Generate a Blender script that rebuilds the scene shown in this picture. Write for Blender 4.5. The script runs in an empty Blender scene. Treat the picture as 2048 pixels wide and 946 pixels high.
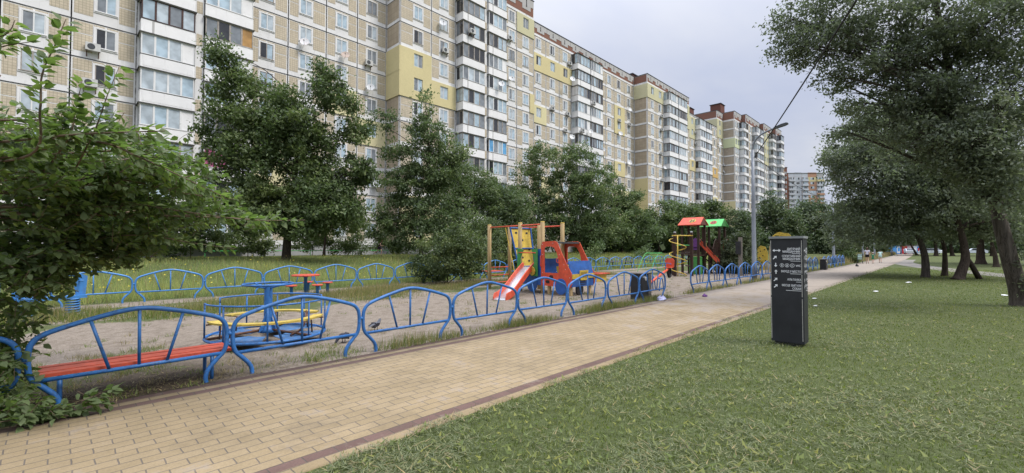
import bpy, math, random
import numpy as np
from mathutils import Vector, Matrix
R_ = math.radians
PI = math.pi
rnd = random.Random(7)
sc = bpy.context.scene
COL = sc.collection

# ------------------------------------------------------------------ camera
HCAM = 1.65
FPX, CXP, CYP = 886.0, 1024.0, 473.0
AZ = math.atan(859 / 886.)
PT = math.atan(22 / 886.)
cam = bpy.data.cameras.new('camera')
cam.sensor_width = 36
cam.lens = FPX / 2048 * 36
cam.clip_start = 0.05
cam.clip_end = 3000
camo = bpy.data.objects.new('camera', cam)
COL.objects.link(camo)
camo.location = (0, 0, HCAM)
camo.rotation_euler = (PI / 2 + PT, 0, AZ - PI / 2)
sc.camera = camo
_F = Vector((math.cos(AZ) * math.cos(PT), math.sin(AZ) * math.cos(PT), math.sin(PT)))
_R = Vector((math.sin(AZ), -math.cos(AZ), 0))
_U = Vector((-math.cos(AZ) * math.sin(PT), -math.sin(AZ) * math.sin(PT), math.cos(PT)))
def ray(x, y): return _F + _R * ((x - CXP) / FPX) - _U * ((y - CYP) / FPX)
def atD(x, y, d): return Vector((0, 0, HCAM)) + ray(x, y) * d       # photo direction at a depth in metres
def atY(x, y, Y):
    r = ray(x, y); return Vector((0, 0, HCAM)) + r * (Y / r.y)
def proj(p):
    q = Vector(p) - Vector((0, 0, HCAM)); d = q.dot(_F)
    if d < 0.05: return (-9999, -9999, d)
    return (CXP + FPX * q.dot(_R) / d, CYP - FPX * q.dot(_U) / d, d)
def seen(p, m=90):
    a = proj(p); return -m < a[0] < 2048 + m and -m < a[1] < 946 + m
def gz(x, y):                                                       # ground height: a low rise towards the buildings
    t = min(1, max(0, (y - 18) / 20.)); return 0.85 * t * t * (3 - 2 * t)

# ------------------------------------------------------------------ objects
def tag(o, label=None, cat=None, group=None, kind=None):
    if label: o['label'] = label
    if cat: o['category'] = cat
    if group: o['group'] = group
    if kind: o['kind'] = kind
    return o
def thing(name, label, cat, loc=(0, 0, 0), rz=0, group=None):
    o = bpy.data.objects.new(name, None); COL.objects.link(o)
    o.empty_display_size = .2
    o.location = loc; o.rotation_euler = (0, 0, rz)
    return tag(o, label, cat, group)
def link(name, me, parent=None):
    o = bpy.data.objects.new(name, me); COL.objects.link(o)
    if parent is not None: o.parent = parent
    return o
def copy_tree(o, parent=None):
    c = o.copy(); COL.objects.link(c)
    if parent is not None: c.parent = parent
    for ch in list(o.children): copy_tree(ch, c)
    return c

def catmull(pts, n=6, closed=False):
    P = [Vector(p) for p in pts]; out = []; m = len(P)
    rng = range(m if closed else m - 1)
    for i in rng:
        if closed: a, b, c, d = P[(i - 1) % m], P[i], P[(i + 1) % m], P[(i + 2) % m]
        else: a, b, c, d = P[max(i - 1, 0)], P[i], P[i + 1], P[min(i + 2, m - 1)]
        for k in range(n):
            t = k / n
            out.append(0.5 * ((2 * b) + (c - a) * t + (2 * a - 5 * b + 4 * c - d) * t * t + (3 * b - a - 3 * c + d) * t ** 3))
    if not closed: out.append(P[-1])
    return out

class MB:
    def __init__(s): s.v = []; s.f = []; s.m = []
    def face(s, idx, m=0): s.f.append(tuple(idx)); s.m.append(m)
    def poly(s, pts, m=0):
        b = len(s.v); s.v += [tuple(p) for p in pts]; s.face(range(b, b + len(pts)), m)
    def box(s, x0, x1, y0, y1, z0, z1, m=0, M=None):
        b = len(s.v)
        c = [(x0, y0, z0), (x1, y0, z0), (x1, y1, z0), (x0, y1, z0), (x0, y0, z1), (x1, y0, z1), (x1, y1, z1), (x0, y1, z1)]
        if M is not None: c = [tuple(M @ Vector(q)) for q in c]
        s.v += c
        for q in ((3, 2, 1, 0), (4, 5, 6, 7), (0, 1, 5, 4), (1, 2, 6, 5), (2, 3, 7, 6), (3, 0, 4, 7)): s.face([b + i for i in q], m)
    def tube(s, pts, r, seg=8, m=0, closed=False, cap=True):
        P = [Vector(p) for p in pts]; n = len(P)
        if n < 2: return
        rs = r if isinstance(r, (list, tuple)) else [r] * n
        b = len(s.v); up = None
        for i in range(n):
            if closed: t = P[(i + 1) % n] - P[i - 1]
            else: t = P[min(i + 1, n - 1)] - P[max(i - 1, 0)]
            if t.length < 1e-9: t = Vector((0, 0, 1))
            t.normalize()
            if up is None:
                up = Vector((0, 0, 1)) if abs(t.z) < .9 else Vector((1, 0, 0))
            u = up - t * up.dot(t)
            if u.length < 1e-5: u = t.orthogonal()
            u.normalize(); w = t.cross(u); up = u
            for k in range(seg):
                a = 2 * PI * k / seg
                s.v.append(tuple(P[i] + (u * math.cos(a) + w * math.sin(a)) * rs[i]))
        for i in range(n if closed else n - 1):
            j = (i + 1) % n
            for k in range(seg):
                l = (k + 1) % seg
                s.face((b + i * seg + k, b + i * seg + l, b + j * seg + l, b + j * seg + k), m)
        if cap and not closed:
            s.face([b + k for k in range(seg)][::-1], m)
            s.face([b + (n - 1) * seg + k for k in range(seg)], m)
    def lathe(s, prof, seg=16, c=(0, 0, 0), m=0, M=None):       # prof: (r, z)
        b = len(s.v)
        for r, z in prof:
            for k in range(seg):
                a = 2 * PI * k / seg
                p = Vector((r * math.cos(a), r * math.sin(a), z))
                if M is not None: p = M @ p
                s.v.append((p.x + c[0], p.y + c[1], p.z + c[2]))
        for i in range(len(prof) - 1):
            for k in range(seg):
                l = (k + 1) % seg
                s.face((b + i * seg + k, b + i * seg + l, b + (i + 1) * seg + l, b + (i + 1) * seg + k), m)
        s.face([b + k for k in range(seg)][::-1], m)
        s.face([b + (len(prof) - 1) * seg + k for k in range(seg)], m)
    def prism(s, pts2, t0, t1, plane='xz', m=0, M=None):         # outline in a plane, extruded along the third axis
        def P(a, b_, t):
            q = (a, t, b_) if plane == 'xz' else ((t, a, b_) if plane == 'yz' else (a, b_, t))
            return tuple(M @ Vector(q)) if M is not None else q
        n = len(pts2); b = len(s.v)
        s.v += [P(a, c, t0) for a, c in pts2] + [P(a, c, t1) for a, c in pts2]
        s.face(range(b, b + n), m); s.face(list(range(b + n, b + 2 * n))[::-1], m)
        for i in range(n):
            j = (i + 1) % n
            s.face((b + i, b + n + i, b + n + j, b + j), m)
    def frameprism(s, outer, inner, t0, t1, plane='yz', m=0):    # a plate with one opening (outlines with equal point counts)
        def P(a, b_, t):
            return (a, t, b_) if plane == 'xz' else ((t, a, b_) if plane == 'yz' else (a, b_, t))
        n = len(outer); b = len(s.v)
        for o in (outer, inner):
            for t in (t0, t1): s.v += [P(a, c, t) for a, c in o]
        for i in range(n):
            j = (i + 1) % n
            o0, o1, i0, i1 = b, b + n, b + 2 * n, b + 3 * n
            s.face((o0 + i, o0 + j, i0 + j, i0 + i), m); s.face((o1 + j, o1 + i, i1 + i, i1 + j), m)
            s.face((o0 + j, o0 + i, o1 + i, o1 + j), m); s.face((i0 + i, i0 + j, i1 + j, i1 + i), m)
    def mesh(s, name, mats, smooth=False):
        me = bpy.data.meshes.new(name)
        me.from_pydata(s.v, [], s.f)
        for x in (mats if isinstance(mats, (list, tuple)) else [mats]): me.materials.append(x)
        if any(s.m): me.polygons.foreach_set('material_index', s.m)
        if smooth: me.polygons.foreach_set('use_smooth', [True] * len(s.f))
        me.update()
        return me
    def build(s, name, mats, parent=None, smooth=False): return link(name, s.mesh(name, mats, smooth), parent)

def np_mesh(name, V, F, mats, mi=None, tint=None, smooth=False):
    V = np.asarray(V, np.float32); F = np.asarray(F, np.int32)
    me = bpy.data.meshes.new(name); k = F.shape[1]; n = F.shape[0]
    me.vertices.add(len(V)); me.vertices.foreach_set('co', V.ravel())
    me.loops.add(n * k); me.loops.foreach_set('vertex_index', F.ravel())
    me.polygons.add(n)
    me.polygons.foreach_set('loop_start', np.arange(0, n * k, k, dtype=np.int32))
    me.polygons.foreach_set('loop_total', np.full(n, k, np.int32))
    for x in (mats if isinstance(mats, (list, tuple)) else [mats]): me.materials.append(x)
    if mi is not None: me.polygons.foreach_set('material_index', np.asarray(mi, np.int32))
    if smooth: me.polygons.foreach_set('use_smooth', np.ones(n, bool))
    me.update(calc_edges=True)
    if tint is not None:
        a = me.attributes.new('tint', 'FLOAT', 'FACE'); a.data.foreach_set('value', np.asarray(tint, np.float32))
    return me

# ------------------------------------------------------------------ materials
class NT:
    def __init__(s, name):
        s.m = bpy.data.materials.new(name); s.m.use_nodes = True
        s.t = s.m.node_tree; s.t.nodes.clear()
        s.out = s.n('ShaderNodeOutputMaterial'); s.b = s.n('ShaderNodeBsdfPrincipled')
        s.l(s.b.outputs[0], s.out.inputs[0])
    def n(s, typ, **kw):
        x = s.t.nodes.new(typ)
        for k, v in kw.items(): setattr(x, k, v)
        return x
    def l(s, a, b): s.t.links.new(a, b)
    def inp(s, node, name, v):
        i = node.inputs[name]
        if hasattr(v, 'links') or isinstance(v, bpy.types.NodeSocket): s.l(v, i)
        else: i.default_value = v
    def coord(s, which='Object'): return s.n('ShaderNodeTexCoord').outputs[which]
    def noise(s, scale, detail=4, rough=.6, vec=None, dist=0):
        x = s.n('ShaderNodeTexNoise'); x.inputs['Scale'].default_value = scale
        x.inputs['Detail'].default_value = detail; x.inputs['Roughness'].default_value = rough
        x.inputs['Distortion'].default_value = dist
        s.l(vec if vec is not None else s.coord(), x.inputs['Vector']); return x.outputs['Fac']
    def scaled(s, v, sx, sy, sz):
        x = s.n('ShaderNodeMapping'); x.inputs['Scale'].default_value = (sx, sy, sz); s.l(v, x.inputs['Vector']); return x.outputs[0]
    def ramp(s, f, stops):
        x = s.n('ShaderNodeValToRGB'); e = x.color_ramp.elements
        while len(e) < len(stops): e.new(.5)
        for q, (p, c) in zip(e, stops):
            q.position = p; q.color = (*c, 1) if len(c) == 3 else c
        s.l(f, x.inputs[0]); return x.outputs[0]
    def mix(s, f, a, b, blend='MIX'):
        x = s.n('ShaderNodeMix', data_type='RGBA', blend_type=blend)
        s.inp(x, 0, f) if not isinstance(f, (int, float)) else setattr(x.inputs[0], 'default_value', f)
        for i, v in ((6, a), (7, b)):
            if isinstance(v, bpy.types.NodeSocket): s.l(v, x.inputs[i])
            else: x.inputs[i].default_value = (*v, 1)
        return x.outputs[2]
    def math(s, op, a, b=None, clamp=False):
        x = s.n('ShaderNodeMath', operation=op, use_clamp=clamp)
        for i, v in ((0, a), (1, b)):
            if v is None: continue
            if isinstance(v, bpy.types.NodeSocket): s.l(v, x.inputs[i])
            else: x.inputs[i].default_value = v
        return x.outputs[0]
    def bump(s, h, strength=.4, dist=.01):
        x = s.n('ShaderNodeBump'); x.inputs['Strength'].default_value = strength; x.inputs['Distance'].default_value = dist
        s.l(h, x.inputs['Height']); s.l(x.outputs[0], s.b.inputs['Normal'])
    def fin(s, color, rough=.8, spec=.3, metal=0):
        if isinstance(color, bpy.types.NodeSocket): s.l(color, s.b.inputs['Base Color'])
        else: s.b.inputs['Base Color'].default_value = (*color, 1)
        s.inp(s.b, 'Roughness', rough); s.b.inputs['Specular IOR Level'].default_value = spec; s.b.inputs['Metallic'].default_value = metal
        return s.m

def simple(name, c, rough=.6, var=.25, scale=6, spec=.35, metal=0, bump=0, dirt=None, dirt_amt=.5):
    t = NT(name); n = t.noise(scale, 5)
    a = tuple(x * (1 - var) for x in c); b = tuple(min(1, x * (1 + var)) for x in c)
    col = t.ramp(n, [(.3, a), (.7, b)])
    if dirt:
        n2 = t.noise(scale * 2.3, 6, .7)
        col = t.mix(t.math('MULTIPLY', t.ramp(n2, [(.52, (0, 0, 0)), (.68, (1, 1, 1))]), dirt_amt), col, dirt)
    if bump: t.bump(t.noise(scale * 8, 4), bump)
    return t.fin(col, rough, spec, metal)

def leafmat(name, c, trans=.35, rough=.5, hue=.25, spec=.3, under=None):
    t = NT(name)
    at = t.n('ShaderNodeAttribute', attribute_name='tint').outputs['Fac']
    c0 = tuple(x * .55 for x in c); c2 = (min(1, c[0] * (1.5 + hue)), c[1] * 1.5, c[2] * 1.25)
    col = t.ramp(at, [(0, c0), (.5, c), (1, c2)])
    if under: col = t.mix(t.n('ShaderNodeNewGeometry').outputs['Backfacing'], col, under)
    t.fin(col, rough, spec)
    tr = t.n('ShaderNodeBsdfTranslucent'); t.l(t.mix(.5, col, (c[0] * 1.6, c[1] * 1.9, c[2] * .8)), tr.inputs[0])
    mx = t.n('ShaderNodeMixShader'); mx.inputs[0].default_value = trans
    t.l(t.b.outputs[0], mx.inputs[1]); t.l(tr.outputs[0], mx.inputs[2]); t.l(mx.outputs[0], t.out.inputs[0])
    return t.m

M = {}
M['blue'] = simple('blue_paint', (.026, .122, .335), .45, .28, 7, .4, dirt=(.035, .05, .085), dirt_amt=.85)
M['blue_light'] = simple('sky_blue_paint', (.045, .185, .44), .42, .18, 4, .45, dirt=(.10, .12, .16), dirt_amt=.4)
M['red'] = simple('red_orange_paint', (.56, .08, .035), .5, .2, 5, .35, dirt=(.24, .075, .05), dirt_amt=.55)
M['red_bench'] = simple('red_bench_paint', (.47, .075, .038), .5, .22, 9, .35, dirt=(.2, .05, .03), dirt_amt=.5)
M['yellow'] = simple('yellow_paint', (.53, .37, .055), .5, .2, 5, .4, dirt=(.22, .16, .06), dirt_amt=.55)
M['green'] = simple('green_paint', (.05, .22, .05), .45, .15, 5, .4, dirt=(.05, .12, .05))
M['green_bright'] = simple('bright_green_paint', (.10, .46, .12), .5, .12, 5, .35)
M['cab_blue'] = simple('deep_blue_board', (.02, .09, .30), .45, .25, 5, .4, dirt=(.10, .14, .24), dirt_amt=.35)
M['pine'] = None
t = NT('pale_timber'); v = t.scaled(t.coord(), 30, 30, 1.2); nn = t.noise(1.2, 5, .6, v)
M['pine'] = t.fin(t.ramp(nn, [(.3, (.33, .22, .10)), (.55, (.50, .37, .19)), (.75, (.58, .46, .27))]), .7, .2)
t = NT('brown_timber'); v = t.scaled(t.coord(), 30, 30, 1.4); nn = t.noise(1.2, 5, .6, v)
M['brown'] = t.fin(t.ramp(nn, [(.3, (.025, .014, .010)), (.7, (.06, .034, .024))]), .65, .25)
t = NT('grey_timber'); v = t.scaled(t.coord(), 3, 30, 30); nn = t.noise(1.2, 5, .6, v)
M['grey_wood'] = t.fin(t.ramp(nn, [(.3, (.12, .10, .085)), (.7, (.26, .235, .20))]), .8, .2)
M['steel'] = simple('worn_steel', (.55, .55, .56), .35, .12, 6, .5, .85)
M['rust'] = simple('rusty_steel', (.10, .05, .03), .8, .5, 12, .2)
M['black'] = simple('black_metal', (.018, .018, .02), .5, .3, 8, .4)
M['galv'] = simple('galvanised_pole', (.19, .205, .225), .5, .15, 3, .4, .3)
M['lamp_dark'] = simple('dark_grey_casting', (.05, .055, .06), .45, .2, 6, .4)
M['white'] = simple('white_plastic', (.50, .51, .51), .4, .06, 3, .4)
M['rubber'] = simple('black_rubber', (.02, .02, .02), .8, .3, 8, .2)
M['grey'] = simple('grey_plastic', (.30, .30, .30), .6, .15, 5, .3)
M['sign'] = simple('charcoal_sign_panel', (.022, .023, .026), .55, .25, 4, .3)
M['signtext'] = simple('white_lettering', (.70, .71, .72), .6, .05, 4, .2)
M['signcap'] = simple('grey_sign_cap', (.22, .23, .23), .6, .15, 8, .3)
M['signedge'] = simple('pale_sign_edge', (.33, .32, .29), .6, .25, 20, .3)
M['skin'] = simple('skin', (.55, .36, .27), .6, .1, 10, .3)
M['hair'] = simple('brown_hair', (.07, .04, .025), .6, .3, 40, .3)
M['hair_red'] = simple('reddish_hair', (.16, .08, .045), .6, .3, 40, .3)
M['cloth_dark'] = simple('dark_cloth', (.018, .017, .022), .85, .5, 30, .15)
M['cloth_pattern'] = simple('dark_patterned_cloth', (.05, .03, .06), .85, .8, 55, .15)
M['cloth_white'] = simple('light_blouse_cloth', (.55, .52, .58), .85, .2, 25, .15)
M['cloth_mint'] = simple('pale_mint_cloth', (.42, .56, .52), .85, .12, 18, .15)
M['cloth_green'] = simple('green_cloth', (.05, .22, .12), .85, .2, 18, .15)
M['cloth_cream'] = simple('cream_cloth', (.55, .50, .42), .85, .15, 18, .15)
M['shoe'] = simple('dark_shoe', (.03, .03, .035), .7, .2, 20, .2)
M['paper'] = simple('white_paper', (.66, .66, .64), .8, .08, 10, .1)
M['purple'] = simple('purple_plastic', (.12, .04, .16), .6, .3, 20, .3)
M['lavender'] = simple('lavender_film', (.40, .40, .55), .4, .2, 20, .4)
M['pigeon'] = simple('grey_feathers', (.10, .105, .12), .7, .6, 28, .2)
M['pigeon_dark'] = simple('dark_feathers', (.03, .03, .04), .7, .5, 28, .2)
M['cable'] = simple('black_cable', (.02, .02, .022), .6, .1, 4, .2)
M['kiosk_blue'] = simple('blue_kiosk_sheet', (.08, .28, .62), .5, .15, 1, .3)
M['kiosk_white'] = simple('white_kiosk_sheet', (.62, .66, .70), .5, .1, 1, .3)
M['kiosk_red'] = simple('red_kiosk_sheet', (.42, .03, .04), .5, .15, 1, .3)
M['roof_dark'] = simple('dark_roof_sheet', (.06, .06, .065), .8, .2, 1, .2)
M['glass_car'] = simple('dark_car_glass', (.02, .025, .03), .1, .1, 1, .5)

# facade materials (object coordinates = world metres, the blocks' roots carry no rotation)
def concrete(name, c, streak=.5, dirt=(.20, .19, .175)):
    t = NT(name); co = t.coord()
    n = t.noise(.35, 6, .65, co); col = t.ramp(n, [(.3, tuple(x * .86 for x in c)), (.7, tuple(min(1, x * 1.06) for x in c))])
    v = t.scaled(co, 1.6, 1.6, .16); s = t.noise(1., 6, .7, v)
    col = t.mix(t.math('MULTIPLY', t.ramp(s, [(.55, (0, 0, 0)), (.78, (1, 1, 1))]), streak), col, dirt)
    f = t.noise(5, 6, .75, co)
    col = t.mix(t.math('MULTIPLY', t.ramp(f, [(.62, (0, 0, 0)), (.74, (1, 1, 1))]), streak * .8), col, tuple(x * .8 for x in dirt))
    return t.fin(col, .9, .15)
M['conc'] = concrete('whitewashed_concrete', (.74, .73, .72), .55)
M['conc_grey'] = concrete('weathered_concrete', (.44, .43, .415), .8)
M['para'] = concrete('balcony_panel', (.77, .76, .75), .45)
M['plinth'] = concrete('grey_plinth', (.36, .36, .36), .5)
M['streak'] = simple('streaked_joint', (.16, .155, .15), .9, .9, 1.7, .1, dirt=(.6, .59, .57), dirt_amt=.9)
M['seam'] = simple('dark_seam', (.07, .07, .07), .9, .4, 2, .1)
def tilem(name, c, gx=.30):
    t = NT(name); co = t.coord()
    sp = t.n('ShaderNodeSeparateXYZ'); t.l(co, sp.inputs[0])
    cb = t.n('ShaderNodeCombineXYZ'); t.l(t.math('ADD', sp.outputs[0], sp.outputs[1]), cb.inputs[0]); t.l(sp.outputs[2], cb.inputs[1])
    br = t.n('ShaderNodeTexBrick'); br.offset = 0; t.l(cb.outputs[0], br.inputs['Vector'])
    br.inputs['Scale'].default_value = 1; br.inputs['Brick Width'].default_value = gx; br.inputs['Row Height'].default_value = gx
    br.inputs['Mortar Size'].default_value = .014; br.inputs['Mortar Smooth'].default_value = .2
    br.inputs['Color1'].default_value = (*[x * .92 for x in c], 1); br.inputs['Color2'].default_value = (*[x * 1.06 for x in c], 1)
    br.inputs['Mortar'].default_value = (*[x * .62 for x in c], 1)
    n = t.noise(.5, 5, .65, co)
    col = t.mix(.55, br.outputs[0], t.ramp(n, [(.3, (.72, .72, .72)), (.7, (1, 1, 1))]), 'MULTIPLY')
    return t.fin(col, .75, .25)
M['tile'] = tilem('beige_tile', (.555, .48, .36), .2)
M['tile_brown'] = tilem('brown_tile', (.43, .355, .26), .6)
M['tile_far'] = tilem('greyed_brown_tile', (.40, .34, .27), .6)
def render_patch(name, c):
    t = NT(name); n = t.noise(.4, 6, .6); n2 = t.noise(6, 4, .6)
    col = t.mix(.35, t.ramp(n, [(.3, tuple(x * .88 for x in c)), (.7, c)]), t.ramp(n2, [(.3, tuple(x * .85 for x in c)), (.7, tuple(min(1, x * 1.1) for x in c))]))
    return t.fin(col, .9, .1)
M['yel'] = render_patch('yellow_render', (.62, .54, .30))
M['yel2'] = render_patch('cream_render', (.66, .60, .36))
M['olive'] = render_patch('pale_olive_render', (.56, .53, .34))
M['lime'] = render_patch('pale_lime_render', (.58, .62, .40))
M['ochre'] = render_patch('ochre_render', (.60, .40, .16))
M['brick'] = render_patch('red_brown_attic', (.235, .122, .09))
M['brick2'] = render_patch('dark_red_render', (.16, .075, .06))
M['orange'] = render_patch('orange_render', (.47, .27, .18))
M['greyb'] = render_patch('pale_grey_panel', (.52, .54, .57))
M['frame'] = simple('white_window_frame', (.68, .68, .67), .5, .08, 2, .3)
M['frame_brown'] = simple('brown_window_frame', (.06, .03, .025), .6, .3, 4, .3)
M['frame_grey'] = simple('weathered_window_frame', (.32, .29, .26), .7, .3, 4, .2)
def glass(name, c, rough=.06, spec=.6):
    t = NT(name); n = t.noise(1.3, 2, .5)
    return t.fin(t.ramp(n, [(.35, tuple(x * .75 for x in c)), (.65, tuple(min(1, x * 1.2) for x in c))]), rough, spec)
M['gl_light'] = glass('curtain_sky_pane', (.44, .50, .54), .12)  # pale curtain with sky reflection mixed into the base colour
M['gl_blue'] = glass('sky_tint_pane', (.38, .48, .55), .08)  # sky reflection painted as a pale blue base colour
M['gl_mid'] = glass('grey_pane', (.21, .23, .25))
M['gl_dark'] = glass('dark_pane', (.035, .037, .042))
M['gl_pink'] = glass('pink_curtain_pane', (.42, .10, .22), .3)
M['gl_cyan'] = glass('blue_film_pane', (.12, .36, .62), .3)
M['ply'] = glass('plywood_pane', (.42, .24, .09), .6, .2)

# foliage
M['leaf_big'] = leafmat('dark_tree_leaf', (.098, .138, .058), .38)
M['leaf_mid'] = leafmat('tree_leaf', (.108, .152, .068), .36)
M['leaf_pop'] = leafmat('poplar_leaf', (.142, .168, .120), .42, .5, .1)  # leaf green greyed and lifted, veiling glare put into the colour
M['leaf_mul'] = leafmat('mulberry_leaf', (.118, .175, .052), .5, .5, .35, .25, (.15, .195, .09))
M['leaf_shrub'] = leafmat('shrub_leaf', (.085, .118, .048), .34)
M['leaf_far'] = leafmat('far_leaf', (.080, .115, .060), .3)
M['leaf_olive'] = leafmat('olive_leaf', (.095, .118, .062), .3, .5, .2)
M['blade'] = leafmat('grass_blade', (.130, .168, .045), .35, .6, .5)
M['blade_dry'] = leafmat('dry_grass_blade', (.24, .20, .11), .3, .7, .2)
M['blade_tall'] = leafmat('meadow_blade', (.225, .285, .11), .38, .6, .5)
M['clip'] = leafmat('cut_grass', (.17, .195, .105), .25, .7, .3)
M['flower'] = simple('yellow_petal', (.6, .5, .05), .6, .1, 5)
def bark(name, c):
    t = NT(name); co = t.coord(); v = t.scaled(co, 9, 9, 1.6); n = t.noise(1.5, 7, .7, v, 1.5)
    col = t.ramp(n, [(.3, tuple(x * .35 for x in c)), (.5, c), (.72, tuple(x * 1.7 for x in c))]); t.bump(n, .9, .04)
    return t.fin(col, .9, .1)
M['bark'] = bark('tree_bark', (.065, .050, .040))
M['bark_grey'] = bark('grey_tree_bark', (.085, .072, .060))
M['twig'] = simple('twig_bark', (.13, .095, .065), .8, .3, 12, .2)
# ------------------------------------------------------------------ light
SUN_EL, SUN_AZ = R_(52), R_(-62)        # heading of the sun measured from +X towards +Y: behind the photographer's right shoulder
w = bpy.data.worlds.new('World'); sc.world = w; w.use_nodes = True
nt = w.node_tree; nt.nodes.clear()
wo = nt.nodes.new('ShaderNodeOutputWorld')
sky = nt.nodes.new('ShaderNodeTexSky'); sky.sky_type = 'NISHITA'; sky.sun_disc = False
sky.sun_elevation = SUN_EL; sky.sun_rotation = PI / 2 - SUN_AZ
sky.air_density = 1.2; sky.dust_density = 2.5
b1 = nt.nodes.new('ShaderNodeBackground'); b1.inputs[1].default_value = .06; nt.links.new(sky.outputs[0], b1.inputs[0])
tc = nt.nodes.new('ShaderNodeTexCoord')
sp = nt.nodes.new('ShaderNodeSeparateXYZ'); nt.links.new(tc.outputs['Generated'], sp.inputs[0])
def wmath(op, a, b=None):
    x = nt.nodes.new('ShaderNodeMath'); x.operation = op
    for i, v in ((0, a), (1, b)):
        if v is None: continue
        if isinstance(v, bpy.types.NodeSocket): nt.links.new(v, x.inputs[i])
        else: x.inputs[i].default_value = v
    return x.outputs[0]
zc = wmath('MAXIMUM', sp.outputs[2], 0.0)
# overcast layer: the zenith of an overcast sky is about three times as bright as its horizon; cloud structure on a flat layer overhead
dv = wmath('ADD', zc, .12)
cb = nt.nodes.new('ShaderNodeCombineXYZ')
nt.links.new(wmath('DIVIDE', sp.outputs[0], dv), cb.inputs[0]); nt.links.new(wmath('DIVIDE', sp.outputs[1], dv), cb.inputs[1])
mp = nt.nodes.new('ShaderNodeMapping'); mp.inputs['Scale'].default_value = (.8, 1.3, 1); mp.inputs['Rotation'].default_value = (0, 0, .5)
nt.links.new(cb.outputs[0], mp.inputs[0])
nz = nt.nodes.new('ShaderNodeTexNoise'); nz.inputs['Scale'].default_value = .9; nz.inputs['Detail'].default_value = 5; nz.inputs['Roughness'].default_value = .5
nt.links.new(mp.outputs[0], nz.inputs['Vector'])
rp = nt.nodes.new('ShaderNodeValToRGB'); e = rp.color_ramp.elements
e[0].position = .36; e[0].color = (.65, .71, .90, 1); e[1].position = .62; e[1].color = (.83, .86, .96, 1)
nt.links.new(nz.outputs['Fac'], rp.inputs[0])
b2 = nt.nodes.new('ShaderNodeBackground'); nt.links.new(rp.outputs[0], b2.inputs[0])
nt.links.new(wmath('ADD', .50, wmath('MULTIPLY', wmath('POWER', zc, 4.0), 3.2)), b2.inputs[1])
ms = nt.nodes.new('ShaderNodeMixShader'); ms.inputs[0].default_value = .90
nt.links.new(b1.outputs[0], ms.inputs[1]); nt.links.new(b2.outputs[0], ms.inputs[2]); nt.links.new(ms.outputs[0], wo.inputs[0])
sl = bpy.data.lights.new('sun', 'SUN'); sl.energy = 1.5; sl.angle = R_(15); sl.color = (1, .95, .88)
so = bpy.data.objects.new('sun', sl); COL.objects.link(so)
sd = Vector((math.cos(SUN_EL) * math.cos(SUN_AZ), math.cos(SUN_EL) * math.sin(SUN_AZ), math.sin(SUN_EL)))
so.rotation_euler = sd.to_track_quat('Z', 'Y').to_euler(); so.location = sd * 60
vs = sc.view_settings; vs.view_transform = 'Standard'; vs.look = 'None'; vs.gamma = 1; vs.exposure = .76; vs.use_curve_mapping = False

# ------------------------------------------------------------------ ground
def axis(lo, hi, step, far):
    a = list(np.arange(lo, hi + 1e-6, step)); d = step
    x = hi
    while x < far: d *= 1.35; x += d; a.append(x)
    x = lo; d = step
    while x > -far: d *= 1.35; x -= d; a.insert(0, x)
    return np.array(a)
gx_, gy_ = axis(-8, 60, .25, 900), axis(-14, 44, .25, 900)
X, Y = np.meshgrid(gx_, gy_, indexing='ij')
def sst(a, b, x): t = np.clip((x - a) / (b - a), 0, 1); return t * t * (3 - 2 * t)
Z = .85 * sst(18, 38, Y)
rs = np.random.RandomState(3)
play = (Y > 6.3) & (Y < 13) & (X < 40)
Z = Z + np.where(play, rs.uniform(-.012, .012, X.shape), 0)
wob = .5 * np.sin(X * .9) + .35 * np.sin(X * 2.1 + 1)
sand = sst(5.9, 6.2, Y) * (1 - sst(12.0 + wob, 13.4 + wob + .6 * (X > 4), Y)) * (1 - .55 * sst(24, 40, X)) * (1 - sst(44, 52, X))
sand = np.maximum(sand, sst(16.0, 16.5, Y) * (1 - sst(17.3, 17.9, Y)) * (1 - sst(42, 50, X)) * .9)
sand = np.maximum(sand, .62 * sst(12.6, 14, Y) * (1 - sst(15.6, 16.4, Y)) * (X < 30))
sand = sand * (1 - .45 * sst(7.0, 7.6, Y) * (1 - sst(8.8, 9.6, Y)) * (1 - sst(1.0, 2.4, X)))
dirt = sst(6.0, 6.2, Y) * (1 - sst(7.0, 8.6, Y)) * (1 - sst(1.0, 2.6, X))  # bare dark earth, with the shade under the bench painted in
V = np.stack([X, Y, Z], -1).reshape(-1, 3)
ni, nj = X.shape
I, J = np.meshgrid(np.arange(ni - 1), np.arange(nj - 1), indexing='ij')
q = (I * nj + J).ravel()
t = NT('ground_soil'); co = t.coord()
asand = t.n('ShaderNodeAttribute', attribute_name='sand').outputs['Fac']; adirt_shade = t.n('ShaderNodeAttribute', attribute_name='dirt').outputs['Fac']
n1 = t.noise(1.1, 7, .7, co); n2 = t.noise(7, 6, .7, co); n3 = t.noise(32, 5, .7, co); n4 = t.noise(.12, 4, .6, co)
fac = t.math('ADD', asand, t.math('MULTIPLY', t.math('SUBTRACT', n1, .5), 1.1))
fac = t.math('ADD', fac, t.math('MULTIPLY', t.math('SUBTRACT', n2, .5), .6))
fac = t.ramp(fac, [(.44, (0, 0, 0)), (.60, (1, 1, 1))])
gr = t.mix(.5, t.ramp(n2, [(.3, (.035, .050, .016)), (.7, (.09, .125, .038))]), t.ramp(n3, [(.3, (.045, .045, .022)), (.7, (.15, .165, .08))]))
gr = t.mix(t.ramp(n4, [(.35, (0, 0, 0)), (.7, (.6, .6, .6))]), gr, (.095, .105, .04))
sd_ = t.mix(.5, t.ramp(n2, [(.28, (.125, .102, .078)), (.72, (.285, .24, .19))]), t.ramp(n3, [(.3, (.11, .088, .066)), (.62, (.32, .27, .215))]))
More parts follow.
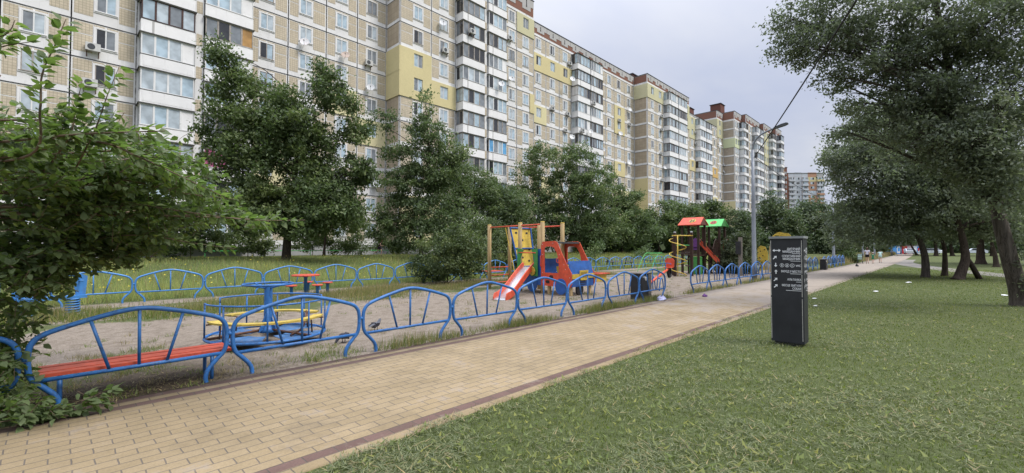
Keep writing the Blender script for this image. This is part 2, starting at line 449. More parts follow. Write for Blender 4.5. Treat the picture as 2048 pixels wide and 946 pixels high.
sd_ = t.mix(t.ramp(t.noise(3.1, 6, .75, co), [(.48, (0, 0, 0)), (.64, (.8, .8, .8))]), sd_, (.135, .108, .082))
dk = t.mix(.5, t.ramp(n2, [(.3, (.022, .016, .011)), (.7, (.065, .049, .034))]), t.ramp(n3, [(.3, (.015, .011, .007)), (.7, (.10, .08, .058))]))  # earth tone darkened to include the bench's shade
sd_ = t.mix(t.math('MULTIPLY', adirt_shade, .97), sd_, dk)
t.bump(t.math('ADD', t.math('MULTIPLY', n2, .6), t.math('MULTIPLY', n3, .5)), .9, .05)
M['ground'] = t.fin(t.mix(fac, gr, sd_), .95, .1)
gm = np_mesh('ground', V, np.stack([q, q + nj, q + nj + 1, q + 1], 1), M['ground'], smooth=True)
for nm, arr in (('sand', sand), ('dirt', dirt)):
    a = gm.attributes.new(nm, 'FLOAT', 'POINT'); a.data.foreach_set('value', arr.ravel().astype(np.float32))
tag(link('ground', gm), kind='structure')

# ------------------------------------------------------------------ brick path
t = NT('path_bricks'); co = t.coord()
br = t.n('ShaderNodeTexBrick'); br.offset = .5
wv = t.n('ShaderNodeTexNoise'); wv.inputs['Scale'].default_value = 5; t.l(co, wv.inputs['Vector']); wa = t.n('ShaderNodeVectorMath', operation='MULTIPLY_ADD'); t.l(wv.outputs['Color'], wa.inputs[0]); wa.inputs[1].default_value = (.016, .016, 0); t.l(co, wa.inputs[2]); cw = wa.outputs[0]
t.l(cw, br.inputs['Vector'])
br.inputs['Scale'].default_value = 1; br.inputs['Brick Width'].default_value = .25; br.inputs['Row Height'].default_value = .125
br.inputs['Mortar Size'].default_value = .0055; br.inputs['Mortar Smooth'].default_value = .35; br.inputs['Bias'].default_value = 0
br.inputs['Color1'].default_value = (.262, .201, .117, 1); br.inputs['Color2'].default_value = (.290, .225, .136, 1); br.inputs['Mortar'].default_value = (.13, .11, .09, 1)
br2 = t.n('ShaderNodeTexBrick'); br2.offset = .5; t.l(cw, br2.inputs['Vector'])
for k in ('Scale', 'Brick Width', 'Row Height', 'Mortar Size', 'Mortar Smooth'): br2.inputs[k].default_value = br.inputs[k].default_value
br2.inputs['Color1'].default_value = (.125, .080, .068, 1); br2.inputs['Color2'].default_value = (.155, .100, .084, 1); br2.inputs['Mortar'].default_value = (.10, .085, .07, 1)
sp = t.n('ShaderNodeSeparateXYZ'); t.l(co, sp.inputs[0])
def band(a, b): return t.math('MULTIPLY', t.math('GREATER_THAN', sp.outputs[1], a), t.math('LESS_THAN', sp.outputs[1], b))
rows = t.math('ADD', t.math('ADD', band(3.5, 3.625), band(6.0, 6.125)), band(6.25, 6.375), True)
bc = t.mix(rows, br.outputs[0], br2.outputs[0])
m1 = t.noise(1.4, 6, .65, co); m2 = t.noise(60, 3, .7, co); m3 = t.noise(9, 5, .7, co)
bc = t.mix(.55, bc, t.ramp(m1, [(.32, (.66, .65, .64)), (.5, (.95, .94, .92)), (.68, (1.12, 1.08, 1.02))]), 'MULTIPLY')
bc = t.mix(.5, bc, t.ramp(m2, [(.3, (.72, .72, .72)), (.7, (1.15, 1.15, 1.15))]), 'MULTIPLY')
# blown sand on the surface, thicker further along and in patches
dx = t.math('MULTIPLY', t.math('SUBTRACT', sp.outputs[0], 7), .026)
sandy = t.math('ADD', t.math('ADD', t.math('MULTIPLY', m1, .9), t.math('MULTIPLY', m3, .55)), t.math('MINIMUM', t.math('MAXIMUM', dx, 0), .55))
bc = t.mix(t.ramp(sandy, [(.80, (0, 0, 0)), (1.12, (.85, .85, .85))]), bc, (.265, .228, .19))
bc = t.mix(t.ramp(t.noise(.8, 7, .72, co, .6), [(.56, (0, 0, 0)), (.72, (.5, .5, .5))]), bc, (.105, .085, .062))
t.bump(t.math('ADD', t.math('MULTIPLY', t.math('SUBTRACT', 1, br.outputs['Fac']), .9), t.math('MULTIPLY', m2, .25)), .55, .008)
M['path'] = t.fin(bc, .88, .2)
xs = np.arange(-8, 176, .5)
rows_y = (3.38, 4.2, 5.0, 5.6, 6.37)
V = []; F = []
for i, x in enumerate(xs):
    dy = 0.00016 * max(0, x - 45) ** 2
    for y in rows_y: V.append((x, y + dy, .012 + rs.uniform(-.003, .003)))
    V.append((x, rows_y[-1] + dy, -.06)); V.append((x, rows_y[0] + dy, -.06))
k = 7
for i in range(len(xs) - 1):
    a, b = i * k, (i + 1) * k
    for j in range(4): F.append((a + j, b + j, b + j + 1, a + j + 1))
    F.append((a + 4, b + 4, b + 5, a + 5)); F.append((a + 6, b + 6, b, a))
tag(link('path', np_mesh('path', V, F, M['path'])), kind='structure')
# pale side path branching off behind the trees
M['gravel'] = simple('pale_gravel', (.20, .185, .16), .95, .25, 3, .1, bump=.3)
mb = MB(); A = [(80, 3.4), (64, 3.1), (52, 1.2), (42, -1.6), (33, -4.6), (20, -9), (4, -14)]
L = catmull([(x, y, 0) for x, y in A], 8)
for i in range(len(L) - 1):
    d = (L[i + 1] - L[i]).normalized(); n_ = Vector((-d.y, d.x, 0)) * .95
    d2 = (L[min(i + 2, len(L) - 1)] - L[i + 1]).normalized() if i + 2 < len(L) else d; n2_ = Vector((-d2.y, d2.x, 0)) * .95
    z = Vector((0, 0, .008)); mb.poly([L[i] - n_ + z, L[i + 1] - n2_ + z, L[i + 1] + n2_ + z, L[i] + n_ + z])
tag(mb.build('side_path', M['gravel']), kind='structure')

# ------------------------------------------------------------------ grass (nobody could count it)
def blades(P, h, wd, lean, rs, tint, zoff=0, wind=(0, 0)):
    """P Nx3 bases -> triangles"""
    n = len(P); a = rs.uniform(0, 2 * PI, n); b = a + rs.uniform(-.9, .9, n) + PI / 2
    dx, dy = np.cos(a), np.sin(a)
    hw = wd * .5
    tip = P + np.stack([np.cos(b) * lean * h + wind[0] * h, np.sin(b) * lean * h + wind[1] * h, h * np.sqrt(np.clip(1 - lean * lean, .02, 1))], 1)
    l = P + np.stack([dx * hw, dy * hw, np.zeros(n)], 1); r = P - np.stack([dx * hw, dy * hw, np.zeros(n)], 1)
    V = np.stack([l, r, tip], 1).reshape(-1, 3); F = np.arange(3 * n).reshape(-1, 3)
    return V, F, tint
def patch(x, y, s=1., ph=0):
    return .5 + .25 * np.sin(x * 1.7 * s + 1.3 * np.sin(y * 1.1 * s + ph) + ph) + .25 * np.sin(y * 2.3 * s + 1.7 * np.sin(x * .8 * s + 2 * ph))
def merge(parts):
    V = []; F = []; T = []; MI = []; o = 0
    for (v, f, tt), mi in parts:
        V.append(v); F.append(f + o); T.append(tt); MI.append(np.full(len(f), mi)); o += len(v)
    return np.concatenate(V), np.concatenate(F), np.concatenate(T), np.concatenate(MI)
GY = np.vectorize(gz)
def polar(n, r0, r1, k, a0, a1, rs):
    e = 1 - k; u = rs.uniform(0, 1, n); r = (r0 ** e + u * (r1 ** e - r0 ** e)) ** (1 / e); a = rs.uniform(a0, a1, n)
    return r * np.cos(a), r * np.sin(a), r
rs = np.random.RandomState(11)
edge = lambda x: 3.40 + .10 * sst(3.5, 9, x) + .05 * np.sin(x * 3.1) + .04 * np.sin(x * 7.7 + 1) + .03 * np.sin(x * 17)
x, y, r = polar(430000, 1.3, 48, .38, R_(-16), R_(72), rs)
k = y < edge(x) + rs.normal(0, .022, len(x)) * np.where(rs.uniform(0, 1, len(x)) < .5, 1, 2.2); x, y, r = x[k], y[k], r[k]
pt = patch(x, y, 1.4) * .35 + patch(x, y, 5, 2) * .25 + patch(x, y, .42, 1) * .40
h = (.018 + .030 * rs.beta(2, 3, len(x)) * (0.5 + pt)) * (1 + r * .012)
h *= np.where(y > edge(x) - .12, 1.5, 1)
tint = np.clip(.18 + .50 * pt + rs.normal(0, .28, len(x)), 0, 1)
P = np.stack([x, y, np.full(len(x), .0)], 1)
hf = patch(x, y, 13, 5) * .6 + patch(x + y, y - x, 21, 2) * .4; keep_ = rs.uniform(0, 1, len(x)) < .25 + 1.0 * hf; P, h, r, tint = P[keep_], h[keep_], r[keep_], np.clip(tint[keep_] + .25 * (hf[keep_] - .5), 0, 1)
A1 = blades(P, h, .0058 * (1 + r * .10), np.clip(rs.normal(.55, .25, len(P)), 0, .95), rs, tint)
# mown cuttings lying on the turf
x, y, r = polar(300000, 1.3, 30, .55, R_(-16), R_(72), rs)
cl = patch(x, y, 1.1, 4) * .6 + patch(x * .9 + y, y - x * .5, 3.1, 1) * .4
k = (y < edge(x) - .03) & (rs.uniform(.25, .95, len(x)) < cl - .12 * np.clip((x - 5) / 6, 0, 1) * (y < 1)); x, y, r, cl = x[k], y[k], r[k], cl[k]
P = np.stack([x, y, rs.uniform(.018, .045, len(x))], 1)
A2 = blades(P, rs.uniform(.03, .09, len(x)), .0050 * (1 + r * .11), rs.uniform(.93, .999, len(x)), rs, np.clip(rs.normal(.5, .25, len(x)), 0, 1))
k = rs.uniform(0, 1, len(x)) < .06
P3 = P[k] + [0, 0, .004]
A3 = blades(P3, rs.uniform(.04, .12, len(P3)), .0075 * (1 + r[k] * .10), rs.uniform(.93, .999, len(P3)), rs, np.clip(rs.normal(.5, .25, len(P3)), 0, 1))
# small broad leaves in the turf
x, y, r = polar(9000, 1.3, 16, .7, R_(-16), R_(72), rs); k = y < edge(x) - .02; x, y, r = x[k], y[k], r[k]
P = np.stack([x, y, rs.uniform(.02, .045, len(x))], 1)
A4 = blades(P, rs.uniform(.03, .07, len(x)), rs.uniform(.016, .04, len(x)), rs.uniform(.75, .98, len(x)), rs, np.clip(rs.normal(.6, .2, len(x)), 0, 1))
V, F, T, MI = merge([(A1, 0), (A2, 1), (A3, 2), (A4, 0)])
tag(link('lawn_grass', np_mesh('lawn_grass', V, F, [M['blade'], M['clip'], M['blade_dry']], MI, T)), 'freshly mown lawn grass with scattered dry cuttings right of the brick path', 'grass', kind='stuff')

# tall meadow between the playground and the buildings
n = 150000
x = rs.uniform(-9, 62, n); y = 17.9 + 24 * rs.uniform(0, 1, n) ** 1.5
pt = patch(x, y, .45, 1)
h = rs.uniform(.22, .58, n) * (.55 + .75 * pt) * (1 - .62 * sst(27, 39, y))
free = np.ones(n, bool)
for bx_, by_ in ((32.2, 19.0), (39.3, 19.3)): free &= ~((np.hypot(x - bx_, y - by_) < 2.2) | ((np.abs(x - bx_ + .8 * (by_ - y) * 1.6) < 1.6) & (y < by_)))
h = np.where(free, h, h * .3)
P = np.stack([x, y, GY(x, y) - .02], 1)
B1 = blades(P, h, rs.uniform(.012, .022, n) * (1 + .02 * (y - 17)), rs.uniform(.05, .6, n), rs, np.clip(.3 + .45 * pt + rs.normal(0, .18, n), 0, 1))
k = rs.uniform(0, 1, n) < .16
B2 = blades(P[k], h[k] * 1.25, .014, rs.uniform(.05, .4, k.sum()), rs, np.clip(rs.normal(.6, .2, k.sum()), 0, 1))
k = (rs.uniform(0, 1, n) < .018) & (pt > .5)
B3 = blades(P[k] + np.stack([0 * h[k], 0 * h[k], h[k]], 1), np.full(k.sum(), .05), .07, rs.uniform(.2, .8, k.sum()), rs, np.full(k.sum(), .5))
V, F, T, MI = merge([(B1, 0), (B2, 1), (B3, 2)])
tag(link('meadow_grass', np_mesh('meadow_grass', V, F, [M['blade_tall'], M['blade_dry'], M['flower']], MI, T)), 'tall unmown meadow grass with yellow flowers behind the playground', 'grass', kind='stuff')

# weeds: strip in front of the back fence, strip along the path fence, tufts on the sand
parts = []
n = 80000
x = rs.uniform(-7, 24, n); y = rs.normal(14.6, .95, n); pt = patch(x, y, .8, 3)
k = (y > 12.4) & (y < 16.7) & (rs.uniform(.1, .75, n) < pt) & ~((x > 11.2) & (y < 14.2)); x, y, pt = x[k], y[k], pt[k]
P = np.stack([x, y, 0 * x], 1); h = rs.uniform(.06, .26, len(x)) * (.6 + .8 * pt)
parts.append((blades(P, h, rs.uniform(.008, .016, len(x)), rs.uniform(.1, .7, len(x)), rs, np.clip(rs.normal(.5, .22, len(x)), 0, 1)), 0))
k = rs.uniform(0, 1, len(x)) < np.where(x > 5, .75, .3); parts.append((blades(P[k], h[k] * 1.2, .011, rs.uniform(.05, .5, k.sum()), rs, np.clip(rs.normal(.6, .22, k.sum()), 0, 1)), 1))
n = 26000
x = np.concatenate([rs.uniform(3.6, 14.2, n // 2), rs.uniform(15.4, 54, n // 2)]); y = 6.48 + rs.normal(0, .13, n) + .02 * np.maximum(0, x - 15) * .2
pt = patch(x, y * .3, 1.2, 5); k = (rs.uniform(.0, .8, n) < pt * np.clip((x - 3.2) / 3, .2, 1)) & (y > 6.30); x, y, pt = x[k], y[k], pt[k]
P = np.stack([x, y, 0 * x], 1); h = rs.uniform(.05, .22, len(x)) * (.6 + .8 * pt)
parts.append((blades(P, h, rs.uniform(.006, .012, len(x)), rs.uniform(.1, .75, len(x)), rs, np.clip(rs.normal(.45, .22, len(x)), 0, 1)), 0))
k = rs.uniform(0, 1, len(x)) < np.where(x > 15, .8, .45); parts.append((blades(P[k], h[k] * 1.2, .008, rs.uniform(.1, .6, k.sum()), rs, np.clip(rs.normal(.55, .25, k.sum()), 0, 1)), 1))
tx = np.concatenate([rs.uniform(-2, 24, 260), rs.uniform(-.5, 3.4, 45)]); ty = np.concatenate([6.5 + 6 * rs.uniform(0, 1, 260), rs.uniform(6.35, 7.5, 45)])
fx = [(2.55, 6.75), (2.9, 6.85), (2.75, 6.6), (4.4, 7.9), (3.2, 6.62), (25.0, 10.6), (25.1, 10.75), (9.6, 8.9), (13.4, 6.6), (13.6, 6.55), (11.4, 8.6), (12.9, 8.7), (13.2, 9.0), (-.3, 8.2), (.4, 8.6), (1.0, 8.9)]
tx = np.concatenate([tx, [a for a, _ in fx]]); ty = np.concatenate([ty, [b for _, b in fx]])
big = np.concatenate([np.zeros(305), np.ones(len(fx))])
tx = np.concatenate([tx, rs.uniform(-1.6, 1.3, 90)]); ty = np.concatenate([ty, rs.uniform(7.2, 9.3, 90)]); big = np.concatenate([big, rs.uniform(0, .5, 90)])
for i in range(len(tx)):
    m = 26 + int(60 * big[i]); P = np.stack([tx[i] + rs.normal(0, .07 + .06 * big[i], m), ty[i] + rs.normal(0, .07 + .05 * big[i], m), np.zeros(m)], 1)
    parts.append((blades(P, rs.uniform(.03, .10 + .09 * big[i], m), .009, rs.uniform(.3, .9, m), rs, np.clip(rs.normal(.45, .2, m), 0, 1)), 0 if rs.uniform() < .75 else 1))
# roadside grass further along, left of the path
n = 14000
x = rs.uniform(52, 150, n); y = rs.uniform(6.6, 10.5, n) + .00016 * (x - 45) ** 2; P = np.stack([x, y, 0 * x], 1)
parts.append((blades(P, rs.uniform(.25, .9, n), .05, rs.uniform(.1, .5, n), rs, np.clip(rs.normal(.6, .25, n), 0, 1)), 1))
parts.append((blades(P + [.2, .2, 0], rs.uniform(.2, .6, n), .05, rs.uniform(.1, .5, n), rs, np.clip(rs.normal(.5, .25, n), 0, 1)), 0))
# litter of dry leaves and stalks on the bare earth under the bench
n = 1100
x = rs.uniform(-1.2, 2.4, n); y = 6.42 + np.abs(rs.normal(0, .5, n)); P = np.stack([x, y, np.full(n, .012)], 1)
parts.append((blades(P, rs.uniform(.03, .10, n), rs.uniform(.004, .02, n), rs.uniform(.95, .999, n), rs, np.clip(rs.normal(.15, .25, n), 0, 1)), 1))
V, F, T, MI = merge(parts)
tag(link('weeds', np_mesh('weeds', V, F, [M['blade'], M['blade_dry']], MI, T)), 'weeds and dry grass tufts along the fences and on the playground sand', 'weeds', kind='stuff')
# ------------------------------------------------------------------ tubular fences
PW, PITCH = 1.70, 1.765
def hoop_pts():
    h = [(.215, -.02), (.222, .05), (.195, .14), (.11, .245), (.038, .325), (.008, .41), (0, .52), (.004, .62), (.030, .70), (.105, .772), (.32, .848), (.56, .913), (.72, .948), (.85, .96)]
    full = h + [(PW - a, b) for a, b in h[::-1][1:]]
    return [(a, 0, b) for a, b in full]
HP = catmull(hoop_pts(), 4)
mb = MB(); mb.tube(HP, .026, 10); ME_H = mb.mesh('fence_panel', M['blue'], True)
mb = MB(); mb.tube([(.06, 0, .315), (PW - .06, 0, .315)], .022, 8); ME_R = mb.mesh('rail', M['blue'], True)
ME_B = []
for a, b in (((.45, .87), (.60, .33)), ((.85, .95), (.85, .33)), ((1.25, .87), (1.10, .33))):
    mb = MB(); mb.tube([(a[0], 0, a[1]), (b[0], 0, b[1])], .0165, 7); ME_B.append(mb.mesh('bar', M['blue'], True))
mb = MB(); mb.tube([(PW - .005, 0, .55), (PITCH + .01, 0, .55)], .018, 8); mb.tube([(PW + .012, 0, .55), (PITCH - .012, 0, .55)], .026, 8); ME_C = mb.mesh('connector', M['blue'], True)
BL = {}
for me in [ME_H, ME_R, ME_C] + ME_B:
    c = me.copy(); c.materials[0] = M['blue_light']; BL[me.name] = c; c.name = me.name
def fence(label, x0, n, y, sub=True, group='blue tubular fences round the playground', mats=None, tilt=0, last=False):
    root = thing('tube_fence', label, 'fence', (x0, y, 0), 0, group)
    g = (lambda me: BL[me.name]) if mats else (lambda me: me)
    for i in range(n):
        p = link('fence_panel', g(ME_H), root); p.location = (i * PITCH, 0, rnd.uniform(-.012, .008)); p.rotation_euler = (R_(rnd.uniform(-1.5, 1.5)), R_(rnd.uniform(-.5, .5)), R_(rnd.uniform(-.7, .7)))
        link('rail', g(ME_R), p)
        for b in ME_B: link('bar', g(b), p)
        if i < n - 1 or last: link('connector', g(ME_C), p)
    return root
X0 = -.165
fence('blue tubular fence along the path with the red bench plank behind its first hoop', X0 - PITCH, 9, 6.5)
fence('middle run of blue tubular fence between the playground gap and the far litter bin', 15.95, 13, 6.5)
fence('farthest short run of blue tubular fence beyond the second litter bin', 40.5, 6, 6.5)
fence('long light blue fence at the back edge of the playground in front of the meadow', X0 - 2 * PITCH + .1, 26, 17.4, mats=1)

# bench fixed behind the first hoop: a thing of its own on its own legs
b = thing('bench', 'low red slatted bench standing behind the nearest blue fence hoop', 'bench', (-.10, 6.55, 0))
mb = MB()
for k in range(4): mb.box(0, 1.70, .015 + k * .118, .118 + k * .118, .328 + .004 * (k % 2), .362 + .004 * (k % 2))
mb.build('seat', M['red_bench'], b)
for x in (.16, 1.50):
    mb = MB(); mb.tube(catmull([(x, .44, -.02), (x, .44, .22), (x, .41, .295), (x, .30, .307), (x, .04, .307)], 4), .021, 8); mb.build('leg', M['blue'], b, True)
    mb = MB(); mb.tube([(x, .06, -.02), (x, .06, .30)], .021, 8); mb.build('leg', M['blue'], b, True)

# ------------------------------------------------------------------ roundabout
M['yellow_worn'] = simple('worn_yellow_plank', (.46, .34, .07), .65, .25, 5, .25, dirt=(.20, .16, .08), dirt_amt=.8)
c = Vector((2.66, 8.62, 0)); rot = thing('merry_go_round', 'blue children\'s roundabout with yellow curved seats and a steering wheel', 'roundabout', c)
mb = MB(); mb.lathe([(.16, .16), (.10, .22), (.070, .32), (.066, .95), (.066, .99)], 16); mb.build('post', M['blue'], rot, True)
mb = MB(); 
for k in range(4):
    a = k * PI / 2 + .5; mb.prism([(.07, .24), (.20, .17), (.07, .44)], -.006, .006, 'xz', 0, Matrix.Rotation(a, 4, 'Z'))
mb.build('gusset', M['blue'], rot)
mb = MB(); mb.tube([(.40 * math.cos(a), .40 * math.sin(a), 1.0) for a in np.linspace(0, 2 * PI, 33)[:-1]], .018, 8, closed=True); wh = mb.build('wheel', M['blue'], rot, True)
mb = MB()
for k in range(4):
    a = k * PI / 2 + .3; mb.tube([(.06 * math.cos(a), .06 * math.sin(a), .93), (.39 * math.cos(a), .39 * math.sin(a), 1.0)], .013, 6)
mb.build('spoke', M['blue'], wh, True)
RR = .93
mb = MB(); mb.tube([(RR * math.cos(a), RR * math.sin(a), .13) for a in np.linspace(0, 2 * PI, 49)[:-1]], .024, 8, closed=True)
mb.build('base_ring', M['blue'], rot, True)
mb = MB()
for a0, a1 in ((.1, 1.35), (1.75, 2.5), (3.2, 4.3), (4.7, 5.85)):
    aa = np.linspace(a0, a1, 12); inner = .30
    for i in range(11):
        p = [(inner * math.cos(aa[i]), inner * math.sin(aa[i])), (RR * .98 * math.cos(aa[i]), RR * .98 * math.sin(aa[i])), (RR * .98 * math.cos(aa[i + 1]), RR * .98 * math.sin(aa[i + 1])), (inner * math.cos(aa[i + 1]), inner * math.sin(aa[i + 1]))]
        mb.prism(p, .118, .126, 'xy')
mb.build('platform', simple('scuffed_blue_plate', (.05, .13, .27), .7, .4, 4, .2, dirt=(.19, .165, .14), dirt_amt=1.0), rot)
mb = MB()
for k in range(3):
    a = k * 2 * PI / 3 + 1.0; mb.tube([(.08 * math.cos(a), .08 * math.sin(a), .20), (RR * math.cos(a), RR * math.sin(a), .14)], .022, 6)
mb.tube(catmull([(.62 * math.cos(a), .62 * math.sin(a), .15 + .33 * s) for a, s in ((5.0, 0), (5.4, .2), (5.8, .75), (6.0, 1.0))], 4), .02, 6)
mb.build('frame_strut', M['rust'], rot, True)
def arc(a0, a1, r, z, n=16): return [(r * math.cos(a), r * math.sin(a), z) for a in np.linspace(a0, a1, n)]
for a0, a1, zt in ((R_(-2), R_(128), .74), (R_(170), R_(335), .72)):
    mb = MB(); A = arc(a0, a1, RR, zt); A = [(A[0][0], A[0][1], zt - .09)] + A + [(A[-1][0], A[-1][1], zt - .09)]
    mb.tube(A, .0145, 8); r_ = mb.build('backrest_rail', M['blue'], rot, True)
    for a in np.linspace(a0, a1, 5):
        mb = MB(); mb.tube([(RR * math.cos(a), RR * math.sin(a), .13), (RR * math.cos(a), RR * math.sin(a), zt)], .014, 6); mb.build('upright', M['blue'], r_, True)
    mb = MB(); aa = np.linspace(a0 + .06, a1 - .06, 15); ri = RR - .19
    for i in range(14):
        p = [(ri * math.cos(aa[i]), ri * math.sin(aa[i])), ((RR - .03) * math.cos(aa[i]), (RR - .03) * math.sin(aa[i])), ((RR - .03) * math.cos(aa[i + 1]), (RR - .03) * math.sin(aa[i + 1])), (ri * math.cos(aa[i + 1]), ri * math.sin(aa[i + 1]))]
        mb.prism(p, .405, .435, 'xy')
    mb.build('seat', M['yellow_worn'], rot)
    for a in np.linspace(a0 + .2, a1 - .2, 3):
        mb = MB(); mb.tube([(RR * math.cos(a), RR * math.sin(a), .39), ((ri - .02) * math.cos(a), (ri - .02) * math.sin(a), .39), ((ri) * math.cos(a), (ri) * math.sin(a), .13)], .014, 6)
        mb.build('seat_bracket', M['rust'], rot, True)

# ------------------------------------------------------------------ round table and stools
tb = thing('round_table', 'round red topped table on a blue post, ringed by four red stools', 'table', (5.86, 15.3, 0))
mb = MB(); mb.lathe([(.43, .70), (.435, .71), (.435, .735), (.42, .745), (0.01, .745)], 28); mb.build('tabletop', M['red_bench'], tb)
mb = MB(); mb.lathe([(.055, -.02), (.055, .64), (.12, .70)], 12); mb.build('post', M['blue_light'], tb, True)
for i, (x, y, l) in enumerate(((5.25, 14.85, 'red round stool on a blue post, leftmost of the four round the table'), (5.55, 14.15 + .6, 'red round stool on a blue post in front of the round table post'), (6.62, 15.35, 'red round stool on a blue post, rightmost of the four round the table'), (6.25, 16.1, 'red round stool behind the round table, half hidden by its post'))):
    if i == 1: x, y = 5.95, 14.55
    s = thing('stool', l, 'stool', (x, y, 0), 0, 'red stools round the table')
    mb = MB(); mb.lathe([(.165, .415), (.17, .425), (.17, .445), (.155, .455), (.01, .455)], 20); mb.build('seat', M['red_bench'], s)
    mb = MB(); mb.lathe([(.05, -.02), (.05, .37), (.09, .415)], 10); mb.build('post', M['blue_light'], s, True)

# second small red table half hidden by the shrub
s = thing('round_table', 'small red topped table half hidden between the shrub and the wooden climbing posts', 'table', (14.6, 15.6, 0))
mb = MB(); mb.box(-.55, .55, -.3, .3, .50, .54); mb.build('tabletop', M['red_bench'], s)
mb = MB(); mb.tube([(0, 0, -.02), (0, 0, .5)], .05, 10); mb.build('post', M['blue_light'], s, True)

# ------------------------------------------------------------------ spring rider at the left
s = thing('spring_rider', 'blue spring rider on two coil springs under the overhanging bush', 'spring rider', (-.05, 14.9, 0), R_(20))
mb = MB(); mb.box(-.62, .62, -.25, .25, -.02, .07); mb.build('base_plate', M['grey_wood'], s)
for x in (-.40, .40):
    mb = MB(); mb.tube([(x + .12 * math.cos(a), .12 * math.sin(a), .07 + .36 * a / (2 * PI * 6)) for a in np.linspace(0, 2 * PI * 6, 97)], .018, 6); mb.build('spring', M['blue_light'], s, True)
mb = MB(); mb.box(-.62, .62, -.11, .11, .43, .50); mb.build('seat', M['blue_light'], s)
mb = MB(); mb.prism([(-.62, .48), (-.45, .50), (-.40, .85), (-.52, 1.02), (-.66, .95)], -.02, .02); mb.prism([(.62, .48), (.45, .50), (.40, .85), (.52, 1.02), (.66, .95)], -.02, .02); mb.build('side_panel', M['blue_light'], s)
mb = MB(); mb.tube([(-.5, -.2, .85), (-.5, .2, .85)], .017, 8); mb.tube([(.5, -.2, .85), (.5, .2, .85)], .017, 8); mb.build('handle', M['blue_light'], s, True)

# ------------------------------------------------------------------ truck playhouse with slide and climbing wall
XN, XF = 12.25, 13.42
tk = thing('truck_playhouse', 'red and blue wooden truck playhouse with slide, climbing wall and pale timber posts', 'play structure', (XN, 9.0, 0))
def L(x, y, z=0): return (x - XN, y - 9.0, z)
PR = .078
for x, y, h in ((XN, 13.15, 2.56), (XN, 11.45, 2.58), (XN, 10.34, 2.58), (XF, 13.15, 2.56), (XF, 11.5, 2.58), (XF, 10.34, 2.58)):
    mb = MB(); mb.lathe([(PR, .0), (PR, h - .02), (PR * .85, h)], 14, L(x, y)); p = mb.build('post', M['pine'], tk, True)
    mb = MB(); mb.lathe([(PR * 1.02, h - .012), (PR * 1.02, h + .004), (PR * .8, h + .016)], 14, L(x, y)); mb.build('cap', M['yellow'], p)
    mb = MB(); mb.box(*[v for a, b_ in zip(L(x, y), (PR * .8, PR * .8)) for v in (a - b_, a + b_)][:4], -.05, .0, 0); mb.build('foot', M['galv'], p)
for a, b_ in (((XN, 13.15, 2.46), (XN, 10.34, 2.49)), ((XF, 13.15, 2.46), (XF, 10.34, 2.47))):
    mb = MB(); mb.tube([L(*a), L(*b_)], .026, 8); mb.build('top_beam', M['red'], tk, True)
for z in (.22, .52, .84):
    mb = MB(); mb.tube([L(XN, 13.15, z), L(XF, 13.15, z)], .022, 8); mb.build('rung', M['red'], tk, True)
# platform between the middle posts
mb = MB(); mb.box(XN - XN + .05, XF - XN - .05, 10.40 - 9, 11.45 - 9, .84, .90); mb.build('platform', M['grey_wood'], tk)
# climbing wall: yellow board in a blue frame leaning between the far posts
def CW(u, v, off=0):   # u 0..1 across, v 0..1 up
    w_ = .42 + .18 * v
    return L(12.90 + (u - .5) * 2 * w_, 11.56 + .50 * v + off, .25 + 2.2 * v)
bo = MB(); n_u, n_v = 6, 12
bo.poly([CW(0, 0), CW(1, 0), CW(1, 1), CW(0, 1)]); bo.poly([CW(0, 0, .03), CW(0, 1, .03), CW(1, 1, .03), CW(1, 0, .03)])
cw = bo.build('climbing_board', M['yellow'], tk)
mb = MB()
for u, v in ((.25, .90), (.78, .90), (.5, .77), (.2, .62), (.8, .60), (.35, .46), (.7, .40), (.55, .26), (.3, .16)):
    q = [CW(u + dx * .062, v + dz * .017, -.012) for dx, dz in ((-1, -.5), (-.5, -1), (.6, -1), (1, 0), (.6, 1), (-.6, 1))]
    mb = MB(); mb.poly(q); mb.build('hand_hold', M['black'], cw)
mb = MB(); mb.tube([CW(0, 0, -.02), CW(0, 1, -.02)], .034, 6); mb.tube([CW(1, 0, -.02), CW(1, 1, -.02)], .034, 6)
for v in (.02, .30, .62, .985): mb.tube([CW(0, v, -.03), CW(1, v, -.03)], .028, 6)
mb.build('wall_frame', M['cab_blue'], tk)
mb = MB(); mb.tube([L(12.24, 12.22, 2.42), L(12.26, 11.66, .40)], .018, 6); mb.build('rope', M['yellow'], tk)
# slide
T0, T1 = Vector(L(12.05, 10.90, .92)), Vector(L(9.80, 9.98, .0))
sd2 = (T1 - T0); hd = Vector((sd2.x, sd2.y, 0)).normalized(); sid = Vector((-hd.y, hd.x, 0))
prof = catmull([T0 - hd * .25 + Vector((0, 0, 0)), T0, T0.lerp(T1, .35) + Vector((0, 0, .0)), T0.lerp(T1, .68) + Vector((0, 0, -.05)), T0.lerp(T1, .86) + Vector((0, 0, -.015)), T1 + Vector((0, 0, .07)), T1 + hd * .16 + Vector((0, 0, .02))], 5)
mb = MB()
for i in range(len(prof) - 1):
    a, b_ = prof[i], prof[i + 1]; w_ = sid * .195; d_ = Vector((0, 0, -.012))
    mb.poly([a - w_, b_ - w_, b_ + w_, a + w_]); mb.poly([a + w_ + d_, b_ + w_ + d_, b_ - w_ + d_, a - w_ + d_])
mb.build('slide_chute', M['steel'], tk, True)
